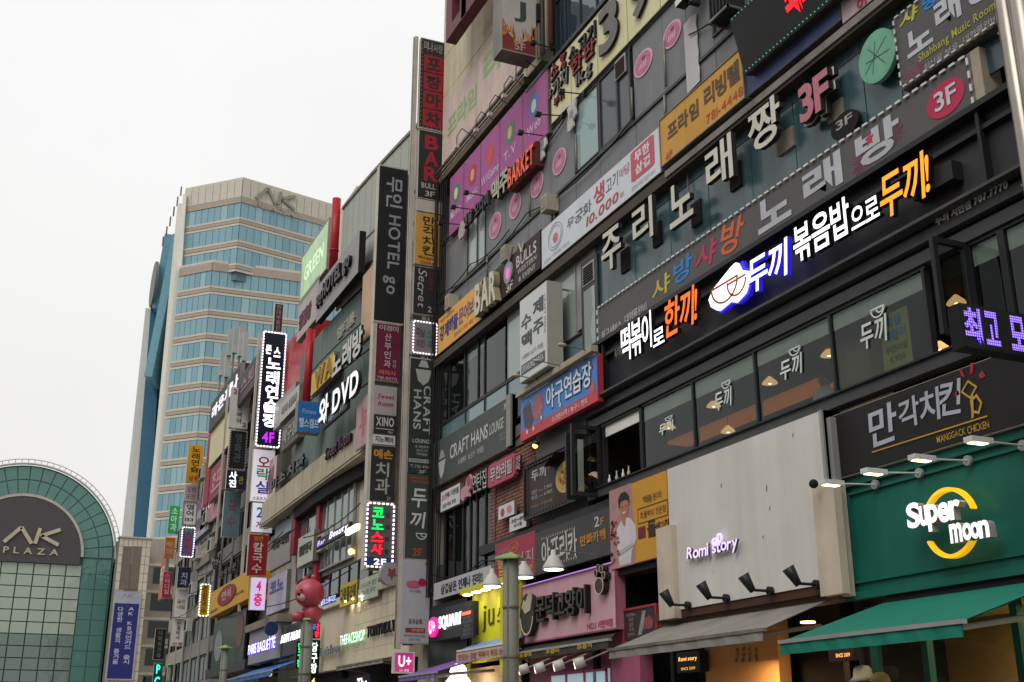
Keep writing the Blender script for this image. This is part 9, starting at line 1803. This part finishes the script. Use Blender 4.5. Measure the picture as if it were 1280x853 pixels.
for (xl, xr, yt, yb, fc, lb, tx, bl) in PS:
    f = PR(xl, xr, yt, yb, 75.6) if xr < 226 else PR(xl, xr, yt, yb, None, 8.95 if fc in ('#c8b8d8', '#8a1c28') else 9.8); p = sign('projecting_sign', lb, f, H(fc, dirt=.1), M('mast_steel'), .22)
    for (s_, c_, a0, b0, a1, b1, v) in tx: txt(f, s_, (a0, b0, a1, b1), H(c_) if isinstance(c_, str) else c_, p, 0, .015, 'x' if not isinstance(c_, str) else 'b', vert=bool(v))
    if xr < 226: MB().box(f.pt(1, 0)[0], 10.0, f.O[1]+.05, f.O[1]+.1, f.O[2]+f.H*.45, f.O[2]+f.H*.5).build('bracket', STEELD, p)
    if bl: bulbs(p, f, bl, .13, .05, .03, 'tblr', 1.5, .03)
    if fc == '#c8b8d8':
        for c_ in p.children:
            if c_.name.startswith('face'): c_.data.materials[0] = E('#d8c8f0', .4)
    if fc in ('#dcdce6', '#d6d6de'):
        for c_ in p.children:
            if c_.name.startswith('face'): c_.data.materials[0] = E('#dcdce8', .35)
# mast for middle stack
for xl, xr, yt, yb, lb in ((311, 316, 415, 765, 'thin steel mast left of the bulb framed karaoke stack'), (277, 281, 480, 680, 'thin steel mast left of the grey hair salon stack')):
    f = PR(xl, xr, yt, yb, None, 9.2); p = MB().obox(f, 0, .6, 0, 1, -.1, 0).build('sign_mast', M('mast_steel'), None); tag(p, lb, 'sign mast')
# yellow bakery corner sign
f = FR(311, 713, 748, 262, 9.0)
p = sign('corner_sign', 'golden yellow corner sign with a dark red oval above the dark glass shop', f, M('gold_face', '#c08e1c', .5, dirt=.08), M('gold_face'), .9)
MB().ell(f, .48, .55, .24, .36, .01, .04, 26).build('red_oval', H('#7a1c28'), p); txt(f, '연석', (.36, .38, .6, .74), H('#c09a8a'), p, 0, .045, 'b'); txt(f, '베이커리', (.05, .12, .25, .25), H('#5a3a10'), p, 0, .012, 'b'); txt(f, '카페 디저트', (.7, .3, .9, .42), H('#5a3a10'), p, 0, .012, 'b')
g_ = Fr((9.05, f.O[1]-f.W-.01, f.O[2]), (1, 0, 0), (0, 0, 1), .9, f.H, (0, -1, 0)); txt(g_, 'YO', (.4, .15, .95, .6), H('#98202c'), p, .03, 0, 'x')
p = thing('shop_front', 'dark green glass shopfront with round pale prints under the golden corner sign', 'shop front', (9.3, 57, 4)); fg = FR(306, 760, 825, 266, 9.35)
MB().obox(fg, 0, 1, 0, 1, -.1, 0).build('glass_panel', M('dark_green_glass', '#1f2b28', .2), p); MB().ell(fg, .2, .45, .13, .32, .01).build('round_print', H('#7d8082'), p); MB().ell(fg, .85, .6, .1, .34, .01).build('round_print', H('#6a4a44'), p)
MB().box(9.2, 10.3, fg.O[1]-fg.W-1.2, fg.O[1]+.5, fg.O[2]-.4, fg.O[2]-.02).build('ledge', BLACKM, p)
p = thing('channel_letter_sign', 'row of small black raised letters above the golden corner sign', 'sign', (9.5, 58, 8)); f = FR(297, 703, 712, 277, 9.2); txt(f, '한방병원', (0, 0, 1, 1.1), BLK, p, .08, 0, 'x', side=BLS, gap=.15)
p = thing('channel_letter_sign', 'vertical column of black raised letters left of the slate teal sign', 'sign', (9.5, 60, 8.5)); f = PR(266, 276, 672, 712, None, 9.9); txt(f, '민주식당', (0, 0, 1, 1), BLK, p, .05, 0, 'x', vert=True)
# bakery front, ARITAUM
f = FR(348, 778, 822, 311, 9.3); p = sign('bakery_front', 'grey fascia with glowing white PARIS BAGUETTE letters and violet glow', f, M('bakery_grey', '#8a8790', .5, dirt=.05), STONEG, .4); txt(f, 'PARIS BAGUETTE', (.02, .3, .94, .6), E('#ffffff', 1.4), p, .03, .01, 'r', side=E('#5030f0', 1.5), gap=.02)
MB().obox(f, -.04, 1.04, 1.0, 1.22, -.4, .15).build('cornice', M('olive_stone', '#7d7868', .7, dirt=.2), p); txt(f, 'caf', (.72, .55, .95, .85), E('#c0b0ff', 1.2), p, 0, .02, 'b', shear=.3)
f = PR(331, 348, 777, 795, None, 9.2); p = MB().ell(f, .5, .5, .5, .5, -.12, .0, 26).build('round_sign', H('#26365c', rough=.35), None); tag(p, 'round navy projecting sign over the bakery letters', 'sign')
f = FR(377, 776, 815, 350, 9.4); p = sign('cosmetics_front', 'dark fascia with glowing white ARITAUM letters', f, M('aritaum_dark', '#37343a', .5), STEELD, .3); txt(f, 'ARITAUM', (.06, .45, .94, .72), E('#ffffff', 1.4), p, .02, .01, 'r', gap=.08)
awning('awning', 'blue bakery awning at the bottom left of the row', (335, 832), (284, 850), (340, 832), (283, 856), H('#2f62a8'), ALU)
f = FR(344, 833, 846, 333, 9.0); p = sign('small_sign', 'tiny black sign with gold figure under the bakery letters', f, BLACKM, BLACKM, .1); txt(f, '빵', (.25, .1, .75, .9), E('#e8d890', 1.2), p, 0, .01, 'x')
# multi-colour vertical LED sign right of the bear pole
f = PR(385, 400, 778, 798, None, 9.5); p = sign('led_sign', 'small square LED sign in green, blue and red beside the bear pole', f, M('led_black'), BLACKM, .15); [txt(f, s_, b, E(c_, 1.6), p, 0, .01, 'x') for s_, b, c_ in (('영', (.06, .5, .3, .95), '#10d080'), ('화', (.34, .5, .62, .95), '#2060ff'), ('관', (.66, .5, .94, .95), '#f02838'), ('극', (.06, .05, .45, .45), '#2060ff'), ('장', (.55, .05, .94, .45), '#f02838'))]
f = PR(385, 399, 800, 860, None, 9.5); p = sign('led_sign', 'tall black LED sign with white characters below the coloured square one', f, M('led_black'), BLACKM, .15); txt(f, '당구장', (.25, .3, .8, .95), E('#d8f0e0', 1.4), p, 0, .01, 'x', vert=True); txt(f, '4', (.35, .05, .7, .2), E('#f0d040', 1.4), p, 0, .01, 'x')
f = PR(370, 379, 802, 836, None, 9.2); p = sign('led_sign', 'narrow green glowing LED sign left of the bear pole', f, M('led_black'), BLACKM, .15); txt(f, '당구장', (.2, .05, .8, .95), E('#20d868', 1.8), p, 0, .01, 'x', vert=True)
# ---- generic pink bear figure on a pole
bp_, X, y, z = lamp_post(377, 392, 776, 8.4, 'grey lamp post carrying the pink bear figure', 1.5)
def bearpt(px, py): a, b = ony(px, py, y); return (a, y, b)
u_ = abs(bearpt(395, 745)[0]-bearpt(385, 745)[0])/10   # design units per photo pixel there
PKB = M('bear_pink', '#a83c50', .4, dirt=.05, spec=.5)
p = thing('bear_statue', 'glossy raspberry pink bear figure sitting on top of the lamp post', 'statue', bearpt(387, 778))
c = bearpt(387, 742); m = MB()
m.ball(c, 18*u_, 22, (1, 1, .98), 14); h = m.build('head', PKB, p, True)
c2 = bearpt(390, 768); MB().ball(c2, 13*u_, 18, (.85, .85, 1), 12).build('body', PKB, p, True)
for dx, dy, nm in ((-17, -22, 'ear'), (4, -25, 'ear')): MB().ball(bearpt(387+dx*.6+ (5 if dx < 0 else 3), 742+dy*.8), 3.8*u_, 12, (1, .5, 1)).build(nm, PKB, h, True)
MB().ball((c[0]-11*u_, c[1]-9*u_, c[2]-6*u_), 7*u_, 14, (.9, .8, .7)).build('muzzle', M('bear_muzzle', '#b8968c', .5), h, True)
MB().ball((c[0]-16*u_, c[1]-12*u_, c[2]-3*u_), 2*u_, 8).build('nose', DARK, h, True)
for dx in (-14, -4): MB().ball((c[0]+dx*u_, c[1]-14*u_, c[2]+2*u_), 1.2*u_, 8).build('eye', DARK, h, True)
for px, py, r_ in ((371, 771, 6.5), (392, 774, 6.5)): MB().tube(bearpt(px+6, py+1), bearpt(px, py), r_*.8*u_, 14, r_*u_).ball(bearpt(px, py), r_*u_, 14).build('leg', PKB, p, True)
for px, py in ((380, 762), (398, 766)): MB().tube(bearpt(px+3, py-5), bearpt(px, py+4), 4*u_, 12, 3.5*u_).ball(bearpt(px, py+4), 3.8*u_, 12).build('arm', PKB, p, True)
# small far lamp posts
lamp_post(277, 286, 811, 7.8, 'grey lamp post with green cap below the golden corner sign', 2.2)
lamp_post(210, 215, 832, 8.2, 'far lamp post with green cap at the left end of the row', 2.2)
# antennas on the roof
p = thing('antenna_cluster', 'cluster of pale mobile phone antenna panels on the roof left of the bulb framed sign', 'antenna', (10.3, 58, 17.5))
for k, (px, y0_, y1_, w_) in enumerate(((286, 416, 445, 2.5), (293, 414, 442, 3), (300, 412, 446, 3), (305, 420, 452, 2.5), (276, 444, 470, 2.5), (283, 447, 472, 3))):
    ya_, za_ = onx(px, y1_, 10.4); _, zb_ = onx(px, y0_, 10.4); r_ = w_*.045
    MB().box(10.4-r_, 10.4+r_, ya_-.15, ya_+.15, za_, zb_).build('antenna_panel', H('#9a9c9a'), p); MB().tube((10.4, ya_+.25, za_-1.4), (10.4, ya_+.25, zb_-.2), .06, 7).build('pole', STEELD, p)
MB().box(10.2, 10.5, *sorted((y_at(309, 10.4, 19.3), y_at(303, 10.4, 19.3))), 19.3, 19.8).build('junction_box', BLACKM, p)

# ================================================================== AK PLAZA arch and wing
YA = 105.
def AP(px, py): return ony(px, py, YA)
ar = thing('glass_arch_building', 'green glass barrel arch department store front with a dark AK PLAZA disc', 'building', (1.5, YA+5, GZ))
xc = (AP(145, 672)[0]+ -6.6)/2; RO = AP(145, 690)[0]-xc; zc = AP(140, 690)[1]-.5
RO = 7.45; xc = AP(143, 690)[0]-RO; zc = AP(50, 583)[1]-RO
TG = GL('arch_glass', '#6a9088', 1.5, .04, .03, .82, '#57837a'); TGL = GL('arch_glass_pale', '#b8c8bc', 1.5, .04, .03, .85, '#a3aea0'); TF = M('arch_frame', '#3d5c56', .5)
def arcband(r0, r1, n, yy, mat, name, th=.1):
    for k in range(n):
        t0, t1 = math.pi*k/n+.006, math.pi*(k+1)/n-.006; m = MB(); S_ = 3; q = []
        for j in range(S_+1):
            t = t0+(t1-t0)*j/S_; q.append(((xc+r1*math.cos(t)), yy, zc+r1*math.sin(t)))
        for j in range(S_, -1, -1):
            t = t0+(t1-t0)*j/S_; q.append(((xc+r0*math.cos(t)), yy, zc+r0*math.sin(t)))
        m.v = q; m.f = [tuple(range(len(q)))]; m.build(name, mat, ar)
RI = 5.0
arcband(RI+.06, (RI+RO)/2-.04, 22, YA, TG, 'pane'); arcband((RI+RO)/2+.04, RO-.15, 22, YA, TG, 'pane')
m = MB(); fa = Fr((xc-RO, YA+.06, zc-RO), (1, 0, 0), (0, 0, 1), 2*RO, 2*RO, (0, -1, 0)); m.ell(fa, .5, .5, .5, .5, -.5, 0, 64); m.build('arch_frame', TF, ar)
for s_ in (0, 1):
    for j in range(10):
        for i in range(2):
            w_ = (RO-RI-.15)/2; xa = (xc+RI+.04+w_*i) if s_ else (xc-RO+.15+w_*i); B(ar, 'pane', TG, xa, xa+w_-.06, YA-.02, YA, zc-.1-1.25*(j+1), zc-.14-1.25*j)
B(ar, 'lower_frame', TF, xc-RO, xc+RO, YA+.04, YA+.4, GZ, zc)
MB().box(xc-RO, xc+RO, YA+.4, YA+25, GZ, zc).build('hall_block', TF, ar)
for r_, o_ in ((RO+.12, 'rim_tube'), (RO+.5, 'outer_rail')):
    m = MB(); P = [(xc+r_*math.cos(math.pi*k/48), YA-.1, zc+r_*math.sin(math.pi*k/48)) for k in range(49)]
    for a, b in zip(P[:-1], P[1:]): m.tube(a, b, .09 if o_ == 'rim_tube' else .035, 6)
    m.build(o_, M('pale_steel', '#a8a49e', .5), ar)
for k in range(48):
    t = math.pi*(k+.5)/48; MB().tube((xc+(RO+.1)*math.cos(t), YA-.1, zc+(RO+.1)*math.sin(t)), (xc+(RO+.5)*math.cos(t), YA-.1, zc+(RO+.5)*math.sin(t)), .03, 5).build('rail_stay', M('pale_steel'), ar)
# the dark disc sign: round top, straight foot
zf = AP(43, 704)[1]; rd = RI-.25; n = 40
pts = [(xc+rd*math.cos(math.pi*k/n), zc+rd*math.sin(math.pi*k/n)) for k in range(n+1)]+[(xc-rd, zf), (xc+rd, zf)]
m = MB(); m.v = [(a, YA-.25, b) for a, b in pts]+[(a, YA+.05, b) for a, b in pts]; k_ = len(pts); m.f = [tuple(range(k_)), tuple(range(k_, 2*k_))[::-1]]+[(k, k_+k, k_+(k+1) % k_, (k+1) % k_) for k in range(k_)]
m.build('sign_disc', M('disc_dark', '#4a4648', .5, dirt=.05), ar)
m = MB(); fr_ = Fr((xc-RI, YA, zf), (1, 0, 0), (0, 0, 1), 2*RI, 10, (0, -1, 0)); t0 = 0
m.ring(Fr((xc-RI, YA, zc-RI), (1, 0, 0), (0, 0, 1), 2*RI, 2*RI, (0, -1, 0)), .5, .5, .5, .5, .045, -.02, .3, 0, math.pi, 40); m.build('arch_trim', M('pale_steel'), ar)
AKM = M('ak_letters', '#b0a590', .5)
def akmark(fr, mat, parent, dep=.1):
    w = .07
    def bar(a, b, ww=w):
        v = Vector((b[0]-a[0], (b[1]-a[1])*fr.H/fr.W)); v.normalize(); nx, ny = -v.y*ww/2, v.x*ww/2*fr.W/fr.H
        MB().poly(fr, [(a[0]+nx, a[1]+ny), (b[0]+nx, b[1]+ny), (b[0]-nx, b[1]-ny), (a[0]-nx, a[1]-ny)], 0, dep).build('letter', mat, parent)
    bar((0, .05), (.28, .95)); bar((.28, .95), (.5, .05)); bar((.56, .05), (.62, .95)); bar((.64, .5), (.99, .95)); bar((.66, .52), (.99, .05))
f = PR(6, 75, 659, 681, YA-.3); akmark(f, AKM, ar)
f = PR(4, 73, 685, 693, YA-.3); txt(f, 'PLAZA', (0, 0, 1, 1), AKM, ar, .05, 0, 'b', gap=.35, name='lettering')
# pale grid below disc
for i in range(8):
    for j in range(12):
        w_ = 2*RI/8; B(ar, 'pane', TGL if j < 6 else GL('arch_glass_mid', '#8a9a90', 1.5, .04, .03, .85, '#71827a'), xc-RI+w_*i+.05, xc-RI+w_*(i+1)-.05, YA-.05, YA-.03, zf-.95*(j+1)+.04, zf-.95*j-.04)
# wing with banner
wg = thing('department_store_wing', 'pale tiled wing with dark windows between the arch and the tower', 'building', (13, YA-2, GZ)); YW_ = 103.
x0 = x_at(138, YW_, 10); x1 = x_at(189, YW_, 17); z1 = ony(165, 673, YW_)[1]
MB().box(x0, x1, YW_, YW_+20, GZ, z1).build('wall', M('wing_tile_dark', '#7e796e', .8), wg)
nx_, nz_ = 7, 24; gz_ = 2.4
for i in range(nx_):
    for j in range(nz_):
        if i in (2, 3, 4) and 3 <= j <= 6: continue
        xa = x0+(x1-x0)*i/nx_; B(wg, 'tile', M('wing_tile', '#bdb4a2', .7, dirt=.08, streak=.08), xa+.02, xa+(x1-x0)/nx_-.02, YW_-.03, YW_-.001, z1-.72*(j+1)+.02, z1-.72*j-.02)
for i in range(2):
    f = PR(152+12*i, 163+12*i, 683, 737, YW_-.05); MB().obox(f, 0, 1, 0, 1, -.03, 0).build('window', M('dark_louvre', '#6a6058', .5), wg)
MB().box(x0-.1, x1+.1, YW_-.15, YW_+1, z1, z1+.12).build('coping', M('pale_steel'), wg)
x2 = x_at(236, YW_+4, 16); z2 = ony(200, 674, YW_+4)[1]
MB().box(x1, x2+4, YW_+4, YW_+20, GZ, z2).build('side_wall', M('wing_side', '#9a9284', .75, dirt=.1, streak=.1), wg)
for j in range(6):
    for i in range(3):
        xa = x1+.9+i*2.3; B(wg, 'window', GLASSD, xa, xa+1.8, YW_+3.95, YW_+3.99, z2-2.5-2.3*(j+1)+.9, z2-2.5-2.3*j)
    B(wg, 'string_course', M('wing_tile'), x1, x2+4, YW_+3.9, YW_+4, z2-2.4-2.3*j, z2-2.15-2.3*j)
f = PR(137, 172, 739, 851, YW_-.2); p = sign('banner', 'tall navy and white hanging banner with AK lettering on the pale tiled wing', f, H('#9a9aa6'), H('#8a8a8a'), .05, cat='banner')
MB().obox(f, .06, .94, .02, .86, .006, .01).build('navy_field', H('#252a66', dirt=.06), p); akmark(f.sub(.3, .92, .7, .97), H('#70707a'), p, .01)
txt(f, 'AK KB국민카드 출시', (.56, .18, .8, .82), H('#a8a8c0'), p, 0, .02, 'b', rot=False, vert=True); txt(f, '다양한 생활의 즐거움', (.2, .18, .4, .82), H('#a8a8c0'), p, 0, .02, 'b', vert=True)

# ================================================================== AK TOWER
tw = thing('office_tower', 'tall blue glass and beige banded office tower with a faint AK mark at its crown', 'building', (25, 160, GZ))
TB = M('tower_beige', '#9c9184', .7, dirt=.08, streak=.06); TBL = M('tower_beige_light', '#b9b3a6', .7, dirt=.08); TWH = M('tower_white', '#e0ddd4', .6, dirt=.06, streak=.08)
def prism(pts, z0, z1, mat, name, inset=0):
    c0 = Vector((sum(p[0] for p in pts)/len(pts), sum(p[1] for p in pts)/len(pts))); q = []
    for (a, b) in pts:
        v = Vector((a, b))-c0; q.append(tuple(c0+v*(1-inset/max(v.length, .1))))
    m = MB(); n = len(q); m.v = [(a, b, z0) for a, b in q]+[(a, b, z1) for a, b in q]
    m.f = [tuple(range(n))[::-1], tuple(range(n, 2*n))]+[(k, (k+1) % n, n+(k+1) % n, n+k) for k in range(n)]
    return m.build(name, mat, tw)
H1 = 75.; A_ = onz(232, 238, H1); B_ = onz(304, 224, H1); C_ = onz(417, 258, H1); D_ = (C_[0]+6, C_[1]+30); E_ = (A_[0]+4, A_[1]+34)
up_ = [A_, B_, C_, D_, E_]
# lower block: steps forward a little
z4 = ony(267, 318, B_[1]-8)[1]
A2 = onz(226, 326, 63.5); B2 = onz(267, 318, 63.5); C2 = (C_[0]+1, C_[1]-3.5)
lo_ = [A2, B2, C2, D_, E_]
RT_ = random.Random(77)
def faceband(pts, z0, z1, mat, name, off, segs):
    """wall strip on the two street faces of the tower"""
    for (P, Q, n) in segs:
        P = Vector(P); Q = Vector(Q); d = (Q-P); nrm = Vector((d.y, -d.x)).normalized()
        for k in range(n):
            a = P+d*(k/n); b = P+d*((k+1)/n)
            if n > 1: g = d.normalized()*.03; a = a+g; b = b-g
            a0, b0 = a+nrm*off, b+nrm*off; m = MB(); m.v = [(a0.x, a0.y, z0), (b0.x, b0.y, z0), (b0.x, b0.y, z1), (a0.x, a0.y, z1), (a.x, a.y, z0), (b.x, b.y, z0), (b.x, b.y, z1), (a.x, a.y, z1)]
            m.f = [(0, 1, 2, 3), (4, 7, 6, 5), (0, 3, 7, 4), (1, 5, 6, 2), (3, 2, 6, 7), (0, 4, 5, 1)]; m.build(name, RT_.choice((GLASSB, GLASSB, GLASSB2, GLASSB3)) if mat is GLASSB else mat, tw)
prism(up_, 60, H1, M('tower_core', '#58707a', .4), 'upper_core', .3); prism(lo_, GZ, 62.3, M('tower_core'), 'lower_core', .3)
prism(up_, H1, H1+.3, TBL, 'roof_slab', 0)
sp_ = 3.42; zt = 71.4
faceband(up_, zt+.9, H1, TBL, 'crown_panel', .1, ((A_, B_, 8), (B_, C_, 12))); faceband(up_, zt, zt+.85, TB, 'band', .14, ((A_, B_, 1), (B_, C_, 1)))
for k in range(4):
    zg = zt-sp_*k; S_ = ((A_, B_, 9), (B_, C_, 13)) if k < 3 else ((A_, B_, 9), (B_, C_, 13))
    if k == 3: break
    faceband(up_, zg-2.2, zg-.03, GLASSB, 'pane', .04, S_)
    for (za, zb, mt, of) in ((zg-2.5, zg-2.22, TBL, .09), (zg-3.0, zg-2.52, TB, .06), (zg-sp_, zg-3.1, TBL, .09)): faceband(up_, za, zb, mt, 'band', of, ((A_, B_, 1), (B_, C_, 1)))
z0l = 61.1; prism(lo_, z0l+1.2, z0l+1.6, TBL, 'terrace_slab')
faceband(lo_, z0l, z0l+1.2, TB, 'band', .14, ((A2, B2, 1), (B2, C2, 1)))
for k in range(15):
    zg = z0l-3.36*k
    if zg < 12: break
    S_ = ((A2, B2, 6), (B2, C2, 17)); faceband(lo_, zg-2.15, zg-.03, GLASSB, 'pane', .04, S_)
    for (za, zb, mt, of) in ((zg-2.45, zg-2.17, TBL, .09), (zg-2.95, zg-2.47, TB, .06), (zg-3.36, zg-3.05, TBL, .09)): faceband(lo_, za, zb, mt, 'band', of, ((A2, B2, 1), (B2, C2, 1)))
# letters at the crown
d = (Vector(C_)-Vector(B_)); L_ = d.length; rr = (d.x/L_, d.y/L_, 0); o_ = Vector(B_)+d*.14; nr = Vector((d.y, -d.x)).normalized()
f = Fr((o_.x+nr.x*.2, o_.y+nr.y*.2, H1-2.6), rr, (0, 0, 1), L_*.42, 2.3, (nr.x, nr.y, 0)); akmark(f, H('#8a8880'), tw, .2)
f = Fr((o_.x+nr.x*.2, o_.y+nr.y*.2, H1-3.7), rr, (0, 0, 1), L_*.42, .7, (nr.x, nr.y, 0)); txt(f, 'PLAZA', (0, 0, 1, 1), H('#a09c92'), tw, .1, 0, 'r', gap=.3)
# white side fin and blue side tower on the left flank
def vert_slab(px_t, py_t, px_b, py_b, w_t, w_b, Yd, mat, name, thick=6, ztop=None):
    """slanting slab of the left flank: top edge from column px_t (width w_t) to bottom column px_b"""
    (xa, za), (xb, _) = ony(px_t, py_t, Yd), ony(px_t+w_t, py_t, Yd); (xc_, zc_), (xd, _) = ony(px_b, py_b, Yd), ony(px_b+w_b, py_b, Yd)
    m = MB(); m.v = [(xc_, Yd, zc_), (xd, Yd, zc_), (xb, Yd, za), (xa, Yd, za), (xc_+2, Yd+thick, zc_), (xd+2, Yd+thick, zc_), (xb+2, Yd+thick, za), (xa+2, Yd+thick, za)]
    m.f = [(0, 1, 2, 3), (4, 7, 6, 5), (0, 3, 7, 4), (1, 5, 6, 2), (3, 2, 6, 7), (0, 4, 5, 1)]; return m.build(name, mat, tw)
Yf = A_[1]
TBU = M('tower_blue', '#3c6a84', .3, dirt=.06); TBP = M('tower_blue_pale', '#6f9dac', .3, dirt=.1)
vert_slab(229, 242, 185, 690, 4, 20, Yf-1.0, TWH, 'white_fin')
vert_slab(222, 254, 181, 690, 8, 6, Yf+1.5, TWH, 'white_fin')
vert_slab(216, 292, 180, 470, 10, 10, Yf+4, TBP, 'pale_blue_strip')
vert_slab(206, 292, 190, 385, 20, 16, Yf+8, TBP, 'blue_top_block')
vert_slab(189, 378, 165, 690, 14, 20, Yf+10, TBU, 'blue_strip')
vert_slab(182, 385, 150, 690, 8, 17, Yf+14, TWH, 'white_fin')
_x, _z = ony(193, 350, Yf+7); MB().tube((_x, Yf+9, _z), (_x+.4, Yf+9, _z), 3.4, 28).build('round_clock_sign', H('#6a6c6c'), tw)
m = MB()
for k in range(6):
    px = 204+k*4.5; py = 300-k*12.5; a, b = ony(px, py, Yf+6); m = MB().tube((a, Yf+6, b-1), (a, Yf+6, b+.5), .12, 5); m.build('roof_rail_post', STEELD, tw)

# ================================================================== the other side of the street (behind the camera's left edge; seen in the glass)
OPM = [M('opp_a', '#8d8a84', .8, streak=.1), M('opp_b', '#6f6a66', .8, streak=.1), M('opp_c', '#a8a294', .8, streak=.1)]
for i, (y0, y1, h, lb) in enumerate(((-30, -4, 15, 'grey shop building across the street behind the viewer'), (-3.5, 22, 12.5, 'brown grey shop building across the street beside the viewer'), (22.5, 52, 16, 'cream shop building across the street left of the view'), (52.5, 92, 13, 'far grey shop building across the street left of the view'))):
    p = thing('building', lb, 'building', (-19, (y0+y1)/2, GZ)); MB().box(-24, -16, y0, y1, GZ, h).build('wall', OPM[i % 3], p)
    z = 3.6; rn = random.Random(i)
    while z < h-1.5:
        MB().box(-16, -15.95, y0+.5, y1-.5, z, z+1.5).build('window_band', M('opp_glass', '#2c3234', .15, spec=.5), p)
        for k in range(5):
            a = rn.uniform(y0+1, y1-5); MB().box(-15.95, -15.8, a, a+rn.uniform(2, 4), z-1, z-.1).build('sign_board', H(rn.choice(('#b04040', '#c0b8a8', '#3f5f8f', '#c0a040', '#4a7a58'))), p)
        z += 2.9

# window air conditioners, small boxes and cables on the receding row
rn = random.Random(55)
for k, (px, py) in enumerate(((250, 700), (244, 745), (268, 690), (330, 705), (238, 790), (372, 640), (394, 708), (262, 655), (410, 690), (256, 600))):
    y, z = onx(px, py, 9.9); w_ = .35+.004*y; p = thing('air_conditioner', 'small grey outdoor air conditioning box on the receding row, %s from the left' % ('fourth', 'third', 'sixth', 'seventh', 'first', 'eighth', 'ninth', 'fifth', 'tenth', 'second')[k], 'air conditioner', (9.8, y, z), 'air conditioning boxes on the receding row')
    MB().box(9.6, 9.88, y-w_, y+w_, z, z+w_*1.1).build('case', H('#a8a69e'), p); MB().box(9.59, 9.6, y-w_*.4, y+w_*.7, z+.08, z+w_).build('grille', DARK, p)
for k in range(9):
    y0 = rn.uniform(30, 60); y1 = y0+rn.uniform(5, 12); z0 = rn.uniform(5.5, 9.5); X = 9.25
    m = MB(); P = [Vector((X-.02*k, y0+(y1-y0)*i/8, z0+.3*k/9-.5*4*(i/8)*(1-i/8)*.4)) for i in range(9)]
    for a, b in zip(P[:-1], P[1:]): m.tube(a, b, .018, 5)
    m.build('cable', DARK, cb)

# ================================================================== finish
flush_text()
for o in ALL:
    if o.name.split('.')[0] in ('red_mark', 'small_balls', 'topping_print', 'pepper_print', 'flower_print', 'flame_print', 'spike_print', 'eye_print', 'dot_print', 'rust_mark', 'louvre', 'grille', 'figure_print', 'trellis_frame'): o['kind'] = 'stuff'
    if '_w' in o: del o['_w']
